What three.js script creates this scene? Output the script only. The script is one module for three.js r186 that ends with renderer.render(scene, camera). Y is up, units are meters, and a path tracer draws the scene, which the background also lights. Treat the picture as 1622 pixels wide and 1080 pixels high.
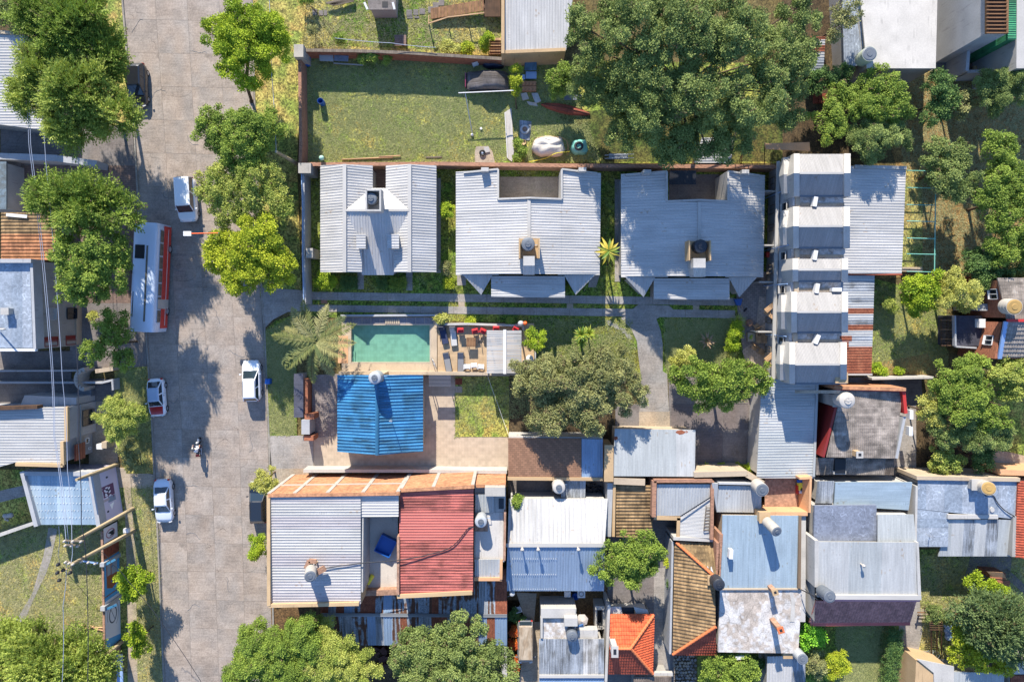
import * as THREE from 'three';
import { mergeGeometries } from 'three/addons/utils/BufferGeometryUtils.js';
import { MarchingCubes } from 'three/addons/objects/MarchingCubes.js';

// ---------------------------------------------------------------- camera, sky, sun
const CAM_H = 67.5625, PX = 1081, U0 = 808, V0 = 488;       // drone height (m), focal length (photo pixels), point straight below the drone
const SUN = new THREE.Vector3(-0.19 * 1.72, 1, -1.72).normalize();
const SUN_I = 5, EXPOSURE = 1.9;
const scene = new THREE.Scene();
const camera = new THREE.PerspectiveCamera(2 * Math.atan(540 / PX) * 180 / Math.PI, 1622 / 1080, 0.5, 3000);
camera.position.set(0, CAM_H, 0); camera.up.set(0, 0, -1); camera.lookAt(0, 0, 0);
camera.setViewOffset(1622, 1080, 811 - U0, 540 - V0, 1622, 1080);
scene.add(camera);
const renderer = new THREE.WebGLRenderer({ antialias: true });
renderer.setSize(1024, 681);
renderer.toneMapping = THREE.LinearToneMapping; renderer.toneMappingExposure = EXPOSURE;
renderer.shadowMap.enabled = true;
{ // clear summer sky: deep blue overhead, paler towards the horizon
  const w = 256, h = 128, d = new Float32Array(w * h * 4);
  for (let j = 0; j < h; j++) for (let i = 0; i < w; i++) {
    const el = ((j + 0.5) / h - 0.5) * Math.PI, k = (j * w + i) * 4;
    const t = Math.pow(1 - Math.max(0, Math.sin(el)), 3);
    d[k] = 0.112 + 0.18 * t; d[k + 1] = 0.22 + 0.2 * t; d[k + 2] = 0.48 + 0.14 * t; d[k + 3] = 1;
    if (el < 0) { d[k] = 0.12; d[k + 1] = 0.115; d[k + 2] = 0.105; }
  }
  const t = new THREE.DataTexture(d, w, h, THREE.RGBAFormat, THREE.FloatType);
  t.mapping = THREE.EquirectangularReflectionMapping; t.magFilter = t.minFilter = THREE.LinearFilter; t.needsUpdate = true;
  scene.background = t; scene.environment = t;
}
const sun = new THREE.DirectionalLight(new THREE.Color(1, 0.925, 0.81), SUN_I);
sun.name = 'sun'; sun.position.copy(SUN).multiplyScalar(150); sun.castShadow = true;
sun.shadow.mapSize.set(4096, 4096);
Object.assign(sun.shadow.camera, { left: -75, right: 75, top: 75, bottom: -75, near: 10, far: 300 });
scene.add(sun); scene.add(sun.target);

// ---------------------------------------------------------------- helpers
let seed = 12345;
const rnd = () => { seed |= 0; seed = seed + 0x6D2B79F5 | 0; let t = Math.imul(seed ^ seed >>> 15, 1 | seed); t = t + Math.imul(t ^ t >>> 7, 61 | t) ^ t; return ((t ^ t >>> 14) >>> 0) / 4294967296; };
const rr = (a, b) => a + (b - a) * rnd();
const V3 = (x, y, z) => new THREE.Vector3(x, y, z);
const W = (u, v, h = 0) => V3((u - U0) * (CAM_H - h) / PX, h, (v - V0) * (CAM_H - h) / PX);
const LEN = (px, h = 0) => px * (CAM_H - h) / PX;
const used = new Map();
const numbered = n => { const k = used.get(n) || 0; used.set(n, k + 1); return k ? `${n}_${String(k).padStart(3, '0')}` : n; };
const bases = new WeakMap();
function tag(o, label, category, group) { o.userData.label = label; o.userData.category = category; if (group) o.userData.group = group; return o; }
function thing(name, label, category, at, group) {          // group at a thing's base; its parts are given in world coordinates
  const o = new THREE.Group(); o.name = numbered(name); scene.add(o);
  if (at) { o.position.copy(at); bases.set(o, at.clone()); }
  return tag(o, label, category, group);
}
function rootOf(o) { while (o.parent && o.parent !== scene) o = o.parent; return o; }
function part(parent, name, geo, mat, label) {
  if (Array.isArray(geo)) geo = merge(geo);
  const m = new THREE.Mesh(geo, mat); m.name = name; m.castShadow = m.receiveShadow = true;
  const b = bases.get(rootOf(parent)); if (b && !geo.userData.moved) { geo.translate(-b.x, -b.y, -b.z); geo.userData.moved = true; }
  parent.add(m); if (label) m.userData.label = label;
  return m;
}
function struct(name, geo, mat) {
  if (Array.isArray(geo)) geo = merge(geo);
  const m = new THREE.Mesh(geo, mat); m.name = numbered(name); m.castShadow = m.receiveShadow = true; m.userData.kind = 'structure'; scene.add(m); return m;
}
function stuffOne(name, geo, mat, label, category) { const m = struct(name, geo, mat); m.userData = { kind: 'stuff', label, category }; return m; }
function single(name, geo, mat, label, category, group) { const t = thing(name, label, category, null, group); t.removeFromParent(); used.set(name, used.get(name) - 1);
  if (Array.isArray(geo)) geo = merge(geo); const m = new THREE.Mesh(geo, mat); m.name = numbered(name); m.castShadow = m.receiveShadow = true; scene.add(m); return tag(m, label, category, group); }
function copyOf(o, label, pos, turn, group) { const c = o.clone(); c.name = numbered(o.name.replace(/_\d{3}$/, '')); c.userData = { ...o.userData, label }; if (group) c.userData.group = group; c.position.copy(pos); c.rotation.y = turn || 0; scene.add(c); return c; }

function GB() { return { p: [], u: [] }; }
function tri(g, a, b, c, ua, ub, uc) { g.p.push(a.x, a.y, a.z, b.x, b.y, b.z, c.x, c.y, c.z); g.u.push(...ua, ...ub, ...uc); }
function quad(g, a, b, c, d, w, h) { const L = w ?? a.distanceTo(b), H = h ?? a.distanceTo(d), o = (a.x + a.z) * 0.37; tri(g, a, b, c, [o, a.y], [o + L, a.y], [o + L, a.y + H]); tri(g, a, c, d, [o, a.y], [o + L, a.y + H], [o, a.y + H]); }
function done(g) { const b = new THREE.BufferGeometry(); b.setAttribute('position', new THREE.Float32BufferAttribute(g.p, 3)); b.setAttribute('uv', new THREE.Float32BufferAttribute(g.u, 2)); b.computeVertexNormals(); return b; }
function flat(geo) { const g = geo.index ? geo.toNonIndexed() : geo; for (const k of Object.keys(g.attributes)) if (!['position', 'normal', 'uv'].includes(k)) g.deleteAttribute(k); return g; }
function merge(list) { return mergeGeometries(list.map(flat)); }
function triIdx(pts2) { return THREE.ShapeUtils.triangulateShape(pts2.map(p => new THREE.Vector2(p[0], p[1])), []); }
function ccw(pts) { let a = 0; for (let i = 0; i < pts.length; i++) { const p = pts[i], q = pts[(i + 1) % pts.length]; a += p.x * q.z - q.x * p.z; } return a > 0 ? pts : pts.slice().reverse(); } // clockwise seen from above -> up
// solid with polygonal plan: top points (any heights) and a bottom height or bottom points
function solid(top, bottom) {
  top = ccw(top); const g = GB();
  const bot = typeof bottom === 'number' ? top.map(p => V3(p.x, bottom, p.z)) : bottom;
  const uv = p => [p.x, -p.z];
  for (const [i, j, k] of triIdx(top.map(p => [p.x, p.z]))) {
    const t = [top[i], top[j], top[k]], n = t[1].clone().sub(t[0]).cross(t[2].clone().sub(t[0])).y;
    const o = n > 0 ? [i, j, k] : [i, k, j];
    tri(g, ...o.map(q => top[q]), ...o.map(q => uv(top[q])));
    tri(g, bot[o[0]], bot[o[2]], bot[o[1]], uv(bot[o[0]]), uv(bot[o[2]]), uv(bot[o[1]]));
  }
  for (let i = 0; i < top.length; i++) { const j = (i + 1) % top.length; quad(g, bot[j], bot[i], top[i], top[j]); }
  return done(g);
}
const px = (list, h) => list.map(p => W(p[0], p[1], p[2] ?? h));
const slab = (list, h0, h1) => solid(px(list, h1), h0);       // plan read at its top height h1
function sheetAt(list, h, th = 0.06) { return solid(px(list, h), h - th); }
function rect(u0, v0, u1, v1) { return [[u0, v0], [u1, v0], [u1, v1], [u0, v1]]; }
function box(x, y, z, sx, sy, sz, ry = 0) { const g = new THREE.BoxGeometry(sx, sy, sz); const uv = g.attributes.uv, n = g.attributes.normal; for (let i = 0; i < uv.count; i++) { const ax = Math.abs(n.getX(i)), ay = Math.abs(n.getY(i)); uv.setXY(i, uv.getX(i) * (ax > .5 ? sz : sx), uv.getY(i) * (ay > .5 ? sz : sy)); } if (ry) g.rotateY(ry); g.translate(x, y, z); return flat(g); }
function cyl(x, y0, y1, z, r0, r1 = r0, n = 20) { const g = new THREE.CylinderGeometry(r1, r0, y1 - y0, n); g.translate(x, (y0 + y1) / 2, z); return flat(g); }
function ball(x, y, z, r, sy = 1, n = 12) { const g = new THREE.SphereGeometry(r, n, Math.round(n * .7)); g.scale(1, sy, 1); g.translate(x, y, z); return flat(g); }
function bar(a, b, r, n = 8, r1) { const d = b.clone().sub(a), L = d.length(), g = new THREE.CylinderGeometry(r1 ?? r, r, L, n); g.translate(0, L / 2, 0); g.applyQuaternion(new THREE.Quaternion().setFromUnitVectors(V3(0, 1, 0), d.normalize())); g.translate(a.x, a.y, a.z); return flat(g); }
function beam(a, b, w, h) { // box along a->b, width w, height h
  const d = b.clone().sub(a), L = d.length(), g = new THREE.BoxGeometry(w, h, L); g.translate(0, 0, L / 2);
  const m = new THREE.Matrix4().lookAt(V3(0, 0, 0), d.clone().negate(), Math.abs(d.y) > L * .99 ? V3(1, 0, 0) : V3(0, 1, 0)); g.applyMatrix4(m); g.translate(a.x, a.y, a.z); return flat(g); }
function lathe(pts, x, y, z, n = 24) { const g = new THREE.LatheGeometry(pts.map(p => new THREE.Vector2(p[0], p[1])), n); g.translate(x, y, z); return flat(g); }
function tube(pts, r, n = 40, k = 5) { const g = new THREE.TubeGeometry(new THREE.CatmullRomCurve3(pts), n, r, k); return flat(g); }
// plan polygon moved inwards by d
function inset(pts, d) {
  pts = ccw(pts); const n = pts.length, out = [];
  for (let i = 0; i < n; i++) {
    const a = pts[(i + n - 1) % n], b = pts[i], c = pts[(i + 1) % n];
    const e1 = V3(b.x - a.x, 0, b.z - a.z).normalize(), e2 = V3(c.x - b.x, 0, c.z - b.z).normalize();
    const n1 = V3(-e1.z, 0, e1.x), n2 = V3(-e2.z, 0, e2.x), m = n1.clone().add(n2); const k = Math.max(.35, m.dot(n1));
    out.push(V3(b.x + m.x / k * d, b.y, b.z + m.z / k * d));
  }
  return out;
}
function clip(poly, f) { const o = []; for (let i = 0; i < poly.length; i++) { const a = poly[i], b = poly[(i + 1) % poly.length], fa = f(a), fb = f(b); if (fa >= 0) o.push(a); if ((fa > 0 && fb < 0) || (fa < 0 && fb > 0)) { const k = fa / (fa - fb); o.push([a[0] + (b[0] - a[0]) * k, a[1] + (b[1] - a[1]) * k]); } } return o; }
function isConvex(p) { let s = 0; for (let i = 0; i < p.length; i++) { const a = p[i], b = p[(i + 1) % p.length], c = p[(i + 2) % p.length]; const x = (b[0] - a[0]) * (c[1] - b[1]) - (b[1] - a[1]) * (c[0] - b[0]); if (Math.abs(x) < 1e-7) continue; if (s && Math.sign(x) !== s) return false; s = Math.sign(x); } return true; }
const RIB = { pitch: .26, prof: [[0, 0], [.55, 0], [.66, 1], [.88, 1], [1, 0]], amp: .028 };
const WAVE = { pitch: .2, prof: [[0, 0], [.2, .5], [.4, 1], [.6, 1], [.8, .5], [1, 0]], amp: .04 };
const BIGWAVE = { pitch: .33, prof: [[0, 0], [.15, .25], [.35, 1], [.6, 1], [.8, .25], [1, 0]], amp: .06 };
const FINE = { pitch: .13, prof: [[0, 0], [.5, 1], [1, 0]], amp: .022 };
const LAP = { pitch: 3.9, prof: [[0, 0], [.994, 1], [1, 0]], amp: .014 };
const COURSE = { pitch: .36, prof: [[0, 0], [.96, 1], [1, 0]], amp: .05 };
const PAN = { pitch: .24, prof: [[0, 0], [.25, .75], [.5, 1], [.75, .75], [1, 0]], amp: .05 };
function breaks(spec, a, b) { if (!spec) return [[a, 0], [b, 0]]; const o = []; for (let k = Math.floor(a / spec.pitch); k * spec.pitch < b; k++) for (const [f, h] of spec.prof) { const t = (k + f) * spec.pitch; if (o.length && t - o[o.length - 1][0] < 1e-6) continue; o.push([t, h * spec.amp]); } return o; }
function relief(pts, dir, ribs, courses, groupW) { // planar polygon with ribs running along dir, courses across them
  const n = V3(0, 0, 0); for (let i = 0; i < pts.length; i++) { const a = pts[i], b = pts[(i + 1) % pts.length]; n.add(a.clone().cross(b)); } n.normalize(); if (n.y < 0) n.negate();
  const a = dir.clone().addScaledVector(n, -dir.dot(n)).normalize(), b = n.clone().cross(a), o = pts[0];
  let poly = pts.map(p => { const q = p.clone().sub(o); return [q.dot(a), q.dot(b)]; });
  const off = [o.dot(a), o.dot(b)];
  const T = poly.map(p => p[1]), S = poly.map(p => p[0]), t0 = Math.min(...T), t1 = Math.max(...T);
  const bt = breaks(ribs, t0 - .001, t1 + .001), bs = courses ? breaks(courses, Math.min(...S) - .001, Math.max(...S) + .001) : null;
  const groups = [], convex = isConvex(poly);
  const emit = (g, cell, hf) => { if (cell.length < 3) return; const P = cell.map(c => o.clone().addScaledVector(a, c[0]).addScaledVector(b, c[1]).addScaledVector(n, hf(c))); const uv = cell.map(c => [c[1] + off[1], c[0] + off[0]]);
    const ids = convex ? cell.slice(2).map((_, i) => [0, i + 1, i + 2]) : triIdx(cell);
    for (const [i, j, k] of ids) { const nn = P[j].clone().sub(P[i]).cross(P[k].clone().sub(P[i])).dot(n); if (Math.abs(nn) < 1e-9) continue; const q = nn > 0 ? [i, j, k] : [i, k, j]; tri(g, ...q.map(x => P[x]), ...q.map(x => uv[x])); } };
  for (let i = 0; i + 1 < bt.length; i++) {
    const [ta, ha] = bt[i], [tb, hb] = bt[i + 1]; const gi = groupW ? Math.max(0, Math.floor(((ta + tb) / 2 - t0) / groupW)) : 0; const g = groups[gi] ||= GB();
    const strip = clip(clip(poly, p => p[1] - ta), p => tb - p[1]); if (strip.length < 3) continue;
    const hT = c => ha + (hb - ha) * (c[1] - ta) / (tb - ta || 1);
    if (!bs) emit(g, strip, hT);
    else for (let j = 0; j + 1 < bs.length; j++) { const [sa, ka] = bs[j], [sb, kb] = bs[j + 1]; const cell = clip(clip(strip, p => p[0] - sa), p => sb - p[0]); emit(g, cell, c => hT(c) + ka + (kb - ka) * (c[0] - sa) / (sb - sa || 1)); }
  }
  return groups.filter(g => g && g.p.length).map(done);
}
// world points of a flat roof surface: three of the points carry heights, the others are found on that plane
function plane(list) {
  const h = list.filter(p => p[2] !== undefined);
  if (h.length < 3) return px(list, h[0][2]);
  const [a, b, c] = h.slice(0, 3).map(p => W(...p)), pl = new THREE.Plane().setFromCoplanarPoints(a, b, c), eye = V3(0, CAM_H, 0);
  return list.map(p => { const d = W(p[0], p[1], 0).sub(eye), k = -(pl.normal.dot(eye) + pl.constant) / pl.normal.dot(d); return eye.clone().addScaledVector(d, k); });
}
const DIRS = { u: V3(1, 0, 0), v: V3(0, 0, 1) };
// a roof surface with real ribs and thickness
function roof(parent, list, mat, o = {}) {
  const pts = Array.isArray(list[0]) ? plane(list) : list, dir = o.dir instanceof THREE.Vector3 ? o.dir : DIRS[o.dir || 'u'];
  const c = ccw(pts), deck = solid(c.map(p => V3(p.x, p.y - .012, p.z)), c.map(p => V3(p.x, p.y - .012 - (o.th ?? .09), p.z)));
  const mats = Array.isArray(mat) ? mat : [mat];
  const parts = relief(pts, dir, o.rib === undefined ? RIB : o.rib, o.course, o.sheet);
  if (o.sheet) { const r = part(parent, o.name || 'roof', deck, mats[0]); parts.forEach((g, i) => part(r, 'roof_sheet', g, o.pick ? mats[o.pick(i) % mats.length] : mats[Math.floor(rnd() * mats.length)])); return [r, pts]; }
  return [part(parent, o.name || 'roof', [...parts, deck], mats[0]), pts];
}
// walls that stand under a roof outline
function under(list, d = .18, y0 = 0, drop = .1) { const pts = ccw(inset(Array.isArray(list[0]) ? plane(list) : list, d)); const g = GB(); for (let i = 0; i < pts.length; i++) { const a = pts[i], b = pts[(i + 1) % pts.length]; const ta = V3(a.x, a.y - drop, a.z), tb = V3(b.x, b.y - drop, b.z); quad(g, V3(b.x, y0, b.z), V3(a.x, y0, a.z), ta, tb); }
  const mid = pts.map(p => V3(p.x, p.y - drop - .01, p.z)); for (const [i, j, k] of triIdx(mid.map(p => [p.x, p.z]))) tri(g, mid[i], mid[k], mid[j], [0, 0], [1, 0], [1, 1]); return done(g); }
// wall of some thickness along a line read at its top
function wallLine(list, h, t, y0 = 0) { const out = []; const P = px(list, h); for (let i = 0; i + 1 < P.length; i++) { const a = P[i], b = P[i + 1], d = V3(b.x - a.x, 0, b.z - a.z).normalize(), n = V3(-d.z * t / 2, 0, d.x * t / 2), e = i + 2 < P.length ? .5 : 0, s = i ? -.5 : 0; const A = a.clone().addScaledVector(d, -s * t), B = b.clone().addScaledVector(d, e * t - (i + 2 < P.length ? 0 : 0)); out.push(solid([A.clone().add(n), B.clone().add(n), B.clone().sub(n), A.clone().sub(n)], y0)); } return out; }
// ---------------------------------------------------------------- procedural textures
function noiseGrid(n, s) { let q = s; const r = () => { q = q * 16807 % 2147483647; return q / 2147483647; }; const a = new Float32Array(n * n); for (let i = 0; i < a.length; i++) a[i] = r(); return a; }
function noise(freq, s) { const n = freq, g = noiseGrid(n, s * 7919 + 13); return (x, y) => { x = x * n; y = y * n; const i = Math.floor(x), j = Math.floor(y); let fx = x - i, fy = y - j; fx = fx * fx * (3 - 2 * fx); fy = fy * fy * (3 - 2 * fy); const w = k => ((k % n) + n) % n; const a = g[w(j) * n + w(i)], b = g[w(j) * n + w(i + 1)], c = g[w(j + 1) * n + w(i)], d = g[w(j + 1) * n + w(i + 1)]; return a + (b - a) * fx + (c - a) * fy + (a - b - c + d) * fx * fy; }; }
function noise2(fx0, fy0, s) { const m = Math.max(fx0, fy0), g = noiseGrid(m, s * 104729 + 7); return (x, y) => { x *= fx0; y *= fy0; const i = Math.floor(x), j = Math.floor(y); let fx = x - i, fy = y - j; fx = fx * fx * (3 - 2 * fx); fy = fy * fy * (3 - 2 * fy); const wx = k => ((k % fx0) + fx0) % fx0, wy = k => ((k % fy0) + fy0) % fy0; const a = g[wy(j) * m + wx(i)], b = g[wy(j) * m + wx(i + 1)], c = g[wy(j + 1) * m + wx(i)], d = g[wy(j + 1) * m + wx(i + 1)]; return a + (b - a) * fx + (c - a) * fy + (a - b - c + d) * fx * fy; }; }
function tex(size, metres, fn) {
  const d = new Uint8Array(size * size * 4);
  for (let j = 0; j < size; j++) for (let i = 0; i < size; i++) { const c = fn(i / size, j / size), k = (j * size + i) * 4; for (let q = 0; q < 3; q++) d[k + q] = Math.max(0, Math.min(255, c[q] * 255)); d[k + 3] = 255; }
  const t = new THREE.DataTexture(d, size, size); t.colorSpace = THREE.SRGBColorSpace; t.wrapS = t.wrapT = THREE.RepeatWrapping; t.magFilter = THREE.LinearFilter; t.minFilter = THREE.LinearMipmapLinearFilter; t.generateMipmaps = true; t.repeat.set(1 / metres, 1 / metres); t.needsUpdate = true; return t;
}
const mixc = (a, b, t) => a.map((x, i) => x + (b[i] - x) * t), sst = (a, b, x) => { x = Math.max(0, Math.min(1, (x - a) / (b - a))); return x * x * (3 - 2 * x); };
const N4 = noise(4, 1), N9 = noise(9, 2), N20 = noise(20, 3), N50 = noise(50, 4), N120 = noise(120, 5), N250 = noise(250, 6), N6 = noise(6, 8), N13 = noise(13, 9), N33 = noise(33, 10);
const ridge = (n, x, y) => 1 - Math.abs(2 * n(x, y) - 1);
const SB = noise2(14, 260, 31), T = {};
T.conc = tex(1024, 13, (x, y) => { let v = .8 + .13 * (N6(x, y) - .5) + .09 * (N20(x, y) - .5) + .1 * (N120(x, y) - .5) + .1 * (N250(x, y) - .5); v -= .2 * sst(.988, 1, ridge(N9, x + .013 * N50(x, y), y)) * sst(.55, .62, N4(x, y)); v += .07 * (SB(x, y) - .5); v -= .05 * sst(.72, .9, N33(x, y)) * sst(.55, .75, N6(y, x)); const w = .03 * (N13(x, y) - .5); return [v + w, v, v - w]; });
T.grass = tex(1024, 15, (x, y) => { const d = sst(.38, .8, N9(x, y) * .5 + N20(x, y) * .35 + N6(y, x) * .25); const f = .62 + .5 * (N250(x, y) - .5) + .45 * (N120(x, y) - .5) + .2 * (N50(x, y) - .5); const b = sst(.62, .8, N13(x, y) * .5 + N6(x, y) * .3 + N50(x, y) * .2); return mixc(mixc([.76, .87, .56], [1.04, .98, .74], d), [1.02, .86, .68], b * .7).map(c => c * (f + .15)); });
T.soil = tex(1024, 14, (x, y) => { const d = N9(x, y) * .5 + N33(x, y) * .5; const f = .75 + .4 * (N250(x, y) - .5) + .3 * (N120(x, y) - .5) + .2 * (N20(x, y) - .5); return mixc([.82, .74, .6], [1, .96, .86], d).map(c => c * f); });
const S1 = noise2(160, 4, 3), S2 = noise2(60, 6, 4), S3 = noise2(300, 12, 5);
T.metal = tex(1024, 9, (x, y) => { let v = .9 + .07 * (S1(x, y) - .5) + .07 * (S2(x, y) - .5) + .05 * (N6(x, y) - .5) + .05 * (N120(x, y) - .5); v -= .1 * sst(.72, .95, S1(y * .999, x) * .4 + S2(x, y) * .6) * sst(.45, .7, N6(x, y)); const r = sst(.7, .9, N33(x, y) * .5 + S2(x, y) * .5) * sst(.5, .75, N9(y, x)); return mixc([v, v, v], [v * .82, v * .7, v * .58], r * .55); });
T.old = tex(1024, 9, (x, y) => { let v = .84 + .22 * (S1(x, y) - .5) + .2 * (S2(x, y) - .5) + .14 * (N9(x, y) - .5) + .12 * (N120(x, y) - .5); const m = sst(.6, .78, N13(x, y) * .6 + S3(x, y) * .4); return mixc([v, v, v], [v * .62, v * .6, v * .56], m * .6); });
T.rust = tex(1024, 9, (x, y) => { const k = sst(.42, .62, S2(x, y) * .55 + N9(x, y) * .25 + N33(x, y) * .2), f = .85 + .3 * (N120(x, y) - .5) + .2 * (S1(x, y) - .5); return mixc([.62, .66, .7], [.42, .27, .19], k).map(c => c * f); });
T.rustall = tex(512, 6, (x, y) => { const k = N9(x, y) * .5 + N33(x, y) * .5, f = .85 + .3 * (N120(x, y) - .5); return mixc([.52, .27, .18], [.68, .42, .3], k).map(c => c * f); });
T.fibre = tex(1024, 9, (x, y) => { let v = .76 + .26 * (N20(x, y) - .5) + .18 * (S2(y, x) - .5) + .14 * (N120(x, y) - .5) + .2 * (N6(x, y) - .5); v += .14 * sst(.8, .95, N33(x, y)); return [v, v * .975, v * .95]; });
T.plaster = tex(1024, 8, (x, y) => { let v = .9 + .07 * (N9(x, y) - .5) + .06 * (N120(x, y) - .5); v -= .1 * sst(.7, .95, S2(x, y) * .6 + N13(x, y) * .4); return [v, v * .99, v * .97]; });
T.foil = tex(1024, 8, (x, y) => { let v = .8 + .1 * (N9(x, y) - .5) + .12 * (N50(x, y) - .5) + .1 * (N120(x, y) - .5); v += .2 * sst(.9, 1, ridge(N20, x, y)) * sst(.45, .7, N6(x, y)); return [v, v, v]; });
T.roofconc = tex(1024, 9, (x, y) => { const k = sst(.38, .6, N6(x, y) * .6 + N33(x, y) * .4); const f = .86 + .16 * (N120(x, y) - .5) + .16 * (N20(x, y) - .5) - .14 * sst(.94, 1, ridge(N9, x, y)); return mixc([.76, .71, .66], [.85, .835, .82], k).map(c => c * f); });
T.tile = tex(512, 6, (x, y) => { const v = .86 + .2 * (N33(x, y) - .5) + .16 * (N120(x, y) - .5) + .12 * (N9(x, y) - .5); return [v, v, v]; });
T.paver = tex(512, 3.2, (x, y) => { const r = Math.floor(y * 16), fx = (x * 8 + (r % 2) * .5) % 1, fy = (y * 16) % 1, j = Math.min(fx * 2, (1 - fx) * 2, fy, 1 - fy); const cell = Math.sin(r * 37.1 + Math.floor(x * 8 + (r % 2) * .5) % 8 * 91.7) * .5; let v = .84 + .1 * cell + .12 * (N120(x, y) - .5); v *= .72 + .28 * sst(0, .12, j); return [v, v * .98, v * .96]; });
T.deck = tex(512, 3, (x, y) => { const fx = (x * 10) % 1, fy = (y * 10) % 1, j = Math.min(fx, 1 - fx, fy, 1 - fy); let v = .88 + .08 * (N120(x, y) - .5) + .1 * (N9(x, y) - .5); v *= .94 + .06 * sst(0, .08, j); return [v, v * .99, v * .97]; });
T.brick = tex(512, 1.92, (x, y) => { const r = Math.floor(y * 24), fx = (x * 8 + (r % 2) * .5) % 1, fy = (y * 24) % 1; const m = fx < .06 || fy < .16; const c = .8 + .3 * (noise.q || (noise.q = noise(64, 77)))(Math.floor(x * 8 + (r % 2) * .5) / 8, r / 24) + .12 * (N120(x, y) - .5) - .1; return m ? [.95, .9, .84] : [c, c * .92, c * .86]; });
T.wood = tex(512, 3, (x, y) => { const v = .8 + .25 * (S1(x, y) - .5) + .18 * (N9(x, y) - .5) + .12 * (N120(x, y) - .5); return [v, v * .97, v * .93]; });
T.ripple = tex(256, 3, (x, y) => { const v = .5 + .25 * (N9(x, y) - .5) + .2 * (N20(x, y) - .5); return [v, v, v]; }); T.ripple.colorSpace = THREE.NoColorSpace;
const C = s => new THREE.Color(s);
function mat(color, map, rough = .85, o = {}) { return new THREE.MeshStandardMaterial({ color: C(color), map: map || null, roughness: rough, ...o }); }
const both = { side: THREE.DoubleSide };
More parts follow.
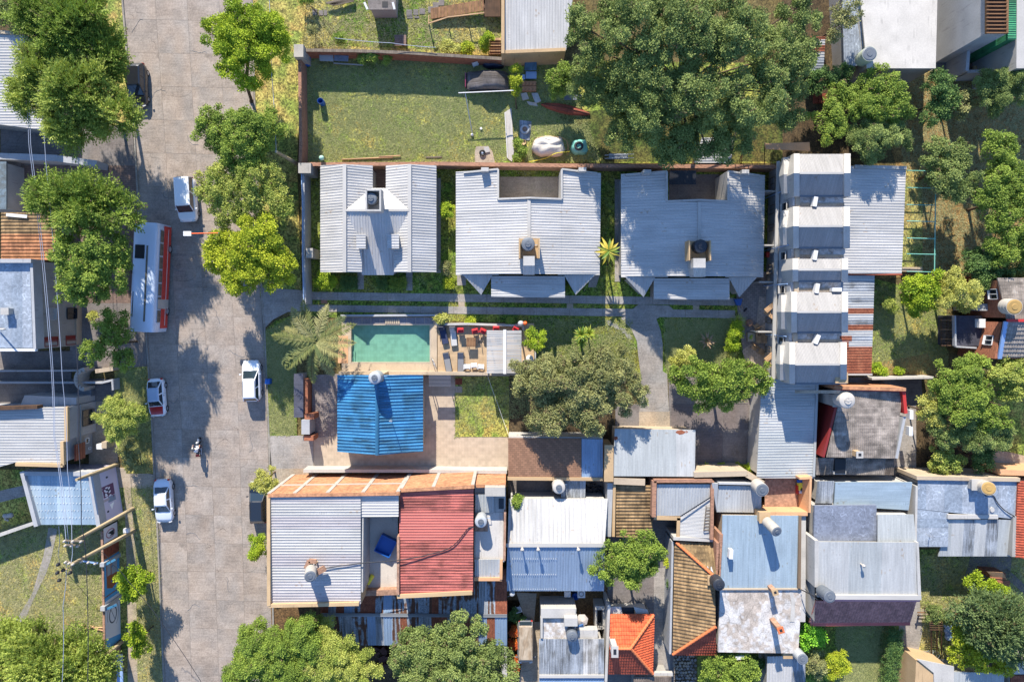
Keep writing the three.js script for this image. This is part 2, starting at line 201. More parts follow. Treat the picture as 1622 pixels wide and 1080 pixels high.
const M = {
  ground: mat('#8d8560', T.soil, 1), road: mat('#b9ab9e', T.conc, .92), roadbed: mat('#8f8579', T.conc, .95), kerb: mat('#aaa398', T.conc, .9),
  lawn: mat('#bdbf80', T.grass, 1), lawnDry: mat('#c6bf8e', T.grass, 1), lawnLush: mat('#93a25c', T.grass, 1), soil: mat('#8a7256', T.soil, 1), straw: mat('#bfa574', T.soil, 1), mud: mat('#6e6250', T.soil, 1),
  conc: mat('#b3aca4', T.conc, .9), concDark: mat('#8d8580', T.conc, .9), concTan: mat('#c4b39c', T.conc, .9), tan: mat('#e6d3bd', T.deck, .85), deckTan: mat('#cbb08e', T.deck, .9), coping: mat('#f0d9bb', T.plaster, .8),
  paver: mat('#a9a09c', T.paver, .9), paverTan: mat('#d6c4b4', T.paver, .9), redPaver: mat('#8f7a70', T.paver, .9),
  white: mat('#f1efec', T.plaster, .8), whiteB: mat('#dfe3ea', T.plaster, .8), cream: mat('#e6d2b8', T.plaster, .85), greyWall: mat('#a9a7a3', T.plaster, .9), sand: mat('#c6a983', T.plaster, .9), peach: mat('#eeb98c', T.plaster, .85), brown: mat('#7c6a58', T.plaster, .9), lilac: mat('#c9c4da', T.plaster, .85), ochre: mat('#cdb088', T.plaster, .85), bluePaint: mat('#3f86b5', T.plaster, .8),
  roofWhite: mat('#f6f3ee', T.metal, .5), roofWhite2: mat('#eae8e4', T.metal, .5), roofWhite3: mat('#e0dfdc', T.metal, .5), roofGrey: mat('#d3d4d2', T.metal, .45), roofGrey2: mat('#c6cac9', T.metal, .45), roofBlueGrey: mat('#a9bcc9', T.metal, .5), roofSteel: mat('#8fa6c0', T.metal, .45), roofBlue: mat('#3a86b6', T.old, .55), roofRed: mat('#c66f64', T.metal, .7), roofZinc: mat('#b9bfc6', T.old, .5), roofLilac: mat('#cdc9c9', T.metal, .6), roofLilac2: mat('#c2bdbf', T.metal, .6),
  rusty: mat('#ffffff', T.rust, .8), rust: mat('#ffffff', T.rustall, .9), oldWhite: mat('#f4f2ef', T.old, .7), fibre: mat('#aba39c', T.fibre, .95), fibre2: mat('#9d968f', T.fibre, .95), fibre3: mat('#b5ada5', T.fibre, .95), fibreBrown: mat('#a58c68', T.fibre, .95), fibreDark: mat('#84796f', T.fibre, .95), flatDark: mat('#8d95a6', T.foil, .7), blueFlat: mat('#8ea5b5', T.roofconc, .8),
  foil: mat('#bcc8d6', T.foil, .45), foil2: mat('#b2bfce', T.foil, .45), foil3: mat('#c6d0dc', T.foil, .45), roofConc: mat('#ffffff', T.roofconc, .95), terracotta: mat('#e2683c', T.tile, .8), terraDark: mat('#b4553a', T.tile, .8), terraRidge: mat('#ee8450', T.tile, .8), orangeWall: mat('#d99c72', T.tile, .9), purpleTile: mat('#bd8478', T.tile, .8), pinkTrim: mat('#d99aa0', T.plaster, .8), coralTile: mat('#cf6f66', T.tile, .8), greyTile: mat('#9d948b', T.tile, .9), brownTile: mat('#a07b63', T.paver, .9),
  brick: mat('#a8745c', T.brick, .9), brickDark: mat('#8a4a37', T.brick, .9), brickCap: mat('#ab8a78', T.brick, .95),
  wood: mat('#9a7350', T.wood, .8), woodPale: mat('#d9b48c', T.wood, .8), woodDark: mat('#5f4734', T.wood, .85), woodGrey: mat('#8c8378', T.wood, .9), pole: mat('#cfc0a0', T.wood, .85),
  dark: mat('#22242a', null, .6), black: mat('#15161a', null, .5), grey: mat('#8c8f94', null, .6), steel: mat('#b9bec4', null, .35, { metalness: .7 }), tankGrey: mat('#6e7681', T.plaster, .5), tankBlack: mat('#2b2f37', null, .5), tankWhite: mat('#e9e4de', T.plaster, .7), tankZinc: mat('#b4bac1', T.plaster, .45), tankOchre: mat('#b8975a', T.plaster, .7), fibroGrey: mat('#c7c3bd', T.plaster, .9), red: mat('#b5322c', null, .6), redDark: mat('#7c2420', null, .6), orange: mat('#f0662a', null, .6), yellow: mat('#e8d840', null, .6), blue: mat('#1c4f93', null, .5), blueBright: mat('#1b58a8', null, .45), green: mat('#3fa06c', null, .6), teal: mat('#6fae9f', null, .6), whitePlastic: mat('#f7f6f4', null, .5), greyFabric: mat('#7f7f80', null, .95), darkFabric: mat('#4a4c54', null, .95), cover: mat('#7d7672', T.old, .95), coverDark: mat('#343840', T.old, .95), tarp: mat('#ddd7cc', T.plaster, .9), pipe: mat('#8aa6cc', null, .4), cable: mat('#30323a', null, .6), cableGrey: mat('#9aa3b5', null, .5), clay: mat('#b58d74', T.tile, .9), skin: mat('#b98a6c', null, .7), denim: mat('#232640', null, .9), shirt: mat('#f4f2ee', null, .9),
  glass: new THREE.MeshPhysicalMaterial({ color: C('#1b232b'), roughness: .08, specularIntensity: 1 }), carGlass: new THREE.MeshPhysicalMaterial({ color: C('#27333c'), roughness: .06, clearcoat: 1 }),
  water: new THREE.MeshPhysicalMaterial({ color: C('#d3ebe2'), roughness: .03, transmission: 1, thickness: 0, ior: 1.33, bumpMap: T.ripple, bumpScale: .03 }), poolTile: mat('#b4d4c8', T.deck, .6),
};
for (const k of ['roofWhite', 'roofWhite2', 'roofWhite3', 'oldWhite']) M[k].color.multiplyScalar(.62); for (const k of ['roofGrey', 'roofGrey2', 'roofZinc', 'roofLilac', 'roofLilac2']) M[k].color.multiplyScalar(.78); for (const k of ['white', 'whiteB', 'cream', 'lilac', 'whitePlastic', 'tankWhite', 'coping', 'tan']) M[k].color.multiplyScalar(k === 'tan' ? .74 : k === 'white' || k === 'whiteB' ? .6 : .68); for (const k of ['foil', 'foil2', 'foil3', 'roofBlueGrey', 'peach', 'orangeWall', 'fibroGrey']) M[k].color.multiplyScalar(.85);
const paint = (c, rough = .35) => new THREE.MeshPhysicalMaterial({ color: C(c), roughness: rough, clearcoat: 1, clearcoatRoughness: .08 });
const P_ = { white: paint('#eef0f3'), black: paint('#14181f'), silver: paint('#d4dae2'), red: paint('#a5141f'), busRed: paint('#d0331c', .5), busWhite: paint('#c8d4e4', .5), maroon: paint('#7c1f3d'), tanRoof: paint('#d8c8b0', .6), navy: paint('#2a3a5c') };
M.towerRoof = mat('#9b9998', T.metal, .6);
for (const k in M) M[k].name = k.toLowerCase();
// ---------------------------------------------------------------- plants
function leafCluster(kind) {
  const g = GB(), n = kind === 'spray' ? 15 : 12;
  for (let i = 0; i < n; i++) {
    let c, d, up;
    if (kind === 'spray') { const t = i / n; c = V3(rr(-.05, .05), rr(-.05, .05), t * .75); d = V3(rr(-1, 1), rr(-.6, .7), rr(.4, 1.2)).normalize(); }
    else { c = V3(rr(-1, 1), rr(-1, 1), rr(-1, 1)); c.multiplyScalar(.2 / Math.max(.6, c.length()) * rr(.5, 1)); up = V3(rr(-1.15, 1.15), 1, rr(-1.15, 1.15)).normalize(); d = V3(rr(-1, 1), rr(-1, 1), rr(-1, 1)).cross(up).normalize(); }
    const l = kind === 'spray' ? rr(.14, .22) : kind === 'fine' ? rr(.09, .135) : rr(.11, .17), w = l * (kind === 'spray' ? .2 : .34);
    let s = (up ? up.clone() : V3(rr(-1, 1), 1, rr(-1, 1))).cross(d).normalize().multiplyScalar(w);
    const a = c, b = c.clone().addScaledVector(d, l * .5).add(s), e = c.clone().addScaledVector(d, l), f = c.clone().addScaledVector(d, l * .5).sub(s);
    tri(g, a, b, e, [0, 0], [1, 0], [1, 1]); tri(g, a, e, f, [0, 0], [1, 1], [0, 1]);
  }
  return done(g);
}
const LEAF = { broad: leafCluster('broad'), broad2: leafCluster('broad'), spray: leafCluster('spray'), fine: leafCluster('fine') };
const leafMat = new THREE.MeshPhysicalMaterial({ color: '#ffffff', roughness: .75, side: THREE.DoubleSide, transmission: .34, thickness: 0, specularIntensity: .3 }); leafMat.name = 'leaf';
const barkMat = mat('#6d5c4a', T.wood, .95); barkMat.name = 'bark';
const PAL = { // two leaf tones each (linear albedo), dark and light
  lime: [[0.166, 0.286, 0.0226], [0.467, 0.562, 0.0377]], mid: [[0.127, 0.212, 0.034], [0.357, 0.459, 0.0765]], deep: [[0.058, 0.135, 0.0426], [0.193, 0.3, 0.0773]], yellow: [[0.246, 0.333, 0.0246], [0.579, 0.616, 0.0493]], golden: [[0.394, 0.394, 0.0657], [0.612, 0.612, 0.181]],
  olive: [[0.143, 0.165, 0.0572], [0.429, 0.429, 0.172]], grey: [[.1, .16, .042], [.34, .41, .125]], pale: [[0.226, 0.317, 0.0527], [0.543, 0.562, 0.136]], willow: [[0.166, 0.257, 0.0377], [0.497, 0.562, 0.12]], blue: [[.085, .15, .055], [.27, .35, .13]], fresh: [[0.135, 0.386, 0.0386], [0.386, 0.72, 0.058]], red: [[0.58, 0.0773, 0.029], [0.72, 0.232, 0.0386]] };
const _m = new THREE.Matrix4(), _q = new THREE.Quaternion(), _e = new THREE.Euler(), _s = V3(1, 1, 1), _c = new THREE.Color();
function dirRnd(minY = -.35) { let d; do { d = V3(rr(-1, 1), rr(-1, 1), rr(-1, 1)); } while (d.lengthSq() > 1 || d.lengthSq() < .05 || d.y / d.length() < minY); return d.normalize(); }
function instances(parent, name, geo, list, m = leafMat) {
  const im = new THREE.InstancedMesh(geo, m, list.length); im.name = name; im.castShadow = im.receiveShadow = true;
  const b = parent === scene ? V3(0, 0, 0) : bases.get(rootOf(parent)) || V3(0, 0, 0);
  list.forEach((l, i) => { _s.setScalar(l.s); _m.compose(V3(l.p.x - b.x, l.p.y - b.y, l.p.z - b.z), l.q, _s); im.setMatrixAt(i, _m); im.setColorAt(i, _c.setRGB(...l.c)); });
  parent.add(im); return im;
}
function foliage(blobs, o) {
  const out = [], [c0, c1] = PAL[o.pal], dens = o.dens ?? 7, kind = o.kind || 'broad';
  for (const B of blobs) {
    const n = Math.max(4, Math.round(B.r * B.r * (o.lobes ?? 3.1) + 5)), lobes = [];
    for (let i = 0; i < n; i++) { const d = dirRnd(-.3), out = rnd() < .22, k = Math.sqrt(rr(.3, 1)) * (out ? 1.16 : 1); const lr = Math.min(o.lobeMax ?? .95, Math.max(.22, B.r * rr(.13, .3) * (out ? .7 : 1))); lobes.push({ c: V3(B.c.x + d.x * (B.r - lr * .7) * k, B.c.y + d.y * (B.ry - lr * .5) * k, B.c.z + d.z * (B.r - lr * .7) * k), r: lr, t: rnd() }); }
    if (B.r > .8) lobes.push({ c: B.c.clone(), r: B.r * .55, t: .2, in: 1 });
    for (const L of lobes) {
      const m = Math.round(12.57 * L.r * L.r * dens * 1.65 * (L.in ? .4 : 1)) + 5;
      for (let i = 0; i < m; i++) {
        const d = dirRnd(-.55), k = rr(.62, 1.04) * (kind === 'spray' ? rr(.75, 1.15) : 1), p = V3(L.c.x + d.x * L.r * k, L.c.y + d.y * L.r * k * .85, L.c.z + d.z * L.r * k);
        if (p.y < .05) continue;
        let q; if (kind === 'spray') { const w = p.clone().sub(B.c).normalize().multiplyScalar(1.1).add(d.clone().multiplyScalar(.5)).add(V3(rr(-.5, .5), rr(-.25, .5), rr(-.5, .5))).normalize(); q = new THREE.Quaternion().setFromUnitVectors(V3(0, 0, 1), w); } else q = new THREE.Quaternion().setFromEuler(_e.set(rr(-.4, .4), rr(0, 6.28), rr(-.4, .4)));
        const t = Math.min(1, Math.max(0, L.t * .6 + rr(0, .55))); let c = mixc(c0, c1, t); const j = rr(.85, 1.15); c = c.map(x => x * j);
        if (rnd() < (o.dry ?? .02)) c = [.22, .17, .09];
        out.push({ p, q, s: rr(.75, 1.3) * (o.size ?? 1) * (kind === 'spray' ? 1.15 : 1), c });
      }
    }
  }
  return out;
}
function blobsOf(list) { return list.map(([u, v, r, h, k]) => { const c = W(u, v, h), R = LEN(r, h); return { c, r: R, ry: R * (k ?? .7) }; }); }
let nLeaves = 0;
function tree(label, blobs, o = {}) {
  const B = blobsOf(blobs), base = V3(0, 0, 0); let tw = 0; if (B.length > 1 && !o.open) { const c = V3(0, 0, 0); let r = 0, ry = 0; for (const b of B) { c.add(b.c); r += b.r; ry += b.ry; } const n = B.length; B.push({ c: c.multiplyScalar(1 / n).add(V3(0, .25, 0)), r: r / n * (n > 2 ? 1.05 : .85), ry: ry / n }); } for (const b of B) { base.addScaledVector(b.c, b.r * b.r); tw += b.r * b.r; } base.multiplyScalar(1 / tw); const mid = base.clone(); base.y = 0;
  if (o.base) base.copy(W(o.base[0], o.base[1], 0));
  const t = thing(o.name || 'tree', label, o.cat || 'tree', base, o.group);
  const R = Math.max(...B.map(b => b.r)), th = mid.y - R * .3, r0 = Math.max(.06, R * .055);
  part(t, 'trunk', [tube([base, V3(base.x + (mid.x - base.x) * .3 + rr(-.1, .1), th * .5, base.z + (mid.z - base.z) * .3 + rr(-.1, .1)), V3(mid.x, th, mid.z)], r0, 14, 9), cyl(base.x, 0, .25, base.z, r0 * 1.6, r0, 9)], barkMat);
  for (const b of B) for (let i = 0; i < (B.length > 2 ? 2 : 4); i++) { const d = dirRnd(.1), e = V3(b.c.x + d.x * b.r * .75, b.c.y + d.y * b.ry * .6, b.c.z + d.z * b.r * .75); const s = V3(mid.x, th * rr(.75, 1), mid.z); part(t, 'branch', tube([s, s.clone().lerp(e, .5).add(V3(0, rr(-.1, .3), 0)), e], r0 * .38, 8, 5), barkMat); }
  const L = foliage(B, o); nLeaves += L.length;
  instances(t, 'crown', o.kind === 'spray' ? LEAF.spray : o.kind === 'fine' ? LEAF.fine : rnd() < .5 ? LEAF.broad : LEAF.broad2, L).userData.kind = 'stuff';
  return t;
}
function shrub(label, blobs, o = {}) {
  const B = blobsOf(blobs), base = B[0].c.clone(); base.y = 0;
  const t = thing(o.name || 'shrub', label, o.cat || 'shrub', base, o.group);
  part(t, 'stem', [0, 1, 2, 3].map(i => { const b = B[i % B.length]; return bar(V3(base.x + rr(-.06, .06), 0, base.z + rr(-.06, .06)), V3(b.c.x + rr(-.5, .5) * b.r, b.c.y, b.c.z + rr(-.5, .5) * b.r), .025, 5, .012); }), barkMat);
  const L = foliage(B, { kind: 'fine', dens: 13, lobes: 9, ...o }); nLeaves += L.length; instances(t, 'foliage', LEAF[o.kind || 'fine'], L).userData.kind = 'stuff'; return t;
}
function hedge(label, list, h, o = {}) { // clipped box of leaves, plan read at its top
  const P = px(list, h), c = P.reduce((a, p) => a.add(p), V3(0, 0, 0)).multiplyScalar(1 / P.length); c.y = 0;
  const t = thing('hedge', label, 'hedge', c, o.group), [c0, c1] = PAL[o.pal || 'mid'], L = [];
  const xs = P.map(p => p.x), zs = P.map(p => p.z), x0 = Math.min(...xs), x1 = Math.max(...xs), z0 = Math.min(...zs), z1 = Math.max(...zs), area = (x1 - x0) * (z1 - z0) + h * (x1 - x0 + z1 - z0) * 2, n = Math.round(area * 45);
  const poly = P.map(p => [p.x, p.z]), inside = (x, z) => { let r = false; for (let i = 0, j = poly.length - 1; i < poly.length; j = i++) if ((poly[i][1] > z) !== (poly[j][1] > z) && x < (poly[j][0] - poly[i][0]) * (z - poly[i][1]) / (poly[j][1] - poly[i][1]) + poly[i][0]) r = !r; return r; };
  for (let i = 0; i < n; i++) { const x = rr(x0, x1), z = rr(z0, z1); if (!inside(x, z)) continue; const y = rnd() < .6 ? h * rr(.86, 1.02) : rr(.1, 1) * h; L.push({ p: V3(x, y, z), q: new THREE.Quaternion().setFromEuler(_e.set(rr(-.8, .8), rr(0, 6.28), rr(-.8, .8))), s: rr(.6, 1), c: mixc(c0, c1, rnd()) }); }
  const cx = c.x, cz = c.z; part(t, 'stem', Array.from({ length: 6 }, () => { const x = rr(x0 + .1, x1 - .1), z = rr(z0 + .1, z1 - .1); return bar(V3(x, 0, z), V3(x, h * .8, z), .02, 5); }), barkMat);
  nLeaves += L.length; instances(t, 'foliage', LEAF.fine, L).userData.kind = 'stuff'; return t;
}
function frondGeo(from, dir, len, wide, droop, n = 26) { // feather leaf with leaflets
  const g = GB(), pts = [], side = V3(-dir.z, 0, dir.x).normalize();
  for (let i = 0; i <= n; i++) { const t = i / n; pts.push(from.clone().addScaledVector(dir, len * t).add(V3(0, -droop * t * t * len + .35 * t * (1 - t) * len, 0))); }
  const r = [];
  for (let i = 1; i < n; i++) { const t = i / n, w = wide * Math.sin(Math.PI * Math.min(1, t * .9 + .14)) ** .6; for (const s of [-1, 1]) for (let k = 0; k < 2; k++) { const a = pts[i].clone().lerp(pts[i + 1], k * .5), fwd = dir.clone().multiplyScalar(w * rr(.35, .75)), e = a.clone().addScaledVector(side, s * w * rr(.8, 1.1)).add(fwd).add(V3(0, rr(-.35, .12) * w, 0)), m = a.clone().lerp(e, .45).add(V3(0, .04, 0)), q = dir.clone().multiplyScalar(.055); tri(g, a, m.clone().add(q), e, [0, 0], [1, 0], [1, 1]); tri(g, a, e, m.clone().sub(q), [0, 0], [1, 1], [0, 1]); } }
  return merge([done(g), tube(pts, .022, 12, 4)]);
}
function bladeGeo(from, dir, len, w, droop) { const g = GB(), side = V3(-dir.z, 0, dir.x).normalize(), n = 6, P = t => from.clone().addScaledVector(dir, len * t).add(V3(0, -droop * t * t * len, 0)); for (let i = 0; i < n; i++) { const a = P(i / n), b = P((i + 1) / n), wa = w * Math.sin(Math.PI * (.15 + .85 * i / n)) + .004, wb = w * Math.sin(Math.PI * (.15 + .85 * (i + 1) / n)) + .003; const k = V3(0, -.25 * w, 0); const al = a.clone().addScaledVector(side, wa), ar = a.clone().addScaledVector(side, -wa), bl = b.clone().addScaledVector(side, wb), br = b.clone().addScaledVector(side, -wb), am = a.clone().add(k), bm = b.clone().add(k); quad(g, am, bm, bl, al); quad(g, ar, br, bm, am); } return done(g); }
const leafSolid = (c) => new THREE.MeshPhysicalMaterial({ color: new THREE.Color().setRGB(...c), roughness: .6, side: THREE.DoubleSide, transmission: .2, thickness: 0 });
const FR = { palmA: leafSolid([.27, .29, .09]), palmB: leafSolid([.42, .4, .16]), palmC: leafSolid([.16, .2, .07]), yel: leafSolid([.5, .4, .03]), yel2: leafSolid([.3, .33, .03]), grn: leafSolid([.12, .22, .02]), dry: leafSolid([.42, .28, .16]), greyg: leafSolid([.14, .2, .07]), lime: leafSolid([.33, .42, .04]) };
for (const k in FR) FR[k].name = 'leaf_' + k.toLowerCase();

// ---------------------------------------------------------------- vehicles
function loft(st) { // st: [{z, w, pts:[[fx, y]...]}] symmetric sections
  const pos = [], idx = [], uv = []; const n = st[0].ring.length;
  st.forEach((s, i) => s.ring.forEach((p, j) => { pos.push(p[0], p[1], s.z); uv.push(j / n * 2, s.z); }));
  for (let i = 0; i + 1 < st.length; i++) for (let j = 0; j + 1 < n; j++) { const a = i * n + j, b = a + 1, c = a + n, d = c + 1; idx.push(a, b, c, b, d, c); }
  const g0 = new THREE.BufferGeometry(); g0.setAttribute('position', new THREE.Float32BufferAttribute(pos, 3)); g0.setAttribute('uv', new THREE.Float32BufferAttribute(uv, 2)); g0.setIndex(idx); g0.computeVertexNormals();
  const caps = GB(); for (const [k, f] of [[0, 1], [st.length - 1, -1]]) { const r = st[k].ring.map(p => V3(p[0], p[1], st[k].z)), c = V3(0, r[0].y, st[k].z); for (let j = 0; j + 1 < n; j++) f > 0 ? tri(caps, c, r[j + 1], r[j], [0, 0], [1, 0], [1, 1]) : tri(caps, c, r[j], r[j + 1], [0, 0], [1, 0], [1, 1]); }
  return [flat(g0), done(caps)];
}
function panel4(a, b, c, d, m, out) { // quad shrunk towards its middle by m metres and moved out
  const n = b.clone().sub(a).cross(d.clone().sub(a)).normalize().multiplyScalar(out), cen = a.clone().add(b).add(c).add(d).multiplyScalar(.25); const sh = p => { const v = cen.clone().sub(p), L = v.length(); return p.clone().addScaledVector(v, Math.min(.4, m / L)); };
  const g = GB(), A = sh(a), B = sh(b), Cc = sh(c), D = sh(d), A2 = A.clone().add(n), B2 = B.clone().add(n), C2 = Cc.clone().add(n), D2 = D.clone().add(n); quad(g, A2, B2, C2, D2); quad(g, A, B, B2, A2); quad(g, B, Cc, C2, B2); quad(g, Cc, D, D2, C2); quad(g, D, A, A2, D2); return done(g); }
function car(label, cat, at, turn, o) {
  const L = o.L, Wd = o.W / 2, H = o.H, zf = o.zf * L - L / 2, rf = o.rf * L - L / 2, rb = o.rb * L - L / 2, zb = o.zb * L - L / 2, hood = o.hood ?? .92, tail = o.tail ?? .98, nose = o.nose ?? .68;
  const t = thing(o.name || 'parked_car', label, cat, at, o.group); bases.delete(t); t.rotation.y = turn;
  const st = []; const N = 22;
  for (let i = 0; i <= N; i++) { const f = i / N, z = -L / 2 + f * L; const e = Math.max(0, 1 - Math.min(f, 1 - f) * 7); const w = Wd * (1 - (o.round ?? .3) * e * e); const y0 = .2 + .16 * e * e; let top = f < o.zf ? nose + (hood - nose) * Math.min(1, (f / o.zf) ** .6) : f > o.zb ? tail - .1 * ((f - o.zb) / Math.max(.02, 1 - o.zb)) ** 2 : hood + (tail - hood) * (f - o.zf) / (o.zb - o.zf); if (i === 0) top -= .12; if (i === N) top -= .1;
    const half = [[1 * .9, y0], [1, y0 + .16], [1.0, top * .72], [.955, top - .07], [.86, top - .005]]; st.push({ z, ring: [...half.map(([a, y]) => [a * w, y]), [0, top + .03], ...half.slice().reverse().map(([a, y]) => [-a * w, y])] }); }
  part(t, 'body', loft(st), o.paint);
  const wb = Wd * .87, wr = Wd * (o.wr ?? .7), yb = Math.min(hood, tail) - .02, yr = H - .07;
  const c = { a: V3(-wb, yb, zf), b: V3(wb, yb, zf), c: V3(wr, yr, rf), d: V3(-wr, yr, rf), e: V3(-wb, tail - .02, zb), f: V3(wb, tail - .02, zb), g: V3(wr, yr, rb), h: V3(-wr, yr, rb) };
  const g = GB(); quad(g, c.b, c.a, c.d, c.c); quad(g, c.e, c.f, c.g, c.h); quad(g, c.a, c.e, c.h, c.d); quad(g, c.f, c.b, c.c, c.g); const cabin = done(g);
  part(t, 'cabin_frame', cabin, o.frame || o.paint);
  const top = [[-wr, rf], [-wr * .6, rf - .05], [wr * .6, rf - .05], [wr, rf], [wr, rb], [wr * .6, rb + .04], [-wr * .6, rb + .04], [-wr, rb]].map(p => V3(p[0], yr, p[1]));
  const inn = top.map(p => V3(p.x * .82, H, p.z + (p.z < (rf + rb) / 2 ? .13 : -.13))); const gr = GB(); for (let i = 0; i < 8; i++) { const j = (i + 1) % 8; quad(gr, top[j], top[i], inn[i], inn[j]); } for (const [i, j, k] of triIdx(inn.map(p => [p.x, p.z]))) tri(gr, inn[i], inn[k], inn[j], [0, 0], [1, 0], [1, 1]);
  part(t, 'roof_panel', done(gr), o.roofPaint || o.paint);
  part(t, 'windscreen', panel4(c.b, c.a, c.d, c.c, .07, .012), M.carGlass); part(t, 'rear_window', panel4(c.e, c.f, c.g, c.h, .1, .012), M.carGlass);
  for (const s of [-1, 1]) { const A = s < 0 ? [c.a, c.e, c.h, c.d] : [c.b, c.f, c.g, c.c]; const mb = A[0].clone().lerp(A[1], .52), mt = A[3].clone().lerp(A[2], .48); for (const q of [[A[0], mb, mt, A[3]], [mb, A[1], A[2], mt]]) part(t, 'side_window', s < 0 ? panel4(...q, .075, .012) : panel4(q[1], q[0], q[3], q[2], .075, .012), M.carGlass);
    part(t, 'wing_mirror', [box(s * (Wd + .09), .98, zf + .35, .17, .12, .1), bar(V3(s * (Wd - .04), .95, zf + .33), V3(s * (Wd + .04), .97, zf + .35), .02, 5)], o.mirror || o.paint);
    part(t, 'headlight', box(s * Wd * .66, nose - .04, -L / 2 + .07, .3, .12, .16, s * -.3), M.whitePlastic); part(t, 'tail_light', box(s * Wd * .74, tail - .22, L / 2 - .06, .16, .26, .12, s * .3), M.red);
    part(t, 'door_seam', [box(s * (Wd * .985), .68, (zf + zb) / 2, .03, .5, .012), box(s * (Wd * .995), .8, (zf + zb) / 2 - .2, .03, .03, .14)], M.dark);
    for (const z of [-L * .315, L * .3]) { const w = new THREE.Group(); w.name = 'wheel'; t.add(w); const ty = new THREE.TorusGeometry(.24, .085, 8, 20); ty.rotateY(Math.PI / 2); ty.scale(1.15, 1, 1); ty.translate(s * (Wd - .07), .31, z); const rim = new THREE.CylinderGeometry(.18, .18, .12, 14); rim.rotateZ(Math.PI / 2); rim.translate(s * (Wd - .06), .31, z); part(w, 'tyre', flat(ty), M.black); part(w, 'rim', flat(rim), M.steel); } }
  part(t, 'number_plate', [box(0, .55, -L / 2 - .01, .4, .12, .02), box(0, .6, L / 2 + .01, .4, .12, .02)], M.whitePlastic);
  if (o.rails) for (const s of [-1, 1]) part(t, 'roof_rail', bar(V3(s * wr * .93, H - .01, rf + .15), V3(s * wr * .93, H - .01, rb - .15), .022, 6), M.grey);
  if (o.hoodPaint) { const g2 = GB(), P = (k, sgn) => { const f = .05 + (o.zf - .055) * k / 6, y = nose + (hood - nose) * (f / o.zf) ** .6; return V3(sgn * Wd * (sgn ? .74 + .1 * k / 6 : 0), y + (sgn ? .012 : .045), -L / 2 + f * L); }; for (let k = 0; k < 6; k++) for (const sg of [[-1, 0], [0, 1]]) quad(g2, P(k, sg[0]), P(k + 1, sg[0]), P(k + 1, sg[1]), P(k, sg[1])); part(t, 'bonnet', done(g2), o.hoodPaint); }
  return t;
}
const HATCH = { L: 4.0, W: 1.76, H: 1.5, zf: .24, rf: .44, rb: .9, zb: .985 }, SEDAN = { L: 4.25, W: 1.7, H: 1.43, zf: .25, rf: .42, rb: .7, zb: .84 };

// ---------------------------------------------------------------- bodies from bones
function boneField(bones, blend, cell, mats) { // bones: [ax,ay,az,ra, bx,by,bz,rb]
  const lo = V3(1e9, 1e9, 1e9), hi = V3(-1e9, -1e9, -1e9); for (const b of bones) for (const [i, r] of [[0, b[3]], [4, b[7]]]) { lo.min(V3(b[i] - r, b[i + 1] - r, b[i + 2] - r)); hi.max(V3(b[i] + r, b[i + 1] + r, b[i + 2] + r)); }
  const c = lo.clone().add(hi).multiplyScalar(.5), ext = Math.max(hi.x - lo.x, hi.y - lo.y, hi.z - lo.z) / 2 * 1.12, res = Math.ceil(2 * ext / cell); const mc = new MarchingCubes(res, M.dark, false, false, 120000); mc.isolation = 0; const s = mc.size;
  for (let k = 0; k < s; k++) for (let j = 0; j < s; j++) for (let i = 0; i < s; i++) { const p = [c.x + (i - mc.halfsize) / mc.halfsize * ext, c.y + (j - mc.halfsize) / mc.halfsize * ext, c.z + (k - mc.halfsize) / mc.halfsize * ext]; let acc = 0; for (const b of bones) { const dx = b[4] - b[0], dy = b[5] - b[1], dz = b[6] - b[2], L = dx * dx + dy * dy + dz * dz || 1e-9; let t = ((p[0] - b[0]) * dx + (p[1] - b[1]) * dy + (p[2] - b[2]) * dz) / L; t = Math.max(0, Math.min(1, t)); const d = Math.hypot(p[0] - b[0] - dx * t, p[1] - b[1] - dy * t, p[2] - b[2] - dz * t) - (b[3] + (b[7] - b[3]) * t); acc += Math.exp(-d / blend); } mc.field[i + j * s + k * s * s] = Math.log(acc) * blend; }
  mc.update(); const n = mc.count, pos = new Float32Array(n * 3), nor = new Float32Array(n * 3); for (let i = 0; i < n; i++) { for (let q = 0; q < 3; q++) { pos[i * 3 + q] = mc.positionArray[i * 3 + q] * ext + [c.x, c.y, c.z][q]; nor[i * 3 + q] = mc.normalArray[i * 3 + q]; } }
  const g = new THREE.BufferGeometry(); g.setAttribute('position', new THREE.BufferAttribute(pos, 3)); g.setAttribute('normal', new THREE.BufferAttribute(nor, 3)); g.setAttribute('uv', new THREE.BufferAttribute(new Float32Array(n * 2), 2)); return g;
}

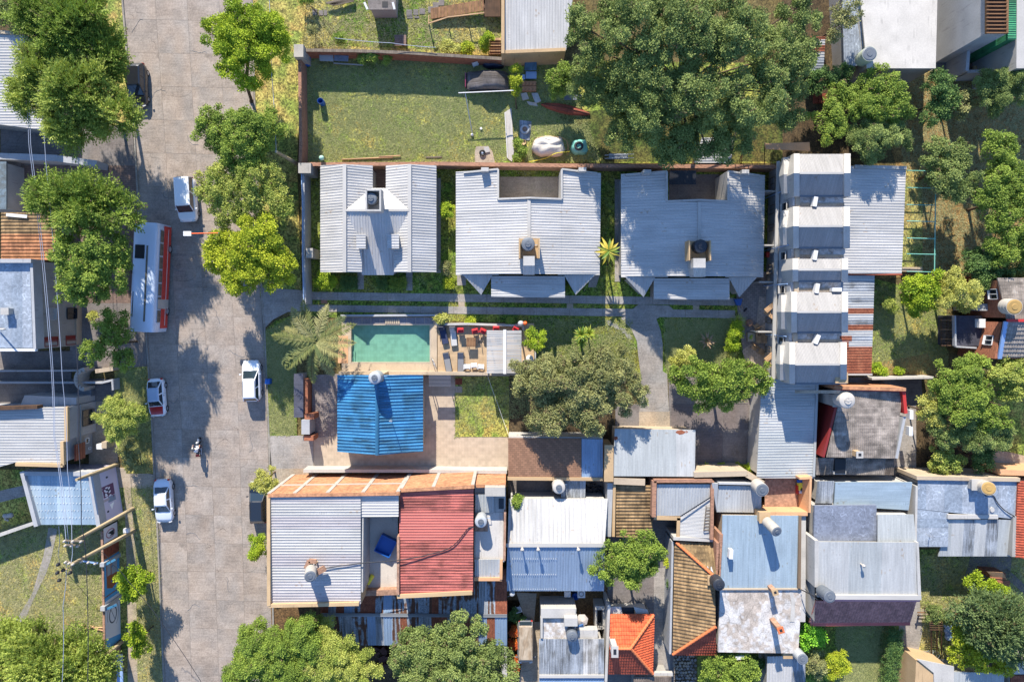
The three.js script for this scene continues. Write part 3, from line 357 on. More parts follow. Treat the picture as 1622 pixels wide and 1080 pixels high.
// ---------------------------------------------------------------- roof-top and yard things
// upright water tank: base at photo pixel (u, v) on height h
function tank(label, u, v, h, r, H, body, lid, group) { const c = W(u, v, h), t = thing('water_tank', label, 'water tank', c, group); const pr = [[0, 0], [r * .96, 0], [r, .05], [r, H * .3], [r * .975, H * .32], [r * .975, H * .36], [r, H * .38], [r, H * .66], [r * .975, H * .68], [r * .975, H * .72], [r, H * .74], [r, H * .9], [r * .93, H * .95], [r * .55, H], [0, H]]; part(t, 'tank_shell', lathe(pr, c.x, h, c.z, 28), body); part(t, 'tank_lid', [cyl(c.x, h + H, h + H + .07, c.z, r * .5, r * .46, 20), cyl(c.x, h + H + .07, h + H + .1, c.z, r * .18, r * .14, 12), ...[0, 1, 2, 3].map(i => box(c.x + Math.cos(i * 1.57) * r * .34, h + H + .085, c.z + Math.sin(i * 1.57) * r * .34, .16, .03, .05, -i * 1.57))], lid || body); part(t, 'outlet_pipe', [bar(V3(c.x + r * .9, h + .1, c.z), V3(c.x + r + .25, h + .1, c.z), .025, 6), bar(V3(c.x + r + .25, h + .1, c.z), V3(c.x + r + .25, h - .35, c.z), .025, 6)], M.pipe); return t; }
// tank lying on its side or short drum: axis a->b
function drum(label, a, b, r, body, end, group) { const t = thing('water_tank', label, 'water tank', a.clone(), group); part(t, 'tank_shell', [bar(a, b, r, 24), bar(a.clone().lerp(b, .3), a.clone().lerp(b, .33), r * 1.02, 24), bar(a.clone().lerp(b, .66), a.clone().lerp(b, .69), r * 1.02, 24)], body); const d = b.clone().sub(a).normalize(); part(t, 'tank_lid', [bar(b, b.clone().addScaledVector(d, .05), r * .96, 24, r * .8), bar(b.clone().addScaledVector(d, .05), b.clone().addScaledVector(d, .09), r * .4, 16, r * .36)], end); return t; }
function stand(label, u, v, h0, h1, sx, sz, m, open, ry = 0) { const c = W(u, v, h1), t = thing('tank_stand', label, 'tank stand', V3(c.x, h0, c.z)); if (open) { part(t, 'platform', box(c.x, h1 - .06, c.z, sx, .12, sz, ry), m); for (const a of [-1, 1]) for (const b of [-1, 1]) part(t, 'leg', beam(V3(c.x + a * sx * .42, h0, c.z + b * sz * .42), V3(c.x + a * sx * .42, h1 - .12, c.z + b * sz * .42), .12, .12), m); } else { part(t, 'plinth', box(c.x, (h0 + h1) / 2 - .06, c.z, sx, h1 - h0 - .12, sz, ry), m); part(t, 'cap_slab', box(c.x, h1 - .06, c.z, sx + .12, .12, sz + .12, ry), m); } return t; }
function chimney(label, u, v, h0, h1, sx, sz, m, cap, ry = 0) { const c = W(u, v, h1), t = thing('chimney', label, 'chimney', V3(c.x, h0, c.z)); part(t, 'shaft', box(c.x, (h0 + h1) / 2, c.z, sx, h1 - h0, sz, ry), m); part(t, 'cap', [box(c.x, h1 + .04, c.z, sx + .14, .08, sz + .14, ry)], cap || m); part(t, 'flue', box(c.x, h1 + .07, c.z, sx * .55, .04, sz * .55, ry), M.dark); return t; }
let acProto;
function acUnit(label, u, v, h, turn = 0) { const p = W(u, v, h); if (!acProto) { const t = acProto = thing('air_conditioner', label, 'air conditioner', V3(0, 0, 0)); part(t, 'housing', [box(0, .38, 0, .84, .56, .32), box(0, .67, 0, .87, .03, .35)], M.whitePlastic); const f = new THREE.CylinderGeometry(.22, .22, .02, 24); f.rotateX(Math.PI / 2); f.translate(-.14, .38, .165); part(t, 'fan_grille', flat(f), M.grey); for (const s of [-1, 1]) part(t, 'bracket', [box(s * .3, .05, 0, .06, .1, .36)], M.grey); t.position.copy(p); t.rotation.y = turn; t.userData.group = 'air conditioners on the roofs'; return t; } return copyOf(acProto, label, p, turn); }
function ventPipe(label, u, v, h0, h1) { const c = W(u, v, h0), t = thing('vent_pipe', label, 'vent pipe', c, 'vent pipes on the roofs'); part(t, 'pipe', cyl(c.x, h0 - .1, h1, c.z, .07, .07, 12), M.tankWhite); part(t, 'cowl', [cyl(c.x, h1, h1 + .18, c.z, .14, .16, 14), cyl(c.x, h1 + .18, h1 + .28, c.z, .17, .03, 14)], M.tankWhite); return t; }
// framed window in a wall that stands on the line p->q (ground photo pixels), between fractions f0..f1 and heights y0..y1
function win(parent, p, q, f0, f1, y0, y1, o = {}) { const A = W(p[0], p[1]), B = W(q[0], q[1]), a = A.clone().lerp(B, f0), b = A.clone().lerp(B, f1), d = b.clone().sub(a).normalize(); let n = V3(-d.z, 0, d.x); if (n.dot(a) > 0) n.negate(); const off = k => n.clone().multiplyScalar(k), Y = (v, y) => V3(v.x, y, v.z); const o1 = off(.05), w = .07;
  const f = part(parent, o.name || 'window', [[Y(a, y0), Y(b, y0)], [Y(a, y1), Y(b, y1)], [Y(a, y0), Y(a, y1)], [Y(b, y0), Y(b, y1)], ...(o.mid === 0 ? [] : [[Y(a.clone().lerp(b, .5), y0), Y(a.clone().lerp(b, .5), y1)]])].map(([s, e]) => beam(s.clone().add(o1), e.clone().add(o1), w, w)), o.frame || M.whitePlastic);
  const g = GB(), o2 = off(.03); quad(g, Y(a, y0).add(o2), Y(b, y0).add(o2), Y(b, y1).add(o2), Y(a, y1).add(o2)); part(f, o.pane || 'pane', done(g), o.glass || M.glass);
  if (o.sill !== 0) part(f, 'sill', beam(Y(a, y0 - .06).add(off(.1)), Y(b, y0 - .06).add(off(.1)), .2, .06), o.frame || M.whitePlastic); return f; }
function cableRun(label, pts, r, m = M.cableGrey, sag = .4) { const out = []; for (let i = 0; i + 1 < pts.length; i++) { const a = W(...pts[i]), b = W(...pts[i + 1]); for (let k = 0; k < 10; k++) { const t = k / 10; out.push(a.clone().lerp(b, t).add(V3(0, -sag * 4 * t * (1 - t), 0))); } } out.push(W(...pts[pts.length - 1])); return single('power_cable', tube(out, r, out.length * 2, 5), m, label, 'cable'); }
// ---------------------------------------------------------------- ground, road, pavements, gardens
{ const g = new THREE.PlaneGeometry(1600, 1600, 1, 1); g.rotateX(-Math.PI / 2); const uv = g.attributes.uv; for (let i = 0; i < uv.count; i++) uv.setXY(i, uv.getX(i) * 1600, uv.getY(i) * 1600); struct('ground', flat(g), M.ground); }
const lerpTab = (tab, v) => { let i = 0; while (i < tab.length - 2 && v > tab[i + 1][0]) i++; const [a, x] = tab[i], [b, y] = tab[i + 1]; return x + (y - x) * (v - a) / (b - a); };
const RL = [[-60, 191], [0, 194], [95, 202], [212, 213], [302, 218], [545, 233], [670, 241], [757, 245], [863, 251], [1058, 259], [1140, 263]];
const RR_ = [[-60, 396], [0, 397], [155, 401], [480, 413], [521, 417], [690, 424], [1000, 431], [1140, 434]];
const lay = (name, list, lvl, m) => struct(name, sheetAt(list, lvl, lvl + .05), m);
const road = lay('road', [...RL.map(([v, u]) => [u, v]), ...RR_.slice().reverse().map(([v, u]) => [u, v])], .012, M.roadbed);
{ // cast concrete slabs
  const rows = [-22]; let v = -22; while (v < 1100) { v += v < 430 ? 53 : 45; rows.push(v); }
  const tones = [1, .985, 1.015, .97, .995].map((k, i) => { const m = M.road.clone(); m.color.multiplyScalar(k); m.name = 'road' + i; return m; });
  for (let r = 0; r + 1 < rows.length; r++) for (let c = 0; c < 4; c++) {
    const at = (f, vv) => { const l = lerpTab(RL, vv), R = lerpTab(RR_, vv); return [l + (R - l) * f + (f > 0 && f < 1 ? 0 : 0), vv + (f - .3) * 4]; }, e = .12;
    const q = [at(c / 4, rows[r]), at((c + 1) / 4, rows[r]), at((c + 1) / 4, rows[r + 1]), at(c / 4, rows[r + 1])];
    const s = [[q[0][0] + e, q[0][1] + e], [q[1][0] - e, q[1][1] + e], [q[2][0] - e, q[2][1] - e], [q[3][0] + e, q[3][1] - e]];
    const lift = .03 + rr(-.004, .004); const o = [rr(0, 9), rr(0, 9)]; const g = slab(s, .006, lift); const uv = g.attributes.uv; for (let i = 0; i < uv.count; i++) uv.setXY(i, uv.getX(i) + o[0], uv.getY(i) + o[1]);
    part(road, 'slab', g, tones[Math.floor(rnd() * 5)]);
  }
}
for (let k = 0; k < 16; k++) { let v = 20 + k * 68 + rr(-20, 20), u = lerpTab(RL, v) + rr(20, 160); const P = []; let a = rr(0, 6.28); for (let i = 0; i < 9; i++) { P.push(W(u, v, .036)); a += rr(-.7, .7); u += Math.cos(a) * rr(2, 5); v += Math.sin(a) * rr(2, 5); } part(road, 'crack', tube(P, .018, 30, 4).scale(1, 1, 1), M.tankGrey); }
// kerbs
for (const [tab, s, gap] of [[RL, -1, []], [RR_, 1, []]]) { const pts = []; for (let v = -50; v < 1130; v += 30) pts.push([lerpTab(tab, v) + s * 1.4, v]); struct('kerb', wallLine(pts, .15, .16), M.kerb); }
const verge = (name, list, lvl, m) => lay(name, list, lvl, m);
// west side of the road
verge('verge', [[120, -60], ...RL.filter(r => r[0] < 120).map(([v, u]) => [u - 2.5, v]), [200, 200], [120, 200]], .1, M.lawnDry);
lay('pavement', [[0, 198], [208, 198], [213, 262], [0, 262]], .12, M.concDark);
lay('pavement', [[30, 262], [214, 262], [224, 400], [228, 480], [120, 480], [100, 420], [30, 420]], .115, M.redPaver);
lay('pavement', [[110, 480], [229, 480], [232, 586], [110, 586]], .11, M.concDark);
lay('pavement', [[-80, 556], [112, 556], [112, 600], [-80, 600]], .09, M.concDark);
lay('pavement', [[-80, 600], [180, 600], [182, 640], [-80, 660]], .07, M.concDark);
verge('verge', [[180, 584], [233, 580], [241, 670], [244, 750], [200, 750], [182, 700]], .12, M.lawnDry);
lay('pavement', [[140, 636], [182, 636], [186, 740], [244, 752], [246, 775], [190, 772], [140, 760]], .105, M.concTan);
verge('verge', [[186, 760], [246, 762], [251, 863], [259, 1058], [262, 1130], [196, 1130], [186, 900]], .1, M.lawnDry);
lay('path', [[196, 770], [206, 770], [214, 880], [216, 1000], [218, 1130], [202, 1130], [200, 900]], .12, M.concTan);
lay('lawn', [[-90, 760], [60, 745], [160, 800], [178, 900], [186, 1130], [-90, 1130]], .04, M.lawnDry);
lay('lawn', [[-90, 740], [50, 745], [52, 840], [-90, 870]], .05, M.lawn);
lay('path', [[-80, 795], [40, 768], [42, 785], [-80, 815]], .07, M.conc);
lay('path', [[76, 835], [90, 838], [80, 885], [72, 908], [52, 950], [36, 988], [22, 1000], [-60, 1040], [-60, 990], [0, 985], [20, 990], [50, 940], [68, 880]], .07, M.conc);
lay('ground_patch', [[-90, -60], [120, -60], [110, 60], [-90, 70]], .05, M.mud);
// east side of the road
verge('verge', [[399, -60], [490, -60], [478, 90], [470, 262], [478, 470], [412, 470], [403, 155]], .1, M.lawnDry);
lay('pavement', [[414, 455], [482, 460], [482, 474], [482, 492], [455, 494], [432, 506], [418, 520]], .125, M.conc);
verge('verge', [[419, 524], [436, 508], [468, 498], [470, 690], [426, 690]], .115, M.lawnLush);
lay('pavement', [[426, 690], [496, 690], [496, 742], [430, 742]], .12, M.conc);
lay('pavement', [[430, 740], [500, 740], [480, 790], [432, 790]], .115, M.concTan);
lay('ground_patch', [[428, 950], [520, 950], [520, 1000], [430, 1000]], .05, M.soil);
// long empty lot and the yard above it
lay('lawn', [[480, 88], [900, 96], [1230, 100], [1240, 258], [480, 258]], .03, M.lawn);
lay('lawn', [[400, -60], [795, -60], [800, 88], [478, 82]], .035, M.lawnDry);
lay('ground_patch', [[590, -60], [660, -60], [690, 78], [520, 72], [540, 20]], .045, M.lawnLush);
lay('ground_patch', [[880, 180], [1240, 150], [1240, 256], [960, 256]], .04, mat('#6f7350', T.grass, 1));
// gardens of the row of white houses
lay('lawn', [[484, 262], [1240, 262], [1222, 430], [1200, 470], [1180, 600], [1060, 600], [845, 600], [845, 512], [530, 503], [484, 500]], .03, M.lawnLush);
for (const [n, a, b] of [['driveway', [462, 474.5], [472, 484]], ['driveway', [482.5, 493], [491.5, 504]]]) {
  const d = lay(n, [[482, a[0]], [1165, b[0]], [1165, b[1]], [482, a[1]]], .05, M.roadbed);
  for (let i = 0; i < 26; i++) { const f0 = i / 26, f1 = (i + 1) / 26, X = f => 482 + 683 * f, Y0 = f => a[0] + (b[0] - a[0]) * f, Y1 = f => a[1] + (b[1] - a[1]) * f; part(d, 'slab', slab([[X(f0) + .25, Y0(f0)], [X(f1) - .25, Y0(f1)], [X(f1) - .25, Y1(f1)], [X(f0) + .25, Y1(f0)]], .04, .066 + rr(-.003, .003)), M.conc); }
}
for (const [u, v] of [[513, 477], [731, 482], [1103, 487], [903, 486]]) lay('stepping_stone', rect(u - 5, v - 5, u + 5, v + 4), .062, u < 520 ? M.brickCap : M.concTan);
lay('driveway', [[1012, 482], [1060, 484], [1068, 491], [1040, 505], [1047, 525], [1050, 545], [1050, 588], [1057, 592], [1060, 652], [1013, 652], [1016, 600], [1011, 560], [1009, 540], [1000, 521], [984, 504]], .075, M.conc);
lay('driveway', [[1013, 651], [1061, 651], [1062, 700], [1012, 700]], .07, M.concTan);
lay('pavement', [[975, 640], [1013, 640], [1013, 700], [975, 700]], .06, M.concDark);
for (const [u, v] of [[966, 512], [976, 517], [988, 524], [995, 532]]) lay('stepping_stone', [[u - 6, v - 5], [u + 2, v - 4], [u + 6, v + 5], [u - 2, v + 3]], .075, M.conc);
// paths beside the houses
for (const q of [[[691, 282], [698, 282], [698, 432], [691, 432]], [[974, 284], [983, 284], [983, 446], [974, 446]], [[566, 430], [576, 430], [576, 458], [566, 458]], [[643, 430], [653, 430], [653, 460], [643, 460]], [[724, 434], [738, 434], [738, 452], [724, 452]], [[934, 436], [950, 436], [944, 455], [932, 455]]]) lay('path', q, .05, M.conc);
// terrace beside the flats
lay('terrace', [[1165, 440], [1214, 430], [1214, 600], [1190, 600], [1178, 560], [1170, 505]], .08, M.paver);
lay('terrace', [[1203, 470], [1216, 470], [1214, 560], [1204, 600], [1188, 590], [1176, 555], [1196, 540]], .09, M.paverTan);
{ const p = lay('pavement', [[1059, 592], [1200, 592], [1200, 745], [1080, 745], [1080, 700], [1061, 700]], .03, M.concDark); const xs = [1063, 1104, 1145, 1186, 1200], ys = [596, 640, 680, 739], tone = ['#8d837e', '#857a76', '#978d86'].map((c, i) => { const m = mat(c, T.conc, .92); m.name = 'yard_slab' + i; return m; });
  for (let i = 0; i < 4; i++) for (let j = 0; j < 3; j++) part(p, 'slab', slab(rect(xs[i] + .6, ys[j] + .4, xs[i + 1] - .6, ys[j + 1] - .4), .02, .055 + rr(-.004, .004)), tone[Math.floor(rnd() * 3)]); }
lay('grass_strip', [[1096, 737], [1190, 735], [1192, 748], [1096, 748]], .06, M.lawn);
lay('ground_patch', [[806, 600], [990, 600], [990, 700], [806, 700]], .03, M.mud);
// blue roofed house: tiled yard and lawn
lay('yard', [[494, 594], [806, 594], [806, 745], [494, 745]], .05, M.tan);
lay('pavement', [[494, 594], [536, 592], [536, 690], [494, 694]], .06, M.paver);
lay('lawn', rect(721, 596, 806, 692), .075, M.lawn);
// south-west plot, back yards, right-hand gardens
lay('ground_patch', [[430, 960], [830, 950], [830, 1130], [430, 1130]], .03, M.mud);
lay('ground_patch', [[803, 930], [970, 930], [970, 1130], [803, 1130]], .03, M.soil);
lay('driveway', [[818, 938], [850, 940], [846, 985], [860, 985], [858, 1130], [816, 1130], [834, 990]], .05, M.concTan);
lay('yard', [[805, 752], [965, 752], [965, 792], [805, 792]], .04, M.concDark);
lay('yard', [[964, 810], [1070, 780], [1068, 1130], [960, 1130]], .04, M.concDark);
lay('path', [[1036, 900], [1062, 900], [1062, 1060], [1036, 1060]], .06, M.conc);
{ const p = lay('paving', [[1064, 1036], [1102, 1036], [1102, 1130], [1064, 1130]], .03, M.mud); for (let i = 0; i < 8; i++) for (let j = 0; j < 13; j++) { const u = 1067 + i * 4.6 + rr(-1, 1) + (j % 2) * 2, v = 1040 + j * 5 + rr(-1, 1), k = 5 + Math.floor(rnd() * 2), s = []; for (let q = 0; q < k; q++) { const a = q / k * 6.283 + rr(-.25, .25), r = rr(1.9, 2.6); s.push([u + Math.cos(a) * r, v + Math.sin(a) * r]); } part(p, 'stone', slab(s, .02, .05 + rr(0, .02)), [M.conc, M.concDark, M.concTan][Math.floor(rnd() * 3)]); } }
lay('lawn', [[1105, 1035], [1270, 1035], [1270, 1130], [1105, 1130]], .03, M.lawnLush);
lay('lawn', [[1268, 985], [1425, 985], [1405, 1130], [1268, 1130]], .04, M.lawnLush);
lay('path', [[1432, 940], [1456, 930], [1462, 1000], [1446, 1080], [1430, 1130], [1404, 1130], [1424, 1000]], .06, M.conc);
lay('ground_patch', [[1453, 870], [1700, 870], [1700, 1130], [1430, 1130], [1462, 1000]], .03, M.lawnDry);
lay('path', [[1453, 965], [1560, 960], [1560, 975], [1453, 980]], .05, M.concTan);
lay('yard', [[1540, 875], [1605, 875], [1600, 915], [1530, 912]], .05, M.concDark);
lay('path', [[1584, 905], [1596, 900], [1650, 950], [1650, 966]], .05, M.concDark);
lay('yard', [[1214, 600], [1460, 596], [1470, 770], [1214, 770]], .03, M.concDark);
lay('path', [[1418, 650], [1452, 640], [1452, 750], [1410, 750]], .05, M.conc);
lay('ground_patch', [[1452, 640], [1600, 640], [1600, 750], [1452, 750]], .045, M.mud);
lay('lawn', [[1575, 620], [1720, 620], [1720, 755], [1560, 755]], .05, M.lawn);
lay('path', [[1565, 712], [1600, 716], [1720, 745], [1720, 765], [1580, 735]], .07, M.concTan);
lay('lawn', [[1380, 440], [1500, 470], [1500, 600], [1380, 600]], .035, M.lawn);
lay('ground_patch', [[1385, 575], [1470, 560], [1500, 600], [1380, 600]], .05, M.straw);
lay('ground_patch', [[1370, 95], [1720, 95], [1720, 440], [1390, 440], [1420, 260]], .03, M.straw);
lay('lawn', [[1428, 268], [1462, 268], [1462, 430], [1428, 430]], .045, M.lawnDry);
lay('yard', [[1470, -60], [1620, -60], [1600, 112], [1470, 112]], .05, M.concDark);
lay('ground_patch', [[1240, -60], [1350, -60], [1380, 250], [1240, 250]], .04, M.mud);
// loose grass blades over the lawns
{ const blade = (() => { const g = GB(); for (let i = 0; i < 9; i++) { const x = rr(-.11, .11), z = rr(-.11, .11), a = rr(0, 6.28), h = rr(.02, .07), w = .02, l = rr(.06, .14); const s = V3(Math.cos(a) * w, 0, Math.sin(a) * w), b = V3(x, 0, z); tri(g, b.clone().sub(s), b.clone().add(s), V3(x + Math.sin(a) * l, h, z - Math.cos(a) * l), [0, 0], [1, 0], [.5, 1]); } return done(g); })();
  const L = [], N = noise(7, 55); const add = (list, n, c0, c1, lvl) => { const xs = list.map(p => p[0]), ys = list.map(p => p[1]); const x0 = Math.min(...xs), x1 = Math.max(...xs), y0 = Math.min(...ys), y1 = Math.max(...ys); for (let i = 0; i < n; i++) { const u = rr(x0, x1), v = rr(y0, y1); let r = false; for (let a = 0, b = list.length - 1; a < list.length; b = a++) if ((list[a][1] > v) !== (list[b][1] > v) && u < (list[b][0] - list[a][0]) * (v - list[a][1]) / (list[b][1] - list[a][1]) + list[a][0]) r = !r; if (!r) continue; const k = N(u / 260 + 5, v / 260 + 5); if (rnd() > .35 + k) continue; const p = W(u, v, 0); p.y = lvl; const t = rnd(); L.push({ p, q: new THREE.Quaternion().setFromEuler(_e.set(0, rr(0, 6.28), 0)), s: rr(.7, 1.5), c: mixc(c0, c1, t) }); } };
  const gr = [[.17, .2, .065], [.36, .36, .15]], dr = [[.21, .215, .085], [.44, .4, .2]];
  add([[482, 90], [900, 98], [950, 255], [482, 255]], 26000, ...gr, .03); add([[404, 0], [790, 0], [795, 80], [480, 80], [470, 260], [415, 300]], 12000, ...dr, .05);
  add([[485, 262], [980, 262], [980, 600], [485, 500]], 3000, ...gr, .03); add([[840, 505], [1000, 505], [1010, 600], [720, 692], [722, 598], [845, 595]], 9000, ...gr, .06); add([[1052, 506], [1165, 506], [1165, 590], [1056, 590]], 5000, ...gr, .03);
  add([[420, 525], [468, 500], [468, 688], [427, 688]], 5000, ...gr, .11); add([[0, 830], [165, 835], [180, 1080], [0, 1080]], 12000, ...dr, .04); add([[196, 770], [248, 770], [258, 1080], [220, 1080]], 5000, ...dr, .1); add([[184, 590], [232, 584], [240, 745], [200, 745]], 4000, ...gr, .11); add([[1430, 110], [1622, 110], [1622, 430], [1430, 430]], 9000, ...dr, .03); add([[1382, 450], [1500, 470], [1500, 590], [1382, 590]], 5000, ...gr, .03); add([[1325, 985], [1420, 985], [1405, 1080], [1325, 1080]], 6000, ...gr, .04); add([[1455, 880], [1622, 880], [1622, 1080], [1455, 1080]], 6000, ...dr, .03);
  const im = instances(scene, numbered('grass'), blade, L, new THREE.MeshStandardMaterial({ color: '#ffffff', roughness: 1, side: THREE.DoubleSide })); im.userData = { kind: 'stuff', label: 'short grass growing over the lawns and verges', category: 'grass' };
}
// ---------------------------------------------------------------- houses
const house = (label, u, v, cat = 'house', name = 'house') => thing(name, label, cat, W(u, v));
function rw(t, list, m, o = {}, wm = M.white) { const [r, pts] = roof(t, list, m, o); if (wm) part(t, 'wall', under(pts, o.over ?? .2, o.y0 || 0, .12), wm); return r; }
function capLine(t, name, list, h, th, m, y0 = 0) { return part(t, name, wallLine(list, h, th, y0), m); }
function ridgeCap(t, a, b, m, w = .3) { const A = W(...a), B = W(...b); part(t, 'ridge_cap', [beam(A.clone().add(V3(0, .05, 0)), B.clone().add(V3(0, .05, 0)), w, .05)], m); }
const WHITES = [M.roofWhite, M.roofWhite2, M.roofWhite];

{ // house nearest the street
  const t = house('white house with twin gabled metal roofs and square tank tower, nearest the street', 598, 350);
  rw(t, [[507, 262, 2.8], [545.5, 260, 4.1], [545.5, 431, 4.1], [507, 431]], WHITES, { sheet: 1.1 });
  rw(t, [[545.5, 260, 4.1], [590, 262, 2.8], [590, 298, 2.8], [547, 333], [573, 370], [573, 431], [545.5, 431]], WHITES, { sheet: 1.1 });
  rw(t, [[648.5, 260, 4.1], [611, 262, 2.95], [611, 298, 2.95], [648, 333], [624, 370], [624, 431], [648.5, 431]], WHITES, { sheet: 1.1 });
  rw(t, [[648.5, 260, 4.1], [691, 262, 2.8], [691, 431, 2.8], [648.5, 431]], WHITES, { sheet: 1.1 });
  rw(t, [[547, 333, 4.12], [648, 333, 4.12], [623, 435.5, 2.45], [573, 435.5], [573, 370], [624, 370]].slice(0, 4), WHITES[0], { dir: 'v' });
  rw(t, [[547, 333, 4.12], [648, 333, 4.12], [611, 298, 2.95], [589, 298]], WHITES[0], { dir: 'v' });
  ridgeCap(t, [545.5, 260, 4.1], [545.5, 431, 4.1], M.white, .34); ridgeCap(t, [648.5, 260, 4.1], [648.5, 431, 4.1], M.white, .34); ridgeCap(t, [547, 333, 4.14], [648, 333, 4.14], M.white, .2);
  part(t, 'tower', slab(rect(580, 301, 601, 332), 3, 5.1), M.white);
  part(t, 'parapet', wallLine([[579.5, 300.5], [602, 300.5], [602, 333], [579.5, 333], [579.5, 300.5]], 6.3, .16, 5), M.white);
  for (const [a, b] of [[565, 578], [614, 631]]) { const d = part(t, 'dormer', slab(rect(a, 373, b, 393), 2.9, 4.3), M.greyWall); part(d, 'dormer_roof', relief(plane([[a - 1, 371, 4.42], [b + 1, 371, 4.42], [b + 1, 393.5, 4.38], [a - 1, 393.5]]), DIRS.u, RIB), M.roofWhite2); }
  tank('dark plastic water tank inside the square tower of the street house', 590.5, 317, 5.1, .55, 1.0, M.tankGrey, M.tankGrey, null);
  lay('yard', rect(590, 262, 612, 300), .06, M.redPaver);
}
function bungalow(label, dx, opts) { // white house with a notched roof and tank shed
  const t = house(label, 838 + dx, 360), Q = l => l.map(p => [p[0] + (opts.map ? lerpTab(opts.map, p[0]) : dx), p[1] + opts.dy, ...p.slice(2)]);
  rw(t, Q([[722, 272, 2.8], [789, 268], [789, 316], [838, 316, 4.4], [838, 434, 4.4], [722, 434]]), WHITES, { sheet: 1.2, course: LAP });
  rw(t, Q([[952, 274, 2.8], [890, 268], [890, 316], [838, 316, 4.4], [838, 434, 4.4], [950, 434]]), WHITES, { sheet: 1.2, course: LAP });
  ridgeCap(t, ...Q([[838, 316, 4.42], [838, 379, 4.42]]), M.white, .3);
  const par = [[[734, 273, 3.2], [789, 267.5, 3.9]], [[789, 267.5, 3.9], [789, 315, 3.9]], [[789, 315, 3.9], [838, 313, 4.62], [890, 315, 3.9]], [[890, 315, 3.9], [890, 267.5, 3.9]], [[890, 267.5, 3.9], [946, 274, 3.2]]];
  for (const l of par) capLine(t, 'parapet', Q(l), 4, .16, M.white);
  for (const u of [768, 923]) part(t, 'vent_block', slab(Q(rect(u - 6, 265, u + 6, 271)), 2.5, 4.3), M.white);
  rw(t, Q([[733, 435, 2.9], [780, 436, 2.9], [762, 467, 2.35]]), M.roofWhite3, { dir: 'v' }); rw(t, Q([[894, 436, 2.9], [943, 435, 2.9], [912, 467, 2.35]]), M.roofWhite3, { dir: 'v' });
  rw(t, Q([[778, 437, 2.75], [837, 437, 3.0], [837, 471, 3.0], [778, 470]]), M.roofWhite2, {}); rw(t, Q([[837, 437, 3.0], [895, 437, 2.75], [895, 471, 2.75], [837, 471]]), M.roofWhite2, {});
  for (const [a, b] of [[722, 790], [884, 950]]) part(t, 'gutter', beam(W(...Q([[a, 434.5, 2.85]])[0]), W(...Q([[b, 434.5, 2.85]])[0]), .14, .12), M.white);
  const sh = part(t, 'tank_shed', slab(Q(rect(823, 378, 853, 409)), 3.5, 4.75), M.sand); for (const u of [823, 854]) part(sh, 'shed_wall', wallLine(Q([[u, 377], [u, 409]]), 6, .12, 4.6), opts.shed);
  part(t, 'cupboard', slab(Q(rect(829, 405.5, 847, 420.5)), 4, 6.05), M.white); part(t, 'cupboard_roof', [...relief(plane(Q([[829, 420.5, 6.05], [847, 420.5, 6.05], [847, 434.5, 5.3], [829, 434.5]])), DIRS.v, RIB), solid(plane(Q([[829, 420.5, 6.03], [847, 420.5, 6.03], [847, 434.5, 5.28], [829, 434.5]])), 4)], M.roofWhite);
  const c = Q([[836, 388]])[0]; tank(opts.tank, c[0], c[1], 4.76, .62, 1.05, opts.tm, opts.tm, null);
  return t;
}
bungalow('white house with notched metal roof, middle of the three beside the driveway', 0, { dy: 0, shed: M.sand, tank: 'grey water tank in the open shed on the middle white house', tm: M.tankGrey });
bungalow('white house with notched roof lying mostly in tree shade beside the flats', 272, { dy: 3.5, map: [[722, 262], [733, 257], [780, 258], [789, 268], [838, 270], [855, 272], [890, 264], [894, 261], [943, 257], [952, 260]], shed: M.sand, tank: 'black water tank in the open shed on the tree-shaded white house', tm: M.tankBlack });
lay('yard', rect(792, 280, 886, 314), .06, M.concTan); lay('yard', rect(1060, 276, 1140, 318), .06, M.concDark);
single('awning', [...relief(plane([[1061, 270, 2.4], [1103, 270, 2.4], [1103, 292, 2.2], [1061, 292]]), DIRS.v, FINE), sheetAt(rect(1061, 270, 1103, 292), 2.19, .05), ...[[1063, 290], [1101, 290]].map(p => bar(W(...p, 0), W(...p, 2.2), .04))], M.dark, 'dark flat awning in the rear notch of the shaded white house', 'awning');

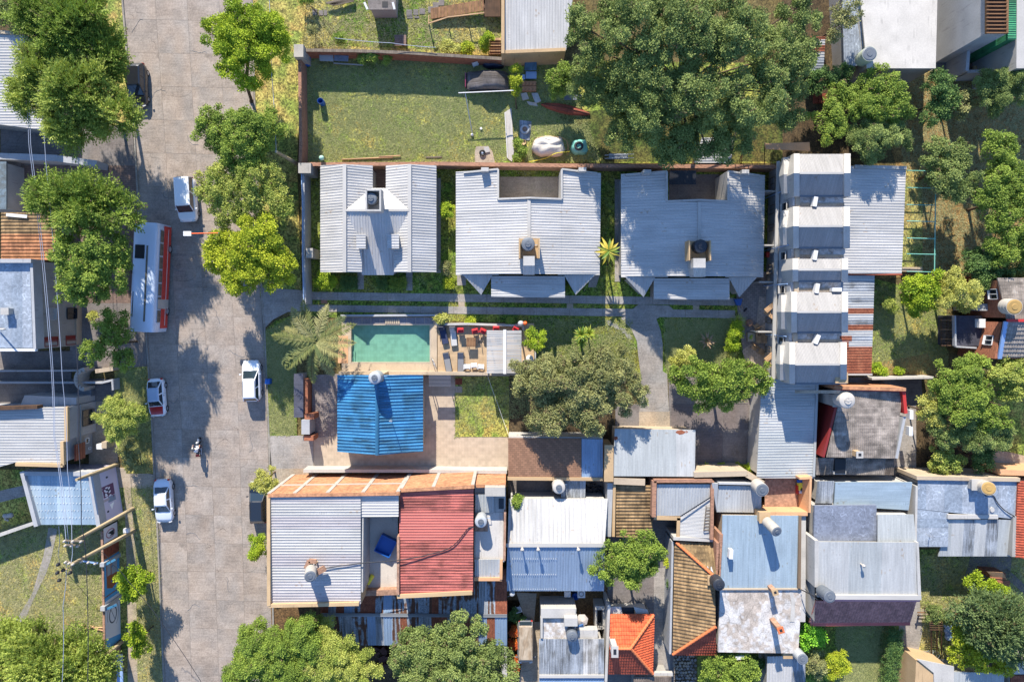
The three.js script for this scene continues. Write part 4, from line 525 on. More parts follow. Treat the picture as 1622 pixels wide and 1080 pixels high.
{ // row of flats with five gables
  const t = house('white two storey flats with five gabled roofs in a row', 1270, 430, 'apartment block', 'apartment_block');
  part(t, 'wall', slab([[1257, 246], [1337, 246], [1329, 605], [1248, 605]], 0, 5.8), M.whiteB);
  part(t, 'roof_slab', slab([[1258, 247], [1337, 247], [1329, 604], [1249, 604]], 5.805, 5.86), M.roofConc);
  const units = [[1258, 1348, 244, 274, 310, 7.5], [1257, 1347, 328, 358, 392, 7.5], [1256, 1344, 410, 427, 445, 6.85], [1254, 1344, 463, 494, 526, 7.5], [1251, 1342, 543, 577, 607, 7.5]];
  for (const [a, b, n, r, s, h] of units) { const e = 6.25, x0 = a + 9, x1 = b - 10;
    const g1 = part(t, 'roof', [...relief(plane([[x0, n, e], [x1, n, e], [x1, r, h], [x0, r]]), DIRS.v, FINE), solid(plane([[x0, n, e - .01], [x1, n, e - .01], [x1, r, h - .01], [x0, r]]), 5.85)], M.towerRoof);
    part(t, 'roof', [...relief(plane([[x0, r, h], [x1, r, h], [x1, s, e], [x0, s]]), DIRS.v, FINE), solid(plane([[x0, r, h - .01], [x1, r, h - .01], [x1, s, e - .01], [x0, s]]), 5.85)], M.towerRoof);
    for (const [p, q] of [[a, x0], [x1, b]]) part(t, 'parapet', [solid(plane([[p, n - 1, e + .15], [q, n - 1, e + .15], [q, r, h + .17], [p, r]]), 4.4), solid(plane([[p, r, h + .17], [q, r, h + .17], [q, s + 1, e + .15], [p, s + 1]]), 4.4)], M.white);
    part(t, 'ridge_cap', beam(W(x0, r, h + .03), W(x1, r, h + .03), .18, .05), M.white); part(t, 'eave_gutter', beam(W(x0, s + .7, e + .02), W(x1, s + .7, e + .02), .14, .1), M.tankGrey); part(t, 'roof_curb', slab(rect(a + 3, s + 2, a + 10, Math.min(s + 20, 605)), 5.86, 6.05), M.cream); part(t, 'roof_strip', slab(rect(x0, s + 11, x1, s + 16), 5.86, 5.9), M.concTan);
  }
  for (const [a, b, n, r, s] of [[1242, 1256, 249, 276, 306], [1241, 1255, 333, 360, 388], [1238, 1253, 467, 494, 521], [1236, 1250, 547, 577, 602]]) part(t, 'bay_roof', [solid(plane([[a, n, 5.6], [b, n, 5.6], [b, r, 6.2], [a, r]]), 5.1), solid(plane([[a, r, 6.2], [b, r, 6.2], [b, s, 5.6], [a, s]]), 5.1)], M.white);
  const p = [1216, 266], q = [1208, 597];
  for (const [f0, f1] of [[.2, .235], [.42, .455], [.57, .605], [.8, .83]]) win(t, p, q, f0, f1, 4, 5.1, { frame: M.white, mid: 0 });
  for (const [f0, f1] of [[.06, .12], [.19, .23], [.28, .31], [.47, .51], [.71, .74], [.85, .88]]) win(t, p, q, f0, f1, 1, 2.1, { frame: M.woodGrey, glass: M.greyFabric });
  { const A = W(1216, 266, 0), B = W(1208, 597, 0); part(t, 'ledge', beam(V3(A.x - .12, 3.05, A.z), V3(B.x - .12, 3.05, B.z), .3, .18), M.white); for (const f of [.13, .38, .55, .78]) { const c = A.clone().lerp(B, f); part(t, 'dividing_wall', box(c.x - .7, 1.2, c.z, 1.4, 2.4, .14), M.white); part(t, 'downpipe', bar(V3(c.x - .1, 0, c.z + .3), V3(c.x - .1, 5.8, c.z + .3), .05, 8), M.pipe); } }
  for (const [u, v, n] of [[1213, 493, 'canopy'], [1213, 571, 'canopy']]) { const a = W(u, v, 2.7), b = W(u + 21, v - 18, 2.7), c = W(u + 21, v + 17, 2.7); const cn = part(t, n, [beam(a, b, .42, .2), beam(a.clone().add(V3(.05, -.21, 0)), c.clone().add(V3(0, -.21, 0)), .3, .2)], M.woodPale); for (let k = 1; k < 5; k++) part(cn, 'slat', beam(a.clone().lerp(b, k / 5).add(V3(0, -.12, 0)), a.clone().lerp(c, k / 5).add(V3(0, -.12, 0)), .08, .1), M.woodPale); }
}
acUnit('white air conditioner between the first and second gables of the flats', 1287, 321, 5.86, 1.4); acUnit('white air conditioner between the second and third gables of the flats', 1287, 405, 5.86, 1.4); acUnit('upright air conditioner between the third and fourth gables of the flats', 1290, 457, 5.86, 1.4); acUnit('sideways air conditioner near the east parapet between the third and fourth gables', 1321, 459, 5.86, 0); acUnit('white air conditioner between the fourth and fifth gables of the flats', 1290, 537, 5.86, 1.2);
single('roof_cabinet', [slab(rect(1325, 591, 1343, 606), 5, 6.6), slab(rect(1324, 590, 1344, 607), 6.61, 6.68)], M.sand, 'tan box standing on the southeast corner of the flats', 'cabinet');
{ const t = house('low annex with one wide white ribbed roof, east of the flats', 1388, 350); rw(t, [[1330, 262, 3.7], [1436, 265, 3.0], [1429, 433, 3.0], [1326, 433]], WHITES, { sheet: 1.9 }); capLine(t, 'parapet', [[1355, 263.5, 3.75], [1437, 265.5, 3.2]], 3.5, .3, M.white); part(t, 'eave_trim', beam(W(1335, 434, 3.4), W(1429, 434.5, 2.95), .16, .14), M.terraDark); }
{ const t = house('narrow lean-to with patched grey and rusty roof sheets', 1358, 515, 'shed', 'shed'); rw(t, [[1326, 436, 3.2], [1386, 436, 2.8], [1381, 592, 2.8], [1322, 592]], [M.roofZinc, M.rust, M.roofGrey], { sheet: .52, pick: i => [1, 1, 1, 1, 1, 2, 0, 2, 1, 0, 2, 1, 2, 0, 2, 0, 0, 2, 0, 0][i % 20] }, M.greyWall); for (const [a, b, c, d] of [[1326, 508, 1340, 516], [1327, 532, 1350, 540], [1328, 541, 1345, 552]]) { const pl = plane([[1326, 436, 3.24], [1386, 436, 2.84], [1381, 592, 2.84], [a, b], [c, b], [c, d], [a, d]]).slice(3); part(t, 'rusty_patch', relief(pl, DIRS.u, RIB), M.rust); } part(t, 'gutter', beam(W(1322, 593, 3.1), W(1382, 593, 2.75), .16, .14), M.white); }
{ const t = house('long house with grey ribbed roof directly south of the flats', 1245, 680); rw(t, [[1207, 600, 3.3], [1296, 600, 3.0], [1290, 755, 3.0], [1199, 755]], [M.roofGrey, M.roofGrey2], { sheet: 2.2 }); part(t, 'flashing', beam(W(1295.5, 600, 3.08), W(1289.5, 755, 3.08), .22, .07), M.roofGrey2); part(t, 'skylight', [slab(rect(1212, 622, 1221, 632), 3, 3.5), slab(rect(1223, 626, 1227, 630), 3, 3.45)], M.whiteB); part(t, 'eave_trim', beam(W(1198, 755.5, 3.2), W(1290, 755.5, 2.95), .2, .12), M.white); }
{ const t = house('old house with grey asbestos sheet roof and red parapets', 1370, 690); rw(t, [[1333, 618, 3.9], [1430, 621, 3.3], [1418, 726, 3.3], [1310, 724]], [M.fibre, M.fibre2, M.fibre3], { dir: 'v', rib: WAVE, sheet: .95 }, M.greyWall);
  capLine(t, 'parapet', [[1322, 614, 4.25], [1436, 617, 4]], 4, .3, M.orangeWall); part(t, 'parapet_face', wallLine([[1326, 617, 4.15], [1434, 620, 3.9]], 4, .1, 3), M.red); capLine(t, 'parapet', [[1326, 640, 4], [1305, 724, 4]], 4, .22, M.redDark); capLine(t, 'parapet', [[1432.5, 620, 3.8], [1436, 655, 3.7]], 3.8, .3, M.red); capLine(t, 'side_wall', [[1434, 660, 3.4], [1421, 726, 3.4]], 3.4, .25, M.whiteB);
  rw(t, [[1293, 725, 2.9], [1417, 725, 2.9], [1416, 752, 2.6], [1293, 752]], [M.fibreDark, M.fibre2], { dir: 'v', rib: WAVE, sheet: .95 }, M.greyWall); part(t, 'skylight', slab(rect(1323, 727, 1340, 750), 2.6, 3.05), M.black); part(t, 'roof_flashing', slab(rect(1321, 746, 1341, 751), 2.6, 3.0), M.white);
  acUnit('white air conditioner on the side wall of the asbestos roofed house', 1438, 655, 2.6, 1.57); acUnit('lower white air conditioner on the side wall of the asbestos roofed house', 1437, 681, 2.6, 1.57); }
chimney('leaning tan flue on the lower edge of the asbestos roof', 1362, 720, 3, 4.6, .5, .5, M.sand, M.white);
{ stand('tall plinth at the corner of the asbestos roofed house', 1330, 635, 0, 5, 1.0, 1.0, M.greyWall); tank('large white water tank on the corner of the asbestos roofed house', 1331, 631, 5, .72, 1.5, M.tankWhite, M.tankWhite); }
{ const t = house('large house with grey metal roofs and purple tiled front slope', 1370, 880);
  rw(t, [[1324, 764, 3.6], [1446, 764, 3.6], [1440, 808, 3.4], [1322, 801]], M.roofBlueGrey, { rib: null, th: .2 }); rw(t, [[1296, 762, 3.5], [1322, 762, 3.5], [1319, 797, 3.3], [1292, 797]], M.roofZinc, { dir: 'v', rib: WAVE });
  rw(t, [[1291, 801, 4.2], [1389, 800, 4.2], [1390, 856, 4.25], [1290, 857]], M.flatDark, { rib: null, th: .25 }); rw(t, [[1391, 815, 4.5], [1448, 815, 4.5], [1452, 859, 4.7], [1391, 859]], M.roofGrey2, { dir: 'v', rib: FINE });
  rw(t, [[1295, 858, 5], [1452, 859, 5], [1456, 943, 4.7], [1294, 944]], [M.roofGrey, M.roofGrey2], { dir: 'v', rib: FINE, sheet: 3 });
  part(t, 'side_parapet', [solid(px([[1291, 856, 5.2], [1297, 856, 5.2], [1297, 930, 5], [1291, 930, 5]]), 0), solid(px([[1452, 859, 5.1], [1456, 859, 5.1], [1460, 945, 4.9], [1455, 945, 4.9]]), 0)], M.white); part(t, 'front_gutter', [beam(W(1302, 945, 4.8), W(1459, 946, 4.8), .4, .25)], M.white); part(t, 'front_moulding', beam(W(1305, 949, 4.62), W(1457, 950, 4.62), .3, .16), M.pinkTrim);
  rw(t, [[1293, 951, 4.5], [1453, 950, 4.5], [1442, 985, 3.1], [1282, 986]], M.purpleTile, { dir: 'v', rib: PAN, course: COURSE }); for (const k of [0, 1]) part(t, 'coral_course', beam(W(1284, 986.5 + k * 3, 3.05 - k * .12), W(1442, 985.5 + k * 3, 3.05 - k * .12), .2, .14), M.coralTile);
  ventPipe('small white vent pipe in the middle of the large grey roof', 1364, 893, 4.9, 5.3); part(t, 'stair_wall', solid(px([[1272, 858, 2.6], [1291, 858, 5], [1291, 985, 4], [1272, 960, 2.4]]), 0), M.greyWall); }
{ const t = house('house with silver membrane roof laid in strips and a grey metal porch', 1540, 810);
  rw(t, [[1455, 760, 3.5], [1617, 763, 3.5], [1608, 822, 3.4], [1453, 806]], [M.foil, M.foil2, M.foil3], { dir: 'v', rib: { pitch: .85, prof: [[0, 0], [.93, 0], [.94, 1], [1, 1]], amp: .008 }, sheet: .85 }); rw(t, [[1453, 806.5, 3.4], [1503, 812, 3.4], [1503, 866, 3.3], [1452, 866]], [M.foil, M.foil2, M.foil3], { dir: 'u', rib: { pitch: .85, prof: [[0, 0], [.93, 0], [.94, 1], [1, 1]], amp: .008 }, sheet: .85 });
  rw(t, [[1503, 823, 3.3], [1607, 823, 3.3], [1604, 881, 2.95], [1487, 881]], [M.roofGrey2, M.roofZinc, M.roofGrey], { dir: 'v', rib: FINE, sheet: 1.1 }, null); part(t, 'white_sealant', slab([[1502, 815], [1582, 816], [1582, 822], [1502, 822]], 3.3, 3.56), M.white); capLine(t, 'parapet', [[1609, 818], [1607, 882]], 3.6, .35, M.greyWall); capLine(t, 'parapet', [[1453, 757], [1617, 760]], 3.75, .35, M.cream); part(t, 'post', [[1490, 880], [1540, 880], [1600, 880]].map(p => bar(W(...p, 0), W(...p, 2.9), .06)), M.white); capLine(t, 'parapet', [[1453, 770], [1451, 866]], 3.7, .2, M.white); part(t, 'white_patch', solid(Array.from({ length: 12 }, (_, i) => W(1573 + Math.cos(i * .5236) * 3.4, 807.5 + Math.sin(i * .5236) * 4.2, 3.545)), 3.4), M.white); }
{ const a = W(1550, 768, 3.9), b = W(1569, 773, 4.9); drum('pale water tank with ochre lid on the silver membrane roof', W(1556, 770, 3.75), W(1567, 773.5, 5.1), .62, M.tankWhite, M.tankOchre); stand('small white plinth beneath the ochre-lidded tank on the membrane roof', 1549, 768, 3.4, 4.2, .9, .9, M.white); }
single('tv_antenna', [bar(W(1473, 850, 3.3), W(1475, 850, 4.6), .03), bar(W(1468, 846, 4.5), W(1480, 852, 4.5), .02), bar(W(1474, 843, 4.5), W(1480, 851, 4.5), .03), ...[0, 1, 2, 3].map(i => bar(W(1469 + i * 3, 844 + i * 1.4, 4.52), W(1467 + i * 3, 849 + i * 1.4, 4.52), .014))], M.grey, 'small aerial on the southwest corner of the silver membrane roof', 'antenna');
single('roof_hose', tube([W(1561, 785, 3.56), W(1574, 785, 3.56), W(1580, 795, 3.56), W(1592, 808, 3.56), W(1608, 818, 3.62)], .05, 30), M.dark, 'dark hose lying across the silver membrane roof', 'hose');
{ const t = house('house with orange tiled roof at the right edge of the picture', 1640, 820); rw(t, [[1613, 762, 3.6], [1700, 762, 4.8], [1700, 900, 4.8], [1608, 882]], M.terraDark, { dir: 'u', rib: PAN, course: COURSE }); capLine(t, 'parapet', [[1585, 748], [1700, 752]], 3.4, .5, M.peach); }
{ const t = house('house with blue-grey ribbed roof in front and mottled concrete roof behind', 1205, 920);
  rw(t, [[1145, 816, 3.9], [1268, 817, 3.9], [1266, 933, 3.7], [1141, 932]], M.roofBlueGrey, { dir: 'v', rib: { pitch: .5, prof: [[0, 0], [.9, 0], [.95, 1], [1, 0]], amp: .025 } }, M.cream); rw(t, [[1141, 933, 3.65], [1271, 933, 3.65], [1265, 1035, 3.6], [1138, 1033]], M.roofConc, { rib: null, th: .3 }, M.greyWall);
  capLine(t, 'parapet', [[1268, 817], [1267, 932]], 4, .25, M.brown); capLine(t, 'parapet', [[1143, 846], [1138, 932]], 4, .3, M.brickCap); part(t, 'roof_seam', beam(W(1141, 933, 3.78), W(1270, 933, 3.78), .12, .12), M.cream); part(t, 'white_sealant', [slab([[1251, 936], [1256, 936], [1260, 952], [1259, 985], [1252, 985], [1254, 955]], 3.6, 3.67)], M.white); capLine(t, 'party_wall', [[1273, 815], [1272, 985]], 3.5, .5, M.white); }
chimney('thin tan flue on the seam between blue-grey and concrete roofs', 1228, 938, 3.6, 4.9, .42, .42, M.clay, M.sand, .3); chimney('orange brick chimney on the mottled concrete roof', 1237, 998, 3.6, 5.6, .45, .45, M.clay, M.terraRidge, .3);
acUnit('white air conditioner on the left edge of the blue-grey roof', 1155, 874, 3.95, 1.5); acUnit('white air conditioner below the concrete roof above the bushy tree', 1169, 1036, 2.6, .1);
{ stand('twin concrete piers carrying the long tank on the blue-grey roof', 1212, 820, 3.2, 4.6, .9, .9, M.sand); drum('pale cylindrical water tank leaning over the blue-grey roof', W(1215, 826, 4.6), W(1231, 842, 6.2), .48, M.fibroGrey, M.tankGrey); }
{ const t = house('house with mossy brown ribbed roof and orange hip tiles', 1100, 950); const F = [M.fibreBrown];
  rw(t, [[1069, 859, 2.7], [1133, 915, 4.2], [1134, 993], [1066, 1036, 2.7]], M.fibreBrown, { dir: 'u', rib: BIGWAVE }, M.whiteB); rw(t, [[1072, 858, 2.7], [1137, 860, 2.7], [1134, 915, 4.2]], mat('#a08a66', T.fibre, .95), { dir: 'v', rib: BIGWAVE }, M.whiteB); rw(t, [[1066, 1037, 2.7], [1134, 993, 4.2], [1135, 1037, 2.7]], M.terraDark, { dir: 'v', rib: PAN, course: COURSE }, M.whiteB);
  for (const [a, b] of [[[1071, 859, 2.82], [1133, 914, 4.3]], [[1066, 1037, 2.8], [1134, 993, 4.32]]]) { const A = W(...a), B = W(...b); for (let k = 0; k < 14; k++) part(t, 'hip_tile', bar(A.clone().lerp(B, k / 14), A.clone().lerp(B, (k + 1.05) / 14), .12, 10, .15), M.terraRidge); }
  capLine(t, 'front_wall', [[1067, 853, 3.1], [1130, 856, 3.1]], 3.1, .3, M.white); capLine(t, 'side_wall', [[1066, 858], [1062, 1036]], 2.6, .2, M.whiteB); capLine(t, 'party_wall', [[1138, 860], [1137, 920]], 4, .3, M.brickCap); }
{ const t = house('house with grey roof inside brick parapets and a white sloping half', 1085, 800); rw(t, [[1041, 767, 3.3], [1127, 767, 3.3], [1127, 787], [1079, 817], [1038, 817, 2.9]], M.roofGrey, { dir: 'v' }, M.sand); rw(t, [[1127, 787.5, 3.25], [1127, 853, 3.2], [1077, 850, 2.8], [1078, 818]], M.roofWhite2, { dir: 'u', rib: FINE }, M.sand);
  capLine(t, 'parapet', [[1037, 762], [1036, 819]], 3.6, .4, M.brickCap); capLine(t, 'parapet', [[1036, 762], [1129, 762]], 3.6, .3, M.brickCap); capLine(t, 'parapet', [[1129, 762], [1128, 855]], 3.5, .3, M.brickCap); part(t, 'valley_gutter', beam(W(1078, 818, 3.2), W(1127, 787, 3.45), .1, .06), M.dark); part(t, 'eave', [beam(W(1036, 820, 2.9), W(1078, 821, 2.9), .35, .14), beam(W(1075, 820, 2.9), W(1074, 852, 2.9), .3, .14)], M.sand); }
{ const a = [1118, 802], g = []; const t = thing('ladder', 'wooden ladder lying on the white sloping roof half', 'ladder', W(1116, 820, 3.2)); part(t, 'rail', [beam(W(1119, 801, 3.36), W(1115, 841, 3.3), .06, .06), beam(W(1126, 802, 3.38), W(1123.5, 842, 3.34), .06, .06)], M.woodGrey); for (let k = 0; k < 8; k++) part(t, 'rung', beam(W(1118.8 - k * .5, 804 + k * 5, 3.4), W(1125.8 - k * .35, 804.4 + k * 5, 3.41), .11, .05), M.woodGrey); }
{ const t = house('small building with pale grey roof beside the pink tank', 1170, 790); rw(t, [[1139, 769, 3.4], [1207, 770, 3.4], [1206, 812, 3.1], [1136, 811]], [M.roofGrey, M.roofWhite3], { dir: 'v', sheet: 2.2 }, M.white); capLine(t, 'parapet', [[1100, 752], [1180, 750], [1210, 766]], 3.5, .5, M.cream); capLine(t, 'parapet', [[1139, 766], [1207, 767]], 3.7, .16, M.whiteB); part(t, 'side_slope', solid(px([[1128, 765, 3.6], [1138, 766, 3.5], [1136, 812, 3.1], [1130, 800, 2.6]]), 0), M.whiteB); }
drum('pale pink water tank at the corner of the pale grey roof', W(1199, 768, 3.6), W(1208, 776, 5), .6, M.tankWhite, M.tankGrey);
{ const t = house('walled orange patio with bare floor', 1240, 785, 'courtyard', 'courtyard'); part(t, 'floor', slab(rect(1212, 757, 1264, 810), 2.0, 2.1), M.clay); part(t, 'parapet', [...wallLine([[1267, 758], [1285, 757], [1283, 812]], 4, .2, 0), ...wallLine([[1208, 814], [1280, 814]], 3.8, .35, 0)], M.peach); part(t, 'side_wall', solid(px([[1266, 757, 2.1], [1284, 757, 4], [1282, 812, 4], [1265, 812, 2.1]]), 0), M.peach); }
{ const t = thing('toy_cart', 'small red and yellow play cart in the orange patio corner', 'toy', W(1266, 768, 2.1)); part(t, 'frame', [box(W(1266, 768, 2.1).x, 2.5, W(1266, 768, 2.1).z, .55, .5, .7)], M.yellow); const c = W(1267, 774, 2.1); part(t, 'seat', box(c.x, 2.45, c.z, .5, .45, .6), M.whitePlastic); part(t, 'wheel', cyl(c.x, 2.68, 2.75, c.z - .05, .2), M.grey); part(t, 'side', box(c.x - .36, 2.4, c.z, .1, .5, .8), M.red); const d = W(1267, 760, 2.1); part(t, 'tray', box(d.x, 2.6, d.z, .9, .15, .3), M.blueBright); }
{ const t = house('small roof of brown wavy sheets behind the leafy tree', 1004, 805, 'shed', 'shed'); rw(t, [[976, 768, 2.9], [1034, 769, 2.9], [1034, 852, 2.4], [974, 850]], M.fibreBrown, { dir: 'u', rib: BIGWAVE }, M.white); capLine(t, 'parapet', [[972, 762], [1022, 764]], 3.3, .6, M.cream); capLine(t, 'parapet', [[973.5, 768], [972, 850]], 3.1, .25, M.sand); capLine(t, 'side_wall', [[967, 765], [964, 850]], 3.0, .5, M.whiteB); }
{ const t = house('house with white north slope and steel blue south slope', 882, 862); rw(t, [[806, 790, 3.2], [963, 790, 3.2], [958, 863, 4.3], [804, 863]], [M.roofWhite, M.roofWhite2], { dir: 'v', sheet: 3.3, rib: { pitch: .38, prof: [[0, 0], [.6, 0], [.7, 1], [.9, 1], [1, 0]], amp: .045 } }, M.white); rw(t, [[804, 864, 4.28], [958, 864, 4.28], [957, 936, 3.0], [801, 936]], mat('#9aacc0', T.metal, .45), { dir: 'v' }, M.greyWall);
  const A = W(802, 863.5, 4.36), B = W(960, 863.5, 4.36); part(t, 'ridge_cap', beam(A, B, .35, .06), M.white); for (const [v, h] of [[885, 4.0], [910, 3.55], [933, 3.15]]) part(t, 'roof_screws', Array.from({ length: 20 }, (_, i) => { const c = W(812 + i * 3.6, v, h); return box(c.x, h + .01, c.z, .05, .05, .05); }), M.whitePlastic); }
ventPipe('white roof vent near the left end of the steel blue slope', 827, 866, 4.2, 4.85); ventPipe('white roof vent second from the left on the steel blue slope', 852, 866, 4.2, 4.85); ventPipe('white roof vent near the right end of the steel blue slope', 915, 866, 4.2, 4.85);
{ const t = thing('lean_to', 'small grey sheet roof over the back yard north of the white slope', 'shed roof', W(908, 774)); roof(t, [[889, 759, 2.3], [928, 760, 2.3], [927, 788, 2.2], [889, 788]], M.roofZinc, { dir: 'v' }); part(t, 'post', [[891, 762], [926, 762], [891, 786], [926, 786]].map(p => bar(W(...p, 0), W(...p, 2.2), .05)), M.woodGrey); }
stand('open stand under the white tank north of the white slope', 885, 768, 0, 2.6, 1.2, 1.2, M.woodGrey, true); tank('white water tank with dark lid in the yard north of the white slope', 884, 767, 2.6, .6, 1.3, M.tankWhite, M.tankGrey);
{ const t = thing('carport', 'flat brown tiled carport roof partly under the olive tree', 'carport', W(862, 725)); part(t, 'roof', slab([[805, 694], [921, 695], [921, 757], [805, 756]], 2.5, 2.7), M.brownTile); part(t, 'edge_beam', [beam(W(804, 757.5, 2.65), W(955, 758.5, 2.65), .3, .3)], M.sand); part(t, 'post', [[808, 697], [918, 698], [808, 754], [918, 755]].map(p => beam(W(...p, 0), W(...p, 2.5), .25, .25)), M.sand); roof(t, [[921.5, 695, 2.8], [955, 696, 2.8], [955, 757, 2.65], [921.5, 757]], M.roofSteel, { dir: 'v' }); part(t, 'wall', wallLine([[806, 693], [955, 694]], 2.5, .2), M.white); }
single('gate_pillar', [slab([[959, 706], [971, 706], [971, 762], [958, 762]], 0, 3.4), slab([[958, 705], [972, 705], [972, 763], [957, 763]], 3.405, 3.5)], M.sand, 'thick tan pier wall between brown carport and grey metal roof', 'pillar');
{ const t = thing('garage', 'grey metal garage roof with orange rust patches at its top edge', 'garage', W(1037, 718)); rw(t, [[974, 679, 3.0], [1102, 681, 3.0], [1101, 755, 3.3], [971, 754]], [M.roofGrey, M.roofGrey2], { dir: 'v', rib: FINE, sheet: 2 }, M.cream); for (const [u, v, a, b] of [[1078, 684.5, 8, 3.6], [1087, 684, 3, 2], [975.5, 694, 3.5, 3.5]]) { const P = []; for (let i = 0; i < 14; i++) { const k = i / 14 * 6.283; P.push([u + Math.cos(k) * a * rr(.8, 1.1), v + Math.sin(k) * b * rr(.75, 1.15)]); } const pl = plane([[974, 679, 3.012], [1102, 681, 3.012], [1101, 755, 3.312], ...P]).slice(3); part(t, 'rust_patch', relief(pl, DIRS.v, FINE), M.rust); } }
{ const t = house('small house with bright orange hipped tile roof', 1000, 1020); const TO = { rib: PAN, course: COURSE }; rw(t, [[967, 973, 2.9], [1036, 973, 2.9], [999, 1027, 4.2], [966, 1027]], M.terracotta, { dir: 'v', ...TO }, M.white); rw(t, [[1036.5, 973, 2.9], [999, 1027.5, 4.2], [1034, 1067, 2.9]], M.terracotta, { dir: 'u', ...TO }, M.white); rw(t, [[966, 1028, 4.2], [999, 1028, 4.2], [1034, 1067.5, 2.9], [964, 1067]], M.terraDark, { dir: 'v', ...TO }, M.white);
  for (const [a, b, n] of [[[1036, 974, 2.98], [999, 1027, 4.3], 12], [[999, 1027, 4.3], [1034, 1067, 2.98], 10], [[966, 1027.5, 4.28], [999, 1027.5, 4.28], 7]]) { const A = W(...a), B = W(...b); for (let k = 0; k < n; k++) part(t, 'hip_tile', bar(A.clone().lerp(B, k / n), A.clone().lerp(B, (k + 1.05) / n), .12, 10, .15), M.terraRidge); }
  capLine(t, 'side_wall', [[965, 958], [960, 1080]], 3.1, .25, M.white); part(t, 'porch_slab', [slab([[966, 961], [984, 961], [986, 972], [966, 972]], 2.4, 2.6), slab([[1004, 961], [1026, 966], [1028, 972], [1008, 972]], 2.4, 2.6)], M.white); part(t, 'porch_awning', slab(rect(984, 962, 1005, 972), 2.3, 2.36), M.dark); }
chimney('white rendered chimney on the orange tile roof', 974, 1032, 3.5, 5.4, .5, .9, M.white, M.white);
{ const t = house('small house with streaked white ribbed roof and flat white terrace', 905, 1030); part(t, 'wall', slab(rect(857, 964, 913, 1012), 0, 2.9), M.white); part(t, 'terrace_floor', slab(rect(859, 980, 912, 1011), 2.91, 2.96), M.roofConc); part(t, 'parapet', wallLine([[858, 979], [858, 1011]], 3.3, .2, 2.8), M.white); part(t, 'upper_slab', slab(rect(857, 964, 912, 979), 2.91, 3.3), M.white); part(t, 'cupboard', [slab(rect(894, 979, 915, 992), 2.9, 3.9), slab(rect(915, 998, 947, 1011), 2, 2.9)], M.white);
  rw(t, [[854, 1012, 3.1], [957, 1012, 3.1], [957, 1069, 3.0], [854, 1069]], [M.oldWhite, M.roofZinc, M.oldWhite], { dir: 'v', sheet: 1.4 }, M.greyWall); part(t, 'gutter', beam(W(854, 1071, 3.05), W(957, 1071, 3.05), .28, .14), M.white); rw(t, [[854, 1074, 2.9], [957, 1074, 2.9], [957, 1110, 2.9], [854, 1110]], M.roofSteel, { dir: 'v' }, M.greyWall); }
tank('dark grey water tank on the flat white terrace', 905, 1000, 3.0, .52, 1.1, M.tankGrey, M.tankGrey);
